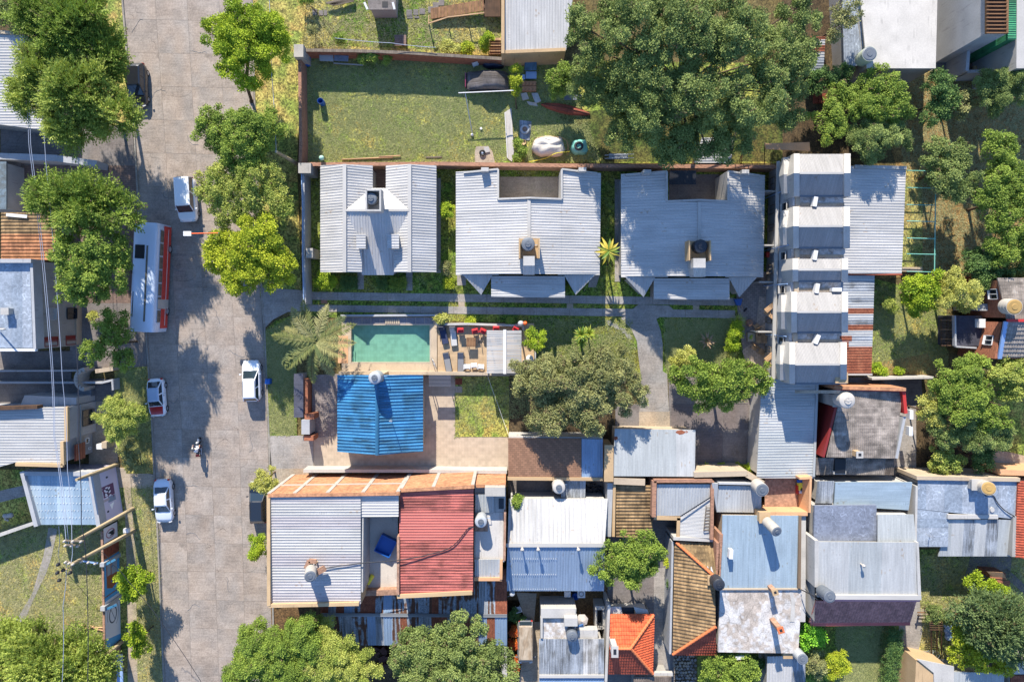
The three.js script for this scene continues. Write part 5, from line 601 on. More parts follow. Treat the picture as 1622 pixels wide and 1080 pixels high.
{ // big corner building
  const t = house('large corner building with orange brick wall, grey roof and red roof', 600, 860, 'building', 'building');
  rw(t, [[427, 787, 6.9], [571, 784, 6.9], [571, 957, 6.7], [427, 959]], [M.roofLilac, M.roofLilac2, M.roofWhite3], { sheet: 1.15, rib: { pitch: .25, prof: [[0, 0], [.5, 0], [.62, 1], [.88, 1], [1, 0]], amp: .03 } }, null);
  rw(t, [[571, 785, 6.75], [631, 783, 6.75], [631, 818, 6.65], [571, 819]], M.roofWhite, {}, null);
  part(t, 'wall', slab([[425, 787], [632, 783], [631, 818], [572, 820], [572, 956], [426, 958]], 0, 6.45), M.ochre);
  part(t, 'parapet', [...wallLine([[424.5, 785], [425, 960]], 7.05, .3, 5.5), ...wallLine([[425, 960], [568, 957]], 7.0, .3, 5.5)], M.ochre);
  part(t, 'brick_wall', wallLine([[424, 785, 7.1], [633, 782, 7.1]], 7.1, .3), M.orangeWall); part(t, 'brick_wall', wallLine([[633, 777, 6.6], [751, 771, 6.6]], 6.6, .3), M.orangeWall); part(t, 'brick_wall', wallLine([[752, 770, 5.4], [801, 769, 5.4]], 5.4, .3), M.orangeWall);
  { const a = W(424, 785, 7.1), b = W(633, 782, 7.1); for (const f of [.005, .2, .45, .72, .985]) { const c = a.clone().lerp(b, f); part(t, 'concrete_column', box(c.x, 3.5, c.z - .16, .34, 7.0, .1), M.fibroGrey); } part(t, 'concrete_beam', beam(V3(a.x, 4.2, a.z - .16), V3(b.x, 4.2, b.z - .16), .1, .26), M.fibroGrey); const c = W(633, 777, 6.6), d = W(751, 771, 6.6); for (const f of [.02, .45, .98]) { const e = c.clone().lerp(d, f); part(t, 'concrete_column', box(e.x, 3.25, e.z - .16, .3, 6.5, .1), M.fibroGrey); } }
  rw(t, [[633, 779, 6.3], [750, 773, 6.3], [749, 937, 6.1], [631, 942]], [M.roofRed, mat('#bb665b', T.old, .7)], { sheet: 2.5, rib: { pitch: .25, prof: [[0, 0], [.5, 0], [.65, 1], [.85, 1], [1, 0]], amp: .032 } }, M.ochre); part(t, 'eave_trim', beam(W(629, 944, 6.1), W(748, 938, 6.1), .35, .3), M.ochre); capLine(t, 'brick_parapet', [[630.5, 850], [630, 942]], 6.4, .22, M.clay);
  part(t, 'terrace_floor', slab(rect(572, 818, 630, 938), 0, 3.6), mat('#cfc8c0', T.plaster, .9)); part(t, 'brick_parapet', wallLine([[575, 940], [632, 938]], 4.3, .5, 3), M.clay); part(t, 'terrace_wall', wallLine([[574, 818], [573, 938]], 6.6, .16, 3.5), M.white);
  part(t, 'wall', slab([[752, 772], [801, 771], [799, 890], [751, 890]], 0, 4.6), M.white); part(t, 'terrace_floor', slab(rect(753, 812, 797, 886), 4.61, 4.65), mat('#d0cdca', T.plaster, .9)); roof(t, [[753, 783, 5.0], [783, 783, 5.0], [782, 812, 4.8], [753, 812]], M.roofGrey2, { dir: 'v' }); part(t, 'penthouse', [slab(rect(768, 772, 800, 786), 4.6, 6.2)], M.fibroGrey); part(t, 'window', slab(rect(790, 790, 798, 806), 4.6, 4.72), M.glass); capLine(t, 'brick_parapet', [[800, 810], [799, 888]], 5.2, .2, M.clay); rw(t, [[752, 886, 4.9], [793, 886, 4.9], [792, 915, 4.7], [752, 915]], M.roofGrey, { dir: 'v' }, M.ochre); part(t, 'eave_trim', [beam(W(751, 917, 4.75), W(795, 917, 4.75), .3, .2), beam(W(794, 886, 4.8), W(793.5, 917, 4.8), .25, .25)], M.peach);
  win(t, [463, 770], [463, 905], .1, .2, 3.8, 5.2); win(t, [463, 770], [463, 905], .55, .65, 3.8, 5.2);
}
stand('short stand under the grey tank on the white terrace beside the red roof', 762, 832, 4.65, 5.0, 1.1, 1.0, M.clay); tank('grey water tank on the white terrace beside the red roof', 762.5, 820, 5.0, .55, 1.25, M.tankZinc, M.tankGrey);
{ stand('bent concrete stand on the large grey corrugated roof', 492, 905, 6.7, 7.6, .8, 1.3, M.sand, true, .4); drum('pale water tank tipped over the large grey corrugated roof', W(492, 903, 7.7), W(491, 913, 9), .5, M.fibroGrey, M.tankGrey); single('roof_beam', [beam(W(484, 900, 7.6), W(489, 888, 7.6), .35, .2), beam(W(489, 888, 7.6), W(501, 889, 7.6), .35, .2), beam(W(498, 908, 7.3), W(514, 900, 7.5), .5, .3)], M.clay, 'brick and concrete beams around the tipped tank on the grey roof', 'beam'); }
single('pipe_run', tube([W(512, 900, 6.95), W(540, 896, 6.95), W(572, 892, 6.9), W(632, 887, 6.55), W(680, 878, 6.35), W(715, 866, 6.35), W(735, 845, 6.35), W(742, 836, 6.35), W(751, 835, 6.2)], .045, 60), M.dark, 'dark hose running from the grey roof across the red roof', 'hose');
{ const t = thing('tub', 'blue plastic tub tilted on the white roof terrace', 'tub', W(612, 862, 3.62)); const c = W(612, 862, 3.62), r = -.45; part(t, 'side', [[-.75, 0, .08, 1.6], [.75, 0, .08, 1.6], [0, -.8, 1.5, .08], [0, .8, 1.5, .08]].map(([x, z, a, b]) => { const g = box(x, .3, z, a, .6, b); g.rotateY(r); g.translate(c.x, 3.62, c.z); return g; }), M.blueBright); const g = box(0, .05, 0, 1.5, .08, 1.6); g.rotateY(r); g.translate(c.x, 3.62, c.z); part(t, 'bottom', g, M.blueBright); }
single('bucket', [(() => { const g = cyl(0, 0, .9, 0, .2, .14); g.rotateZ(1.4); g.rotateY(1.1); const c = W(590, 911, 3.8); g.translate(c.x, 3.8, c.z); return g; })()], M.yellow, 'yellow plastic bucket on the white roof terrace', 'bucket');
{ const t = thing('shed', 'long low shed of rusty and bluish roof sheets behind the corner building', 'shed', W(660, 970)); const S = [M.rusty, mat('#ffffff', T.rustall, .9), M.roofSteel, M.roofZinc, M.rusty]; rw(t, [[508, 930, 3.0], [803, 890, 3.0], [803, 975, 3.5], [508, 973]].map((p, i) => i === 1 ? [803, 900] : p), S, { dir: 'v', sheet: .75 }, null); rw(t, [[508, 974, 3.5], [803, 976, 3.5], [803, 1022, 3.0], [508, 1022]], S, { dir: 'v', sheet: .75 }, null); part(t, 'wall', slab(rect(512, 935, 800, 1018), 0, 2.7), M.brickDark); part(t, 'ridge_cap', beam(W(508, 973.5, 3.56), W(803, 975.5, 3.56), .3, .05), M.roofZinc); }
single('boundary_wall', wallLine([[799, 972], [799, 1090]], 2.9, .5), M.fibroGrey, 'rough grey wall at the right end of the rusty shed', 'wall');
{ const t = house('house with bright blue gabled metal roof south of the pool', 602, 655); rw(t, [[534, 594, 2.9], [597, 594, 4.0], [597, 721, 4.0], [534, 715]], M.roofBlue, { rib: { pitch: .3, prof: [[0, 0], [.5, 0], [.65, 1], [.85, 1], [1, 0]], amp: .06 } }, M.cream); rw(t, [[597, 594, 4.0], [670, 594, 2.9], [670, 715, 2.9], [597, 721]], M.roofBlue, { rib: { pitch: .3, prof: [[0, 0], [.5, 0], [.65, 1], [.85, 1], [1, 0]], amp: .06 } }, M.cream); ridgeCap(t, [597, 594, 4.05], [597, 721, 4.05], M.roofBlue, .3); }
stand('narrow plinth under the grey tank at the top of the blue roof', 598, 598, 0, 4.4, .9, .6, M.cream); tank('grey water tank at the ridge top of the blue roof', 598, 596, 4.4, .58, 1.5, M.tankZinc, M.tankGrey);
single('tv_mast', [bar(W(619, 664, 3.6), W(620, 666, 6), .03), bar(W(617, 665, 5.9), W(621, 667, 5.9), .025), bar(W(616, 667, 5.7), W(621, 668, 5.7), .02)], M.steel, 'thin aerial mast on the right slope of the blue roof', 'antenna');
{ const t = house('house with white ribbed roof at the top edge beside the big tree', 850, 20); rw(t, [[801, -40, 3.5], [912, -40, 3.5], [897, 79, 3.3], [798, 80]], M.roofWhite2, { dir: 'v', sheet: 2.4 }, M.greyWall); capLine(t, 'parapet', [[796.5, -40], [796.5, 84]], 3.75, .3, M.sand); capLine(t, 'parapet', [[797, 82], [896, 78]], 3.5, .3, M.sand); }
{ const t = house('white flat-roofed building at the top right with a sloping left side', 1420, 40, 'building', 'building'); part(t, 'wall', slab([[1360, -60], [1486, -60], [1482, 107], [1376, 107]], 0, 4.4), M.greyWall); part(t, 'roof', slab([[1358, -62], [1487, -62], [1483, 108], [1374, 108]], 4.41, 4.55), mat('#d3cfc9', T.plaster, .9)); rw(t, [[1334, -40, 3.2], [1357, -40, 4.0], [1374, 100, 4.0], [1338, 108]], M.foil3, { dir: 'v' }, M.greyWall); }
drum('pale green water tank on the corner of the white flat-roofed building', W(1366, 94, 4.0), W(1378, 85, 5.4), .68, mat('#b9c4b4', T.plaster, .7), M.tankGrey);
{ const t = house('tall white house with brown slatted pergola at the top right corner', 1585, 30); part(t, 'wall', slab([[1563, -60], [1597, -60], [1596, 53], [1562, 53]], 0, 7.2), M.whiteB); for (const l of [[[1564, -60], [1564, 53]], [[1596, -60], [1595, 53]]]) part(t, 'pergola_beam', beam(W(...l[0], 7.6), W(...l[1], 7.6), .2, .25), M.wood); for (let k = 0; k < 16; k++) part(t, 'slat', beam(W(1563, -38 + k * 6, 7.85), W(1596, -38 + k * 6, 7.85), .1, .16), M.wood); part(t, 'roof_floor', slab([[1563, -60], [1597, -60], [1596, 53], [1562, 53]], 7.205, 7.25), M.woodDark);
  part(t, 'green_roof', [...relief(plane([[1598, -60, 6.4], [1611, -60, 6.4], [1610, 62, 6.2], [1597, 62]]), DIRS.u, WAVE), slab(rect(1598, -60, 1611, 62), 0, 6.1)], mat('#3f9a6a', T.old, .7)); part(t, 'upper_floor', slab([[1612, -60], [1700, -60], [1700, 108], [1611, 108]], 0, 6), M.white); part(t, 'low_wall', [...wallLine([[1536, 72], [1533, 112]], 3.2, .3), ...wallLine([[1533, 113], [1610, 112]], 2.4, .3)], M.whiteB); part(t, 'patio_floor', slab(rect(1538, 60, 1606, 112), .05, .12), M.redPaver); part(t, 'table', slab(rect(1543, 104, 1560, 115), .6, .8), M.sand); win(t, [1555, 70], [1555, 5], .5, .75, 1, 2.4); win(t, [1566, 99], [1592, 99], .3, .8, 3.5, 4.8, { glass: M.glass, sill: 0 }); }
single('shrub_planter', [cyl(W(1524, 57).x, 0, .5, W(1524, 57).z, .35, .45)], M.clay, 'terracotta planter against the tall white house', 'planter');
{ const t = house('red brick house with grey tiled roof at the right edge', 1600, 500); part(t, 'wall', slab([[1588, 510], [1720, 510], [1720, 568], [1576, 568]], 0, 5.2), M.brick); rw(t, [[1596, 509, 6.2], [1720, 509, 6.2], [1720, 566, 5.2], [1586, 566]], M.greyTile, { dir: 'v', rib: PAN, course: { pitch: .42, prof: COURSE.prof, amp: .07 } }, null); rw(t, [[1581, 440, 5.4], [1720, 440, 5.4], [1720, 507, 6.0], [1596, 507]], M.fibre2, { dir: 'v', rib: WAVE }, M.brick); part(t, 'ridge', beam(W(1596, 507.5, 6.3), W(1720, 507.5, 6.3), .25, .16), M.red); part(t, 'barge_board', beam(W(1594, 509, 6.2), W(1584, 568, 5.2), .35, .16), M.pipe);
  win(t, [1521.3, 444], [1528.3, 505], .26, .5, 4, 5, {}); win(t, [1527.2, 508], [1516.2, 562], .39, .64, 3.6, 4.6, {}); part(t, 'terrace', slab(rect(1515, 500, 1556, 548), 0, 2.8), mat('#4d4e5c', T.conc, .9)); part(t, 'annex', slab(rect(1540, 438, 1588, 480), 0, 3), M.brickDark); part(t, 'terrace_rail', [...wallLine([[1516, 549], [1548, 551]], 3.2, .15, 2.8), ...wallLine([[1514, 500], [1515, 548]], 3.1, .15, 2.7)], M.whiteB); part(t, 'ledge', slab(rect(1548, 481, 1592, 492), 0, 3.4), M.whiteB); part(t, 'white_door', slab(rect(1552, 505, 1562, 519), 2.8, 3.4), M.whitePlastic); }
drum('horizontal white water tank with ochre end on the brick house', W(1594, 485, 6.0), W(1608, 486, 7.2), .7, M.tankWhite, M.tankOchre);
{ const t = thing('pergola', 'rustic wooden pergola beside the terrace of the brick house', 'pergola', W(1502, 527)); for (let k = 0; k < 9; k++) part(t, 'slat', beam(W(1491, 507 + k * 5, 2.4), W(1514, 507 + k * 5, 2.4), .12, .1), k % 3 ? M.woodDark : M.wood); part(t, 'beam', [1493, 1501, 1511].map(u => beam(W(u, 504, 2.3), W(u, 549, 2.3), .14, .14)), M.woodDark); part(t, 'post', [[1493, 506], [1511, 506], [1493, 547], [1511, 547]].map(p => beam(W(...p, 0), W(...p, 2.3), .14, .14)), M.woodDark); }
// west of the road
{ const t = house('house with white ribbed roof at the left edge under feathery trees', 0, 130); rw(t, [[-90, 46, 4], [67, 58, 4], [71, 206, 3.7], [-90, 186]], WHITES, { sheet: 2.4 }, M.greyWall); capLine(t, 'parapet', [[-90, 44], [26, 52]], 4.2, .3, M.cream); }
single('garden_wall', wallLine([[-90, 244], [85, 250], [152, 259]], 2.0, .6), M.whiteB, 'pale thick wall along the dark yard below the feathery tree', 'wall');
{ const t = thing('shed', 'brown sheet roof shed partly under the left trees', 'shed', W(45, 375)); rw(t, [[1, 336, 3.0], [94, 337, 3.0], [82, 412, 2.8], [1, 413]], [mat('#c08a63', T.fibre, .9), mat('#b27f5e', T.fibre, .9), M.fibreBrown, M.fibreBrown], { rib: BIGWAVE, sheet: .84, pick: i => [0, 1, 0, 2, 3, 2, 2][i % 7] }, M.greyWall); part(t, 'plank', beam(W(9, 340, 3.15), W(42, 343, 3.15), .3, .05), M.whitePlastic); }
{ const t = thing('outbuilding', 'small blue-grey concrete outbuilding above the brown shed', 'outbuilding', W(15, 300)); part(t, 'wall', slab(rect(-60, 258, 8, 330), 0, 2.6), M.whiteB); part(t, 'roof', slab(rect(-60, 256, 9, 331), 2.605, 2.75), M.blueFlat); part(t, 'step', slab(rect(10, 258, 32, 333), 0, .5), M.concDark); }
{ const t = house('two storey grey house with silver membrane roof on the left', 40, 480); part(t, 'wall', slab([[-90, 414], [50, 413], [54, 553], [-90, 554]], 0, 6.7), M.greyWall); rw(t, [[-90, 415, 6.9], [46, 415, 6.9], [51, 551, 6.9], [-90, 551]], [M.foil, M.foil2, M.foil3], { dir: 'v', rib: { pitch: 1, prof: [[0, 0], [.93, 0], [.94, 1], [1, 1]], amp: .008 }, sheet: 1 }, null); part(t, 'parapet', [...wallLine([[-90, 413], [48, 413]], 7.35, .35, 6), ...wallLine([[48.5, 413], [54, 553]], 7.1, .25, 6)], M.whiteB); part(t, 'eave_beam', beam(W(-90, 554, 6.8), W(58, 554, 6.8), .25, .2), M.whitePlastic);
  win(t, [128, 420], [128, 546], .54, .67, 1, 2.2, { frame: M.dark }); win(t, [128, 420], [128, 546], .54, .68, 4, 5, { frame: M.white, glass: M.whiteB }); for (const [y0, y1] of [[3.6, 5.4], [.2, 2.4]]) win(t, [128, 420], [128, 546], .88, .985, y0, y1, { name: 'shutter', frame: M.redDark, glass: M.redDark, sill: 0 }); { const c = W(129, 508, 4.5); part(t, 'red_shutter', box(c.x + 3.2, 4.5, c.z + .5, .06, 1.1, .25), M.redDark); } part(t, 'cornice', beam(W(124, 422, .5), W(124, 545, .5), .12, .9), M.cream); }
stand('white box vent on the left membrane roof', 6, 493, 6.9, 7.6, .6, .5, M.white); single('roof_pipe', [bar(W(-4, 521, 7.1), W(7, 521, 8.6), .06), bar(W(-10, 521, 8.3), W(8, 522, 8.3), .05)], M.tankWhite, 'white pipe frame on the left membrane roof', 'pipe');
{ const t = house('house with white ribbed roof and ochre edges, facade towards the street', 50, 690); const rp = [[-90, 650, 4.7], [104, 645, 4.7], [104, 698], [98, 700], [98, 734], [25, 732], [-90, 764, 4.7]]; roof(t, rp, [M.roofWhite2, M.roofWhite3], { sheet: 2.4, th: .2 }); part(t, 'wall', under(rp, .05, 0, .2), M.whiteB); part(t, 'fascia', [beam(W(105, 644, 4.8), W(105.5, 699, 4.8), .3, .3), beam(W(98.5, 699, 4.8), W(99.5, 736, 4.8), .3, .3), beam(W(25, 735, 4.8), W(100, 737, 4.8), .3, .3)], M.ochre); part(t, 'parapet', wallLine([[-90, 648], [0, 647], [58, 645]], 5.3, .3, 4.5), M.woodDark);
  part(t, 'porch_block', slab([[38, 626], [120, 630], [120, 641], [30, 645]], 0, 3), M.whiteB); const fp = [154, 634], fq = [154, 717]; win(t, fp, fq, .13, .42, .9, 2.4, { frame: M.woodGrey }); win(t, fp, fq, .66, .75, 1.5, 2.0, { mid: 0, sill: 0 }); win(t, fp, fq, .84, .88, 1.2, 1.5, { mid: 0, sill: 0 }); { const c = W(154, 705), r = part(t, 'brick_panel', box(c.x + .06, 2.9, c.z, .1, 1.5, 1.5), M.brickDark); for (let k = 0; k < 6; k++) part(r, 'slat', box(c.x + .13, 2.3 + k * .24, c.z, .06, .1, 1.5), M.brick); const d = W(154, 676); part(t, 'string_course', box(d.x + .05, 2.75, d.z, .12, .1, 5.2), M.greyWall); } }
single('letterbox_pillar', [slab(rect(160, 700, 168, 710), 0, 1.5)], M.cream, 'cream gate pillar before the street facade of the ochre-edged house', 'pillar');
single('outdoor_cabinet', [box(W(170, 703).x, .7, W(170, 703).z, .6, 1.4, .5)], M.whitePlastic, 'white meter cabinet beside the cream gate pillar', 'cabinet');
{ const t = thing('garden_arch', 'curved grey tiled gateway with steps at the pavement', 'gateway', W(145, 600)); for (let k = 0; k < 9; k++) { const a = -1.3 + k * .32; part(t, 'arch_block', box(W(152, 598).x - Math.cos(a) * .9, .9, W(152, 598).z + Math.sin(a) * .95, .4, 1.8, .34, a), M.fibroGrey); } part(t, 'wall', wallLine([[150, 588], [178, 584]], 1.4, .4), M.cream); part(t, 'wall', wallLine([[-90, 588], [138, 587]], 1.3, .15), M.whiteB); part(t, 'wall', wallLine([[-90, 606], [160, 606], [177, 602], [178, 618]], 1.2, .2), M.whiteB); }
// painted murals: flat print on the street walls
function mural(w, h, fn) { const c = document.createElement('canvas'); c.width = w; c.height = h; const x = c.getContext('2d'); fn(x, w, h); const t = new THREE.CanvasTexture(c); t.colorSpace = THREE.SRGBColorSpace; const m = new THREE.MeshStandardMaterial({ map: t, roughness: .85 }); m.name = 'mural_paint'; return m; }
function muralPanel(parent, a, b, y0, y1, m, name = 'mural') { // east face of a wall running a->b (ground pixels)
  const A = W(...a), B = W(...b), d = B.clone().sub(A).normalize(); const n = V3(-d.z, 0, d.x); if (n.x < 0) n.negate(); n.multiplyScalar(.03); const g = new THREE.BufferGeometry(), P = [V3(A.x, y0, A.z), V3(B.x, y0, B.z), V3(B.x, y1, B.z), V3(A.x, y1, A.z)].map(p => p.add(n)); const gb = GB(); tri(gb, P[1], P[0], P[3], [1, 0], [0, 0], [0, 1]); tri(gb, P[1], P[3], P[2], [1, 0], [0, 1], [1, 1]); return part(parent, name, done(gb), m); }
{ const t = house('single storey building with blue-grey roof in white rim and mural on its street wall', 110, 790, 'building', 'building'); const rp = [[35, 751, 3.9], [141, 752, 3.9], [154, 832, 3.9], [56, 832]]; part(t, 'wall', under([[33, 749, 3.9], [143, 750, 3.9], [156, 834, 3.9], [54, 834]], .02, 0, .55), M.lilac); roof(t, [[38, 753, 3.75], [139, 754, 3.75], [152, 831, 3.6], [58, 831]], [M.roofBlueGrey, mat('#9db3c4', T.metal, .45), mat('#b4c6d2', T.metal, .45)], { dir: 'v', sheet: 1.5, rib: FINE }); part(t, 'rim', wallLine([[56, 834], [34, 750], [142, 751], [155, 834]], 4.05, .38, 3), M.whiteB); for (let r = 0; r < 6; r++) part(t, 'roof_screws', Array.from({ length: 18 }, (_, i) => { const k = r / 6, c = W(47 + k * 13 + i * 5.2, 763 + r * 11.4, 3.74 - k * .13); return box(c.x, c.y + .03, c.z, .06, .06, .06); }), M.whitePlastic);
  const pa = [181, 736], pb = [183, 838]; part(t, 'street_wall', solid([W(176, 743), W(183, 738), W(195, 813), W(188, 813)].map(p => V3(p.x, 3.75, p.z)), 0), M.lilac);
  muralPanel(t, [183.1, 739], [194.8, 812], .1, 3.7, mural(512, 220, (x, w, h) => { x.fillStyle = '#cfc8dc'; x.fillRect(0, 0, w, h); x.fillStyle = '#6d4a66'; x.fillRect(150, 60, 120, 110); x.fillStyle = '#3c4254'; x.fillRect(190, 70, 60, 60); x.fillStyle = '#e8e4ee'; for (let i = 0; i < 9; i++) { x.beginPath(); x.ellipse(175 + i * 13, 100 + Math.sin(i * 2) * 24, 9, 15, i, 0, 6.3); x.fill(); } x.fillStyle = '#8a97ab'; x.fillRect(275, 96, 60, 76); x.fillStyle = '#b9aab0'; x.fillRect(285, 50, 26, 60); x.fillStyle = '#fff'; x.beginPath(); x.moveTo(350, 150); x.lineTo(420, 120); x.lineTo(358, 105); x.fill(); x.fillStyle = '#3c4254'; x.beginPath(); x.arc(70, 118, 11, 0, 6.3); x.fill(); x.beginPath(); x.arc(420, 80, 11, 0, 6.3); x.fill(); x.strokeStyle = '#7a3f5a'; x.lineWidth = 6; x.beginPath(); x.moveTo(150, 60); x.bezierCurveTo(230, 20, 250, 190, 300, 150); x.stroke(); })); }
{ const t = thing('boundary_wall', 'long street wall of brick and blue painted panels along the dry lawn', 'wall', W(184, 940)); part(t, 'wall', wallLine([[160, 842], [162, 905], [164, 1032], [166, 1090]], 2.6, .2), M.clay); const seg = (a, b, y0, y1, m, n) => muralPanel(t, [lerpTab([[842, 187.0], [905, 188.9], [1032, 190.9], [1090, 192.8]], a) + .05, 488 + (a - 488) * .9615], [lerpTab([[842, 187.0], [905, 188.9], [1032, 190.9], [1090, 192.8]], b) + .05, 488 + (b - 488) * .9615], y0, y1, m, n);
  seg(838, 862, .3, 2.55, mural(160, 200, (x, w, h) => { x.fillStyle = '#d9d4da'; x.fillRect(0, 0, w, h); x.strokeStyle = '#a8747c'; x.lineWidth = 12; x.beginPath(); x.ellipse(85, 100, 44, 60, 0, 0, 6.3); x.stroke(); x.fillStyle = '#22242c'; x.beginPath(); x.moveTo(60, 150); x.lineTo(70, 60); x.lineTo(100, 110); x.lineTo(115, 80); x.lineTo(112, 150); x.fill(); })); seg(863, 886, .1, 2.55, M.brickDark, 'brick_panel');
  seg(888, 946, .05, 2.6, mural(420, 220, (x, w, h) => { x.fillStyle = '#4a93c4'; x.fillRect(0, 0, w, h); x.fillStyle = '#8f9aa6'; x.fillRect(25, 40, 190, 140); x.fillStyle = '#8a5236'; x.fillRect(215, 30, 120, 150); x.beginPath(); x.moveTo(335, 30); x.lineTo(375, 105); x.lineTo(335, 180); x.fill(); x.strokeStyle = '#8a5236'; x.lineWidth = 12; x.strokeRect(40, 34, 170, 60); x.fillStyle = '#5d7fa0'; x.beginPath(); x.arc(120, 110, 14, 0, 6.3); x.fill(); x.beginPath(); x.arc(290, 100, 12, 0, 6.3); x.fill(); }));
  seg(948, 1032, .05, 2.6, mural(560, 220, (x, w, h) => { x.fillStyle = '#c9cdd3'; x.fillRect(0, 0, w, h); x.fillStyle = '#4a93c4'; x.fillRect(0, 0, 40, h); x.fillRect(w - 120, 0, 120, h); x.fillStyle = '#c9cdd3'; x.beginPath(); x.moveTo(40, 0); x.lineTo(w - 120, 0); x.lineTo(w - 60, h); x.lineTo(40, h); x.fill(); x.strokeStyle = '#3b4454'; x.lineWidth = 12; x.beginPath(); x.ellipse(230, 110, 84, 50, 0, 0, 6.3); x.stroke(); x.lineWidth = 5; x.beginPath(); x.ellipse(230, 110, 150, 78, 0, .6, 5); x.stroke(); x.beginPath(); x.moveTo(170, 85); x.lineTo(290, 135); x.stroke(); }));
  part(t, 'pier', [slab(rect(157, 892, 164, 898), 0, 2.9), slab(rect(158, 961, 165, 968), 0, 2.9)], M.whiteB); part(t, 'blue_cap', [beam(W(163, 896, 2.7), W(182, 886, 2.0), .2, .1), beam(W(165, 966, 2.7), W(184, 958, 2.0), .2, .1)], M.bluePaint); part(t, 'blue_rail', beam(W(188, 1036, 1), W(190, 1090, 1), .6, .1), M.pipe); }
single('garden_wall', wallLine([[-60, 868], [0, 847], [55, 828]], 1.6, .3), M.white, 'white sloping wall from the mural building to the left edge', 'wall');
// boundary walls of the long lot and of the white house row
{ const t = thing('boundary_wall', 'old brick wall along the top of the long grassy lot', 'wall', W(640, 84)); part(t, 'wall', wallLine([[476, 79], [560, 80], [640, 83], [800, 93]], 1.9, .24), M.brick); part(t, 'coping', wallLine([[476, 79], [560, 80], [640, 83], [800, 93]], 1.96, .3, 1.905), M.woodGrey); part(t, 'pier', [slab(rect(465, 70, 480, 90), 0, 2.6)], M.fibroGrey); }
single('boundary_wall', [...wallLine([[474, 90], [475, 170], [476, 225], [475, 262]], 1.9, .3)], M.brickCap, 'weathered brick wall between street trees and the grassy lot', 'wall');
{ const t = thing('boundary_wall', 'terracotta coloured wall between the grassy lot and the white houses', 'wall', W(850, 262)); part(t, 'wall', wallLine([[478, 260], [700, 259], [900, 262], [1235, 264]], 2.0, .28), M.clay); part(t, 'coping', wallLine([[478, 260], [700, 259], [900, 262], [1235, 264]], 2.05, .36, 2.005), M.brickCap); }
{ const t = thing('front_wall', 'long bluish white street wall with pipe in front of the first house', 'wall', W(484, 370)); part(t, 'wall', wallLine([[479, 272], [480, 340], [480, 410], [482, 482]], 2.1, .3), M.whiteB); part(t, 'pipe', tube([W(477, 275, 2.2), W(479, 340, 2.2), W(479, 410, 2.2), W(481, 485, 2.2)], .05, 20), M.pipe); part(t, 'meter_box', [slab(rect(472, 258, 492, 274), 0, 2.6), slab(rect(484, 393, 495, 408), 0, 2.4)], M.fibroGrey); }
{ const t = thing('front_wall', 'dark slate-topped wall with brick pillars at the blue roofed house', 'wall', W(482, 640)); for (let k = 0; k < 4; k++) part(t, 'slate', slab(rect(465, 592 + k * 17.4, 480, 609 + k * 17.4), 1.5, 1.6), mat('#5a5c6b', T.conc, .7)); part(t, 'wall', wallLine([[473, 592], [473, 661]], 1.48, .7), M.greyWall); part(t, 'brick_wall', wallLine([[483, 600], [483, 658]], 1.3, .5), M.brick); part(t, 'pillar', [slab(rect(482, 656, 497, 664), 0, 1.7), slab(rect(481, 690, 496, 698), 0, 1.7)], M.brick); part(t, 'meter_box', slab(rect(477, 665, 490, 688), 0, 1.9), M.whiteB); part(t, 'gate', wallLine([[492, 664], [492, 690]], 1.3, .06), M.dark); }
single('garden_wall', wallLine([[1382, 600], [1480, 598]], 1.7, .2), M.white, 'white wall behind the lawn east of the flats', 'wall');
single('garden_wall', [...wallLine([[480, 746], [640, 746], [803, 748]], 1.6, .3)], M.white, 'white wall between the tiled yard and the orange brick wall', 'wall');
// odd roofs among the trees, bottom edge
{ const t = thing('shed', 'sun-streaked white sheet roof under the big tree by the terracotta wall', 'shed', W(1140, 238)); rw(t, [[1112, 218, 2.3], [1162, 218, 2.3], [1158, 258, 2.1], [1100, 258]], M.roofWhite3, {}, M.woodDark); }
{ const t = thing('lean_to', 'brown slab canopy on thin posts above the flats', 'canopy', W(1245, 232)); part(t, 'roof', slab([[1212, 227], [1283, 225], [1284, 239], [1214, 236]], 2.6, 2.75), M.peach); part(t, 'post', [[1212, 226], [1222, 258], [1282, 236]].map(p => bar(W(...p, 0), W(p[0], p[1], 2.6), .05)), M.woodGrey); }
{ const t = thing('shed', 'small rusty red and white sheet roof beside the bare branches', 'shed', W(1297, 85)); rw(t, [[1279, 58, 2.4], [1308, 58, 2.4], [1305, 112, 2.2], [1282, 112]], [M.rust, M.roofZinc, M.roofWhite3], { sheet: .6 }, M.brickDark); }
single('brick_stack', Array.from({ length: 18 }, (_, i) => box(W(1291 + (i % 3) * 7, 0).x, .1 + Math.floor(i / 9) * .2, W(0, 152 + (Math.floor(i / 3) % 3) * 5).z, .4, .18, .28)), M.brickDark, 'low stack of red bricks beneath the right-hand trees', 'bricks');
{ const t = house('low white sheet-roofed building at the bottom right of the concrete house', 1245, 1065, 'shed', 'shed'); rw(t, [[1216, 1040, 2.8], [1276, 1038, 2.8], [1276, 1110, 2.7], [1214, 1110]], [M.roofWhite2, M.roofZinc], { dir: 'v', sheet: 1.2 }, M.greyWall); }
stand('tan box plinth beside the grey tank at the bottom right', 1249, 1035, 2.8, 3.4, .8, .9, M.sand); drum('grey zinc water tank lying at the corner above the round bushes', W(1262, 1033, 3.2), W(1272, 1044, 4.6), .5, M.tankZinc, M.tankGrey);
{ const t = house('tan building with white roof and small window at the bottom edge', 1475, 1060, 'building', 'building'); part(t, 'wall', slab([[1452, 1046], [1505, 1058], [1505, 1120], [1448, 1120]], 0, 3), M.sand); part(t, 'roof', slab([[1453, 1044], [1512, 1056], [1512, 1120], [1482, 1120], [1480, 1066]], 3.005, 3.15), M.white); win(t, [1446, 1055], [1446, 1080], .3, .7, 1, 2); }
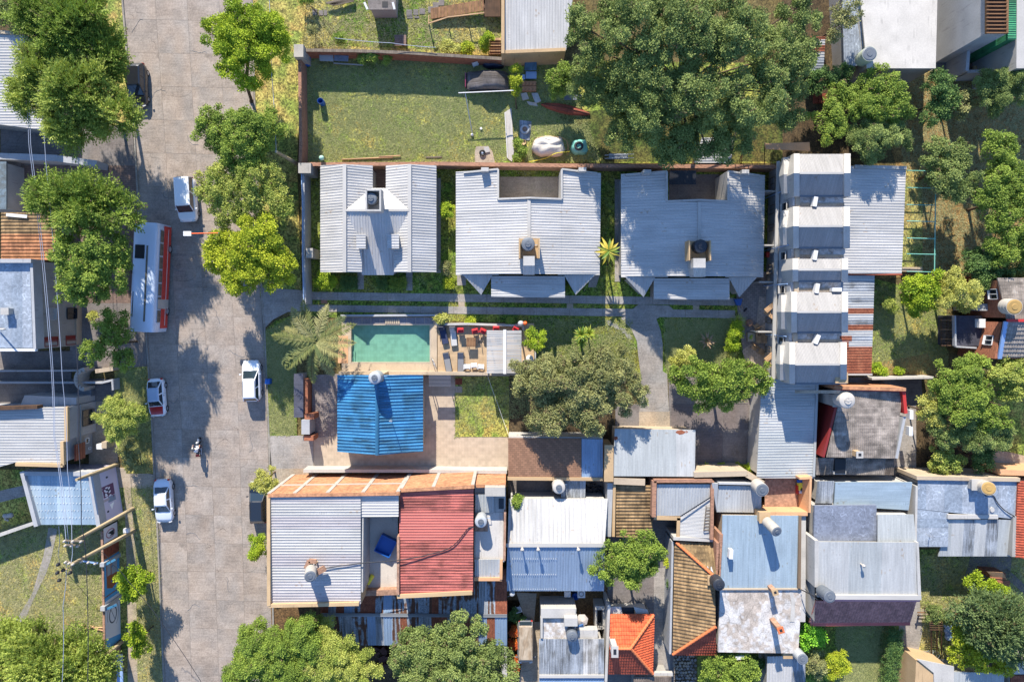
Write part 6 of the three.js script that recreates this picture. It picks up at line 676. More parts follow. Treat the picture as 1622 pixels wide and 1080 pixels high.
{ const t = house('building with blue-shaded sheet roof under the golden bush, bottom right', 1540, 1075, 'shed', 'shed'); rw(t, [[1500, 1064, 2.9], [1592, 1066, 2.9], [1590, 1110, 2.8], [1500, 1110]], M.roofGrey2, { dir: 'v' }, M.greyWall); }
{ const t = house('white and rusty roofs at the bottom right corner', 1615, 1070, 'shed', 'shed'); part(t, 'roof', slab([[1596, 1048], [1700, 1046], [1700, 1066], [1598, 1068]], 2.8, 2.9), M.white); part(t, 'wall', slab([[1598, 1049], [1700, 1049], [1700, 1120], [1602, 1120]], 0, 2.75), M.greyWall); rw(t, [[1602, 1070, 2.9], [1700, 1070, 2.9], [1700, 1120, 2.8], [1602, 1120]], M.rust, { dir: 'v' }, null); }
{ const t = house('dark tiled roof strip at the bottom edge below the orange house', 1010, 1090, 'shed', 'shed'); rw(t, [[1004, 1072, 2.6], [1064, 1072, 2.6], [1064, 1112, 2.5], [1004, 1112]], M.fibreDark, { dir: 'v', rib: WAVE }, M.greyWall); part(t, 'sill', slab(rect(1036, 1066, 1066, 1071), 2, 2.4), M.white); }
// ---------------------------------------------------------------- pool and its terrace
{ const t = thing('swimming_pool', 'rectangular pool of green water in a raised pale deck', 'swimming pool', W(617, 545)); const D = .62, o = [541, 502, 692, 588], p = [555, 514, 681.5, 574.5];
  part(t, 'deck', [slab([[o[0], o[1]], [o[2], o[1]], [o[2], p[1]], [o[0], p[1]]], 0, D), slab([[o[0], p[3]], [o[2], p[3]], [o[2], o[3]], [o[0], o[3]]], 0, D), slab([[o[0], p[1]], [p[0], p[1]], [p[0], p[3]], [o[0], p[3]]], 0, D), slab([[p[2], p[1]], [o[2], p[1]], [o[2], p[3]], [p[2], p[3]]], 0, D)], M.coping);
  for (let k = 0; k < 10; k++) part(t, 'paving_slab', slab(rect(545 + k * 14.2, 503, 558.6 + k * 14.2, 513), D, D + .02), mat('#8f8d94', T.conc, .9));
  part(t, 'pool_floor', slab(rect(p[0] - 1, p[1] - 1, p[2] + 1, p[3] + 1), .055, .1), M.poolTile); part(t, 'water_surface', (() => { const g = GB(), q = px(rect(...p), .5); quad(g, q[3], q[2], q[1], q[0]); return done(g); })(), M.water);
  part(t, 'pool_rim', wallLine([[555, 514], [681.5, 514], [681.5, 574.5], [555, 574.5], [555, 514]], D + .012, .12, .1), M.tan); for (const k of [0, 1]) part(t, 'pool_step', slab(rect(555, 556 + k * 9, 562 - k * 3, 574), .1, .22 + k * .12), M.poolTile); part(t, 'brick_inlay', slab(rect(535, 532, 551, 575), .1, D + .024), M.peach);
  for (let k = 0; k < 7; k++) part(t, 'step_slat', slab(rect(610 + k * 3.4, 505.5, 612.2 + k * 3.4, 513), D + .02, D + .1), M.cream); part(t, 'kerb_wall', wallLine([[539, 500], [693, 499]], 1.0, .2), M.whiteB); }
{ const a = W(684, 566, .6), t = thing('pool_ladder', 'curved metal handrails at the right edge of the pool', 'ladder', W(688, 575)); for (const d of [0, 6]) part(t, 'handrail', tube([W(683 + d * .3, 566 + d, .6), W(685 + d * .3, 570 + d, 1.4), W(689 + d * .3, 577 + d, 1.4), W(691 + d * .3, 582 + d, .6)], .03, 20), M.steel); }
{ const t = thing('terrace', 'raised tan terrace with low white walls beside the pool', 'terrace', W(755, 550)); part(t, 'floor', slab(rect(693, 512, 846, 590), 0, .6), M.deckTan); part(t, 'low_wall', [...wallLine([[690, 500], [692, 514], [740, 513], [828, 516], [829, 523]], 1.15, .2)], M.white); part(t, 'back_wall', wallLine([[536, 591], [640, 591], [772, 592], [828, 592]], 1.35, .3), M.cream); part(t, 'end_wall', wallLine([[848, 545], [848, 590]], 1.1, .12), M.whiteB); }
{ const t = thing('pergola', 'white painted plank roof over the end of the pool terrace', 'pergola', W(799, 556)); for (let k = 0; k < 25; k++) { const v = 524.5 + k * 2.72; for (const s of [-1, 1]) part(t, 'plank', beam(W(s < 0 ? 771 : 799, v + rr(-.25, .25), s < 0 ? 2.75 : 3.05), W(s < 0 ? 799 : 826, v + rr(-.25, .25), s < 0 ? 3.05 : 2.75), .125 + rr(0, .03), .03), rnd() < .25 ? M.roofWhite3 : M.white); } part(t, 'ridge_board', beam(W(799.5, 522, 3.12), W(799.5, 592, 3.12), .28, .06), M.whitePlastic); part(t, 'beam', [772, 825].map(u => beam(W(u, 524, 2.65), W(u, 590, 2.65), .12, .14)), M.white); part(t, 'post', [[773, 526], [824, 526], [773, 588], [824, 588]].map(p => beam(W(...p, .6), W(...p, 2.6), .14, .14)), M.white); }
function lounger(label, u, v, turn, fab) { const p = W(u, v, .6); p.y = .6; const t = thing('sun_lounger', label, 'sun lounger', V3(0, 0, 0), 'sun loungers on the pool terrace'); t.userData.group = undefined; delete t.userData.group; part(t, 'frame', [box(-.3, .27, 0, .05, .05, 1.9), box(.3, .27, 0, .05, .05, 1.9), box(0, .27, .93, .65, .05, .05), box(0, .27, -.93, .65, .05, .05)], M.dark); for (const a of [-1, 1]) for (const b of [-1, 1]) part(t, 'leg', box(a * .3, .13, b * .75, .05, .26, .05), M.dark); part(t, 'seat', box(0, .32, .3, .56, .05, 1.3), fab); const g = box(0, 0, -.33, .56, .05, .66); g.rotateX(.5); g.translate(0, .34, -.34); part(t, 'backrest', g, fab); t.position.copy(p); t.rotation.y = turn; return t; }
lounger('dark blue sun lounger in the shade, nearest the pool', 703, 529, .22, mat('#2c3550', null, .9)); lounger('pale grey sun lounger in front of the dark reclined chairs', 718.5, 532, .1, mat('#b4b2ae', null, .9)); lounger('grey sun lounger standing at an angle on the sunny side', 709, 573, .18, M.greyFabric); lounger('grey sun lounger standing straight beside the white chairs', 730, 573, 0, mat('#77777a', null, .95));
let chair0; function chair(label, u, v, h, turn, m, cat = 'chair', dark) { const t = thing('plastic_chair', label, cat, V3(0, 0, 0)); part(t, 'seat', box(0, .43, 0, .5, .05, .48), m); const b = box(0, .3, 0, .5, .6, .05); b.rotateX(-.28); b.translate(0, .42, .24); part(t, 'backrest', b, m); for (const s of [-1, 1]) { part(t, 'armrest', [box(s * .28, .64, .02, .07, .04, .5), box(s * .28, .53, -.2, .05, .2, .05)], m); for (const z of [-1, 1]) part(t, 'leg', box(s * .22, .21, z * .2, .05, .42, .05), m); } t.position.copy(W(u, v, h)); t.rotation.y = turn; return t; }
const redP = mat('#b02a2f', null, .6), darkC = mat('#45474f', null, .9);
chair('red plastic chair alone between loungers and table', 730, 523, .6, Math.PI, redP); chair('red plastic chair left of the back-to-back pair', 753, 524, .6, Math.PI + .25, redP); chair('red plastic chair right of the back-to-back pair', 765, 524, .6, Math.PI - .45, redP); chair('red plastic chair half under the white plank roof', 786, 520, .6, Math.PI, redP); chair('red plastic chair in the far corner by the round lamp', 817, 521, .6, Math.PI - .5, redP);
chair('dark reclining chair in the shaded corner by the yellow shrub', 699, 519, .6, Math.PI, darkC); chair('dark reclining chair right of the shaded corner', 717, 520, .6, Math.PI, darkC);
chair('white plastic chair nearest the grey loungers', 740, 580, .6, 0, M.whitePlastic); chair('white plastic chair in the middle of three by the back wall', 751, 578, .6, .05, M.whitePlastic); chair('white plastic chair nearest the plank roof', 762, 580, .6, -.05, M.whitePlastic);
{ const c = W(746, 542, 1.3), t = thing('table', 'square tan slatted table on the pool terrace', 'table', V3(c.x, .6, c.z)); for (let k = 0; k < 6; k++) part(t, 'slat', box(c.x - .37 + k * .148, 1.3, c.z, .135, .04, .9), M.wood); part(t, 'leg', [[-1, -1], [1, -1], [-1, 1], [1, 1]].map(([a, b]) => box(c.x + a * .38, .95, c.z + b * .38, .06, .7, .06)), M.woodDark); }
{ const c = W(762, 540, .6), t = thing('garden_stand', 'thin white pedestal on splayed feet near the red chairs', 'stand', c); part(t, 'pole', bar(V3(c.x, .62, c.z), V3(c.x - .1, 1.5, c.z - .2), .03), M.whitePlastic); part(t, 'foot', [0, 1, 2].map(i => bar(c.clone(), V3(c.x + Math.cos(i * 2.1 + .5) * .35, .63, c.z + Math.sin(i * 2.1 + .5) * .35), .025)), M.dark); }
{ const t = thing('round_lamp', 'grey globe on a wall corner beside the pool terrace', 'globe lamp', W(825, 514, 1.1)); const a = W(825, 512.5, 1.6), b = W(832, 512, 2.0); part(t, 'globe', ball(a.x, 1.6, a.z, .3, 1, 18), M.tankZinc); }
{ const t = thing('ball_marker', 'orange ball on a thin dark post beside the grey globe', 'ball', W(831, 517)); const b = W(832, 512, 2.0); part(t, 'ball', ball(b.x, 2.0, b.z, .2, 1, 16), M.orange); part(t, 'post', bar(V3(b.x - .1, 0, b.z + .2), V3(b.x, 1.85, b.z), .025), M.dark); }
{ const t = thing('barbecue', 'white curved barbecue corner at the end of the pool terrace', 'barbecue', W(838, 570, .6)); part(t, 'counter', slab([[828, 572], [838, 566], [846, 570], [846, 582], [830, 586]], .6, 1.4), M.white); const c = W(839, 568, 1.4); part(t, 'hood', ball(c.x, 1.4, c.z, .38, .9, 16), M.whitePlastic); part(t, 'grill', slab(rect(829, 573, 835, 580), 1.4, 1.46), M.woodDark); }
{ const t = thing('sunshade', 'dark grey shade panel on posts behind the pool wall', 'sunshade', W(696, 603)); part(t, 'panel', relief(plane([[679, 594, 2.2], [714, 594, 2.2], [714, 612, 2.1], [679, 612]]), DIRS.u, FINE), mat('#464a57', T.metal, .7)); part(t, 'frame', sheetAt(rect(679, 594, 714, 612), 2.08, .06), M.dark); part(t, 'post', [[681, 610], [712, 610], [681, 596], [712, 596]].map(p => bar(W(...p, 0), W(...p, 2.05), .04)), M.dark); }
for (const [u, v] of [[727, 604], [727, 617]]) lay('stepping_stone', rect(u - 6, v - 5, u + 5, v + 5), .1, v > 610 ? M.concTan : M.brickDark);
single('rope', tube([W(772, 594, 1.2), W(778, 612, .9), W(790, 645, .7), W(798, 668, .8), W(806, 690, 1.4)], .016, 30), M.whitePlastic, 'white rope line sloping across the shaded lawn', 'rope');
// ---------------------------------------------------------------- vehicles
car('white hatchback parked by the sunny kerb outside the blue roofed house', 'car', W(402, 602), .03, { ...HATCH, paint: P_.white, rails: 1 });
car('white four-door saloon parked on the left verge opposite the corner building', 'car', W(264, 790), Math.PI + .05, { ...SEDAN, paint: P_.silver });
car('black car parked beside the corner building under the yellow shrub', 'car', W(413, 792), .02, { ...HATCH, L: 4.1, H: 1.42, zf: .26, paint: P_.black, roofPaint: paint('#1c2026') });
car('white hatchback with a dark red bonnet parked in the left shade', 'car', W(253, 628), Math.PI + .07, { ...HATCH, L: 3.7, W: 1.6, H: 1.42, zf: .27, rf: .42, rb: .76, zb: .93, paint: P_.white, roofPaint: paint('#9fb4cf'), hoodPaint: P_.red, tail: .9 });
car('black car half hidden under the feathery tree at top left', 'car', W(223, 138), Math.PI + .03, { ...HATCH, L: 4.2, paint: P_.black });
car('white compact van parked under the light green street tree', 'van', W(301, 318), Math.PI + .06, { ...HATCH, name: 'parked_van', L: 4.3, W: 1.8, H: 1.82, zf: .2, rf: .34, rb: .97, zb: .995, hood: 1.05, tail: 1.1, nose: .8, wr: .8, paint: P_.white });
car('old van with tan rusty roof parked in the narrow drive', 'van', W(832, 1009), Math.PI, { ...HATCH, name: 'parked_van', L: 4.1, W: 1.62, H: 1.85, zf: .06, rf: .16, rb: .97, zb: .995, hood: 1.1, tail: 1.1, nose: 1.0, wr: .82, paint: paint('#6b6e74', .5), roofPaint: mat('#e2d3bd', T.roofconc, .7) });
{ // bus
  const t = thing('parked_bus', 'old bus with pale blue roof and red side parked in tree shade', 'bus', W(251, 441)); bases.delete(t); t.rotation.y = -.045; const L = 10.4, w = 1.22, H = 3.0; const ring = (k, e) => [[w * k, .38], [w * k, 1.5], [w * k * .99, 2.3], [w * k * .93, H - .22 * 1], [w * k * .78, H - .05 - e], [w * k * .4, H - e], [0, H + .03 - e], [-w * k * .4, H - e], [-w * k * .78, H - .05 - e], [-w * k * .93, H - .22], [-w * k * .99, 2.3], [-w * k, 1.5], [-w * k, .38]];
  const st = []; for (let i = 0; i <= 20; i++) { const f = i / 20, e = Math.max(0, 1 - Math.min(f, 1 - f) * 14); st.push({ z: -L / 2 + f * L, ring: ring(1 - .07 * e * e, .16 * e * e) }); }
  part(t, 'body', loft(st), P_.busWhite); for (const s of [-1, 1]) { part(t, 'side_panel', [box(s * (w + .008), 1.08, -.1, .03, 1.36, L * .95)], P_.busRed); part(t, 'stripe', box(s * (w + .03), .95, -.1, .02, .07, L * .9), M.whitePlastic); for (let k = 0; k < 7; k++) { const z = -4.0 + k * 1.28; const fr = part(t, 'window', box(s * (w + .004), 2.1, z, .03, .68, 1.2), M.steel); part(fr, 'pane', box(s * (w + .016), 2.1, z, .02, .58, 1.08), M.woodGrey); } for (const z of [-2.9, 3.2]) { const wh = new THREE.Group(); wh.name = 'wheel'; t.add(wh); const ty = new THREE.TorusGeometry(.36, .14, 8, 22); ty.rotateY(Math.PI / 2); ty.translate(s * (w - .1), .5, z); part(wh, 'tyre', flat(ty), M.black); const rm = new THREE.CylinderGeometry(.26, .26, .2, 16); rm.rotateZ(Math.PI / 2); rm.translate(s * (w - .06), .5, z); part(wh, 'rim', flat(rm), M.grey); } }
  part(t, 'door', [box(w + .03, 1.4, 2.5, .03, 2.0, .9)], M.tankWhite); part(t, 'rear_panel', box(0, 1.1, -L / 2 - .005, 2.0, 1.2, .04), P_.busRed); part(t, 'windscreen', box(0, 2.0, L / 2 + .01, 2.0, 1.0, .03), M.carGlass); part(t, 'roof_hatch', box(-.35, H + .045, -2.4, .9, .04, 1.3), M.black); part(t, 'roof_rail', [box(.34, H + .035, .6, .16, .03, 7.2)], mat('#8b8577', T.old, .9)); part(t, 'roof_rail', [box(-.85, H - .04, 2.6, .06, .04, 2.4)], M.dark); for (const s of [-1, 1]) part(t, 'tail_light', box(s * .9, .9, -L / 2 - .03, .2, .3, .03), M.red); }
{ // rider on a motorcycle heading up the road
  const t = thing('motorcycle', 'small motorcycle with red tail ridden up the middle of the road', 'motorcycle', W(318, 707)); bases.delete(t); t.rotation.y = .02; for (const z of [-.66, .62]) { const wh = new THREE.Group(); wh.name = 'wheel'; t.add(wh); const ty = new THREE.TorusGeometry(.27, .055, 8, 24); ty.rotateY(Math.PI / 2); ty.translate(0, .32, z); part(wh, 'tyre', flat(ty), M.black); part(wh, 'rim', [...[0, 1, 2, 3, 4].map(i => box(0, .32, z, .03, .5, .03).rotateX(0)), (() => { const c = new THREE.CylinderGeometry(.06, .06, .14, 10); c.rotateZ(1.5708); c.translate(0, .32, z); return flat(c); })()], M.steel); }
  part(t, 'engine', [box(0, .42, 0, .28, .3, .4)], M.grey); part(t, 'frame', [bar(V3(0, .75, -.45), V3(0, .35, .1), .035), bar(V3(0, .75, -.35), V3(0, .75, .5), .035)], M.dark); part(t, 'fork', [-.08, .08].map(x => bar(V3(x, .32, -.66), V3(x, .92, -.42), .025)), M.steel); part(t, 'handlebar', [bar(V3(-.36, 1.02, -.3), V3(.36, 1.02, -.3), .018), bar(V3(0, .9, -.42), V3(0, 1.02, -.32), .03)], M.dark); part(t, 'fuel_tank', ball(0, .82, -.12, .17, .8, 16), P_.silver); part(t, 'seat', box(0, .8, .28, .26, .09, .6), M.black); part(t, 'headlight', ball(0, .9, -.52, .11, 1, 12), M.whitePlastic); part(t, 'rear_box', box(0, .86, .72, .26, .16, .22), M.red); part(t, 'front_mudguard', box(0, .64, -.68, .12, .03, .4), M.whitePlastic); for (const s of [-1, 1]) part(t, 'mirror', [bar(V3(s * .25, 1.02, -.3), V3(s * .3, 1.2, -.3), .01), ball(s * .31, 1.22, -.3, .06, .7, 8)], M.grey); part(t, 'exhaust', bar(V3(.17, .35, 0), V3(.17, .4, .75), .045), M.steel);
  const r = thing('person', 'person in white shirt and grey helmet riding the motorcycle', 'person', W(318, 707)); bases.delete(r); r.rotation.y = .02; const S = s => [[s * .19, 1.4, -.02, .065, s * .32, 1.18, -.1, .05], [s * .32, 1.18, -.1, .05, s * .33, 1.06, -.27, .038]];
  part(r, 'body', boneField([[0, .92, .26, .15, 0, 1.2, .16, .15], [0, 1.2, .16, .16, 0, 1.38, .04, .13], [-.17, 1.4, 0, .08, .17, 1.4, 0, .08], [0, 1.4, .02, .06, 0, 1.56, -.04, .055], [0, 1.64, -.05, .1, 0, 1.66, -.06, .1], ...[-1, 1].flatMap(s => [...S(s), [s * .1, .9, .26, .11, s * .2, .78, -.16, .075], [s * .2, .78, -.16, .072, s * .18, .38, .02, .05], [s * .18, .36, .02, .048, s * .18, .32, -.14, .04]])], .02, .022), M.skin);
  part(r, 'shirt', boneField([[0, .95, .26, .165, 0, 1.2, .16, .17], [0, 1.2, .16, .175, 0, 1.38, .04, .145], [-.18, 1.4, 0, .093, .18, 1.4, 0, .093], ...[-1, 1].map(s => [s * .19, 1.4, -.02, .08, s * .3, 1.2, -.09, .066])], .02, .022), M.shirt); part(r, 'trousers', boneField([[-.08, .9, .26, .13, .08, .9, .26, .13], ...[-1, 1].flatMap(s => [[s * .1, .9, .26, .125, s * .2, .78, -.16, .09], [s * .2, .78, -.16, .088, s * .18, .42, .01, .066]])], .02, .022), M.denim);
  for (const s of [-1, 1]) { const h = []; for (let k = 0; k < 4; k++) h.push([s * (.29 + k * .022), 1.05, -.29, .011, s * (.29 + k * .022), 1.04 + (k % 2) * .004, -.335, .011], [s * (.29 + k * .022), 1.04, -.335, .011, s * (.29 + k * .022), 1.0, -.32, .01]); part(r, 'hand', boneField([[s * .33, 1.06, -.26, .036, s * .325, 1.05, -.295, .034], [s * .285, 1.05, -.27, .013, s * .275, 1.02, -.3, .011], ...h], .008, .007), M.skin); part(r, 'shoe', boneField([[s * .18, .33, .05, .055, s * .18, .31, -.16, .045]], .02, .02), M.black); }
  part(r, 'helmet', [ball(0, 1.67, -.03, .15, 1.02, 20)], mat('#4a4c4e', null, .35)); part(r, 'visor', box(0, 1.66, -.165, .18, .08, .03), M.glass); }
{ const t = thing('covered_car', 'car under a grey brown cover on the grassy lot', 'car', W(772, 131)); bases.delete(t); t.rotation.y = 1.57; const g = []; const st = []; const pr = [[0, .55], [.05, .8], [.18, .98], [.3, 1.05], [.42, 1.45], [.7, 1.5], [.82, 1.25], [.93, 1.0], [1, .6]]; for (let i = 0; i <= 26; i++) { const f = i / 26; let k = 0; while (pr[k + 1][0] < f && k < pr.length - 2) k++; const h = pr[k][1] + (pr[k + 1][1] - pr[k][1]) * (f - pr[k][0]) / (pr[k + 1][0] - pr[k][0]), e = Math.max(0, 1 - Math.min(f, 1 - f) * 8), w = .9 * (1 - .2 * e * e), q = () => rr(-.02, .02); st.push({ z: -2.1 + f * 4.2, ring: [[w + q(), .25], [w * 1.0 + q(), .6], [w * .95 + q(), h * .8], [w * .78, h - .08 + q()], [w * .5, h + q()], [0, h + .03], [-w * .5, h + q()], [-w * .78, h - .08], [-w * .95 + q(), h * .8], [-w + q(), .6], [-w, .25]] }); } part(t, 'cover', loft(st), M.cover); part(t, 'cover_skirt', [box(-.93, .5, .1, .03, .6, 3.6)], M.coverDark); part(t, 'tail', box(0, .75, -2.12, 1.4, .4, .08), P_.maroon); for (const s of [-1, 1]) for (const z of [-1.3, 1.3]) { const ty = new THREE.TorusGeometry(.22, .09, 8, 18); ty.rotateY(1.5708); ty.translate(s * .82, .31, z); part(t, 'wheel', flat(ty), M.black); } }
// ---------------------------------------------------------------- things on the grassy lot
function lump(name, label, cat, u, v, sx, h, sz, m, ry = 0, n = 3) { const c = W(u, v), g = new THREE.SphereGeometry(1, 22, 14); const p = g.attributes.position; for (let i = 0; i < p.count; i++) { let x = p.getX(i), y = p.getY(i), z = p.getZ(i); const k = 1 / Math.pow(Math.abs(x) ** n + Math.abs(y) ** n + Math.abs(z) ** n, 1 / n); const w = 1 + .06 * Math.sin(x * 7 + z * 5) + .05 * Math.sin(z * 11 - y * 9); p.setXYZ(i, x * k * sx * w, Math.max(0, (y * k * w + .15) * h / 1.15), z * k * sz * w); } g.rotateY(ry); g.computeVertexNormals(); g.translate(c.x, 0, c.z); return single(name, flat(g), m, label, cat); }
lump('covered_heap', 'dark blue tarpaulin bundle against the upper wall', 'tarpaulin', 782, 102, 1.05, .8, .5, mat('#26324d', T.old, .5));
{ const t = lump('covered_heap', 'large load under a pale tarpaulin tied with rope', 'tarpaulin', 868, 233, 1.55, 1.2, 1.0, M.tarp); const u = [[843, 246, 0.1], [846, 222, .8], [868, 216, 1.25], [897, 222, .9], [900, 246, .2]]; single('rope', tube(u.map(p => W(...p)), .03, 30), M.woodPale, 'rope over the pale tarpaulin load', 'rope'); single('rope', tube([W(835, 257, .1), W(866, 250, .6), W(880, 243, 1.0), W(902, 240, .5)], .03, 24), M.yellow, 'yellow rope running from the tarpaulin to the wall', 'rope'); }
lump('covered_heap', 'green cloth bundle with a dark round hole beside the tarpaulin load', 'bundle', 917, 234, .8, .9, .75, M.teal); single('wheel_heap', [(() => { const g = new THREE.TorusGeometry(.34, .12, 8, 20); g.rotateX(1.5708); const c = W(917, 231, 1.0); g.translate(c.x, .98, c.z); return flat(g); })()], M.dark, 'dark tyre lying on the green cloth bundle', 'tyre');
{ const t = thing('barrel', 'blue plastic drum standing alone on the grassy lot', 'barrel', W(511, 164)); const c = W(511, 164); part(t, 'shell', lathe([[.27, 0], [.29, .05], [.3, .3], [.29, .33], [.3, .36], [.3, .6], [.29, .63], [.3, .66], [.29, .9], [.26, .9], [.26, .1], [0, .1]], c.x, .03, c.z, 24), M.blueBright); part(t, 'rim', (() => { const g = new THREE.TorusGeometry(.28, .02, 6, 24); g.rotateX(1.5708); g.translate(c.x, .93, c.z); return flat(g); })(), M.blue); }
{ const t = thing('fallen_barrel', 'blue drum lying in the shaded top left corner of the lot', 'barrel', W(486, 98)); part(t, 'shell', bar(W(486, 104, .35), W(487, 90, .35), .28, 20), M.blueBright); }
{ const t = thing('sheet_strip', 'long white plank panel lying on the grass', 'panel', W(807, 214)); part(t, 'panel', solid([W(799, 178, .12), W(810, 171, .12), W(814, 240, .2), W(811, 256, .15), W(803, 250, .1)], .04), M.tankWhite); part(t, 'edge', [beam(W(800, 178, .2), W(804, 250, .18), .05, .12)], M.whitePlastic); }
{ const t = thing('fire_ring', 'rusty fire bowl on silver sheet metal among weeds', 'fire pit', W(831, 207)); part(t, 'sheet', solid([W(823, 190, .1), W(842, 192, .12), W(839, 222, .1), W(823, 222, .08)], .03), M.roofZinc); const c = W(831.5, 204.5, .3); const g = new THREE.TorusGeometry(.36, .12, 8, 22); g.rotateX(1.5708); g.translate(c.x, .28, c.z); part(t, 'ring', flat(g), M.tankZinc); part(t, 'ash', cyl(c.x, .1, .24, c.z, .3), M.clay); }
single('bowl', [lathe([[0, 0], [.2, 0], [.28, .2], [.24, .2], [.18, .06], [0, .06]], W(829, 226).x, .05, W(829, 226).z)], M.sand, 'small round pot below the fire bowl', 'pot');
{ const t = thing('scrap_slab', 'broken concrete slabs with a dark wheel by the terracotta wall', 'rubble', W(768, 245)); part(t, 'slab', [solid([W(752, 240, .15), W(754, 232, .2), W(773, 231, .2), W(780, 240, .18), W(784, 258, .15), W(752, 258, .12)], .03)], M.concTan); part(t, 'block', [solid([W(766, 233, .35), W(774, 232, .35), W(776, 240, .3), W(768, 242, .3)], .2)], M.white); const c = W(764, 242, .3); const g = new THREE.TorusGeometry(.24, .08, 8, 22); g.rotateX(1.5708); g.translate(c.x, .3, c.z); part(t, 'wheel', flat(g), M.black); part(t, 'hub', cyl(c.x, .22, .32, c.z, .1), M.steel); }
{ const t = thing('clothes_line_post', 'tall clothes line post with a long white crossbar', 'post', W(741, 186)); part(t, 'post', bar(W(748.5, 214, 0), W(737, 148, 2.3), .045), M.steel); part(t, 'crossbar', beam(W(726, 147, 2.35), W(814, 143, 2.35), .08, .06), M.whitePlastic); }
single('football', ball(W(748, 214).x, .14, W(748, 214).z, .15, 1, 16), M.whitePlastic, 'white ball on the grass at the foot of the clothes line post', 'ball'); single('small_bucket', [cyl(W(762, 204).x, 0, .2, W(762, 204).z, .1, .12)], M.whitePlastic, 'small white pot on the grass left of the plank panel', 'pot');
chair('white plastic chair in the shade near the dark blue bundle', 753, 103, 0, .3, M.whitePlastic); chair('white plastic chair in the shaded yard below the steel blue slope', 821, 962, 0, .3, M.whitePlastic);
{ const t = thing('canoe', 'upturned rust coloured canoe under the small round tree', 'canoe', W(895, 172)); const n = 16, g = GB(), A = W(857, 164, .3), B = W(935, 180, .3), d = B.clone().sub(A), s = V3(-d.z, 0, d.x).normalize(), R = []; for (let i = 0; i <= n; i++) { const f = i / n, w = .48 * Math.sin(Math.PI * Math.min(1, f * .96 + .02)) ** .7, c = A.clone().addScaledVector(d, f); R.push([-1, -.7, 0, .7, 1].map((k, j) => c.clone().addScaledVector(s, k * w).setY(.08 + [0, .3, .42, .3, 0][j] * (.5 + .5 * Math.sin(Math.PI * f))))); } for (let i = 0; i < n; i++) for (let j = 0; j < 4; j++) quad(g, R[i][j], R[i][j + 1], R[i + 1][j + 1], R[i + 1][j]); part(t, 'hull', done(g), mat('#a3503a', T.old, .8)); part(t, 'keel', tube([R[0][2], R[8][2].clone().setY(.52), R[n][2]], .03, 20), M.woodDark); }
for (let r = 0; r < 1; r++) { const t = thing('brick_stack', 'stack of orange hollow bricks right of the sapling', 'bricks', W(840, 136)); for (let i = 0; i < 4; i++) for (let j = 0; j < 2; j++) { const a = W(830 + i * 5.6, 132 + j * 8, .5); part(t, 'brick', box(a.x, .25, a.z, .33, .5, .46), rnd() < .4 ? M.clay : M.orangeWall); } part(t, 'sheet', solid([W(842, 147, .3), W(852, 147, .3), W(857, 160, .35), W(848, 163, .3)], .1), M.roofWhite3); }
{ const t = thing('workbench', 'blue topped bench with clutter behind the sapling', 'bench', W(842, 107)); const p = slab(rect(831, 97, 850, 111), .8, .9); part(t, 'top', p, mat('#5b88ad', T.wood, .7)); part(t, 'leg', [[833, 99], [848, 99], [833, 110], [848, 110]].map(q => bar(W(...q, 0), W(...q, .8), .04)), M.dark); part(t, 'shelf', [slab(rect(833, 113, 850, 124), .3, .5), slab(rect(827, 118, 832, 125), 0, .5)], M.pipe); }
single('rag_heap', [solid([W(825, 148, .25), W(834, 146, .3), W(838, 156, .2), W(828, 159, .15)], 0), solid([W(834, 160, .15), W(850, 163, .2), W(852, 168, .1), W(838, 166, .1)], 0)], M.fibroGrey, 'grey rubbish heap left of the sheet metal scrap', 'rubbish'); single('metal_trestle', [slab(rect(894, 150, 922, 158), .7, .8), bar(W(896, 157, 0), W(896, 157, .7), .04), bar(W(920, 157, 0), W(920, 157, .7), .04)], M.tankGrey, 'dark metal table behind the canoe', 'table');
single('timber_pole', [bar(W(541, 252.5, .15), W(622, 249, .15), .07), bar(W(600, 248, .2), W(634, 246.5, .2), .06)], M.woodPale, 'pale timber poles lying along the terracotta wall', 'timber'); single('timber_pole', [beam(W(674, 249, .1), W(700, 248.5, .1), .12, .06)], M.woodGrey, 'short plank lying by the terracotta wall', 'plank'); single('door_panel', slab([[505, 86], [527, 87], [528, 97], [506, 96]], .9, .98), M.whiteB, 'pale board leaning in the top left corner of the lot', 'board'); single('door_panel', slab([[529, 87], [552, 88], [551, 97], [529, 96]], .9, .98), M.flatDark, 'dark blue board beside the pale board in the lot corner', 'board'); single('garden_plank', beam(W(528, 100, .3), W(575, 103, .3), .12, .06), M.tankWhite, 'white plank lying below the dark blue board', 'plank');
single('bench_frame', [slab(rect(965, 243, 995, 252), .5, .58), bar(W(958, 246, .6), W(1004, 244, .6), .04), bar(W(958, 251, .6), W(1004, 250, .6), .04)], M.steel, 'low metal trolley in tree shade along the terracotta wall', 'trolley'); single('long_sticks', [bar(W(1158, 254, 0), W(1166, 205, 4), .05), bar(W(1175, 254, 0), W(1180, 215, 4), .05), bar(W(1172, 254, 0), W(1188, 207, 4), .05)], M.woodGrey, 'thin bare poles leaning beside the big tree', 'poles');
single('wall_finial', ball(W(509, 250, 2.4).x, 2.4, W(509, 250, 2.4).z, .25, 1, 12), mat('#9fc4ae', null, .7), 'pale green globe on the terracotta wall corner', 'globe');
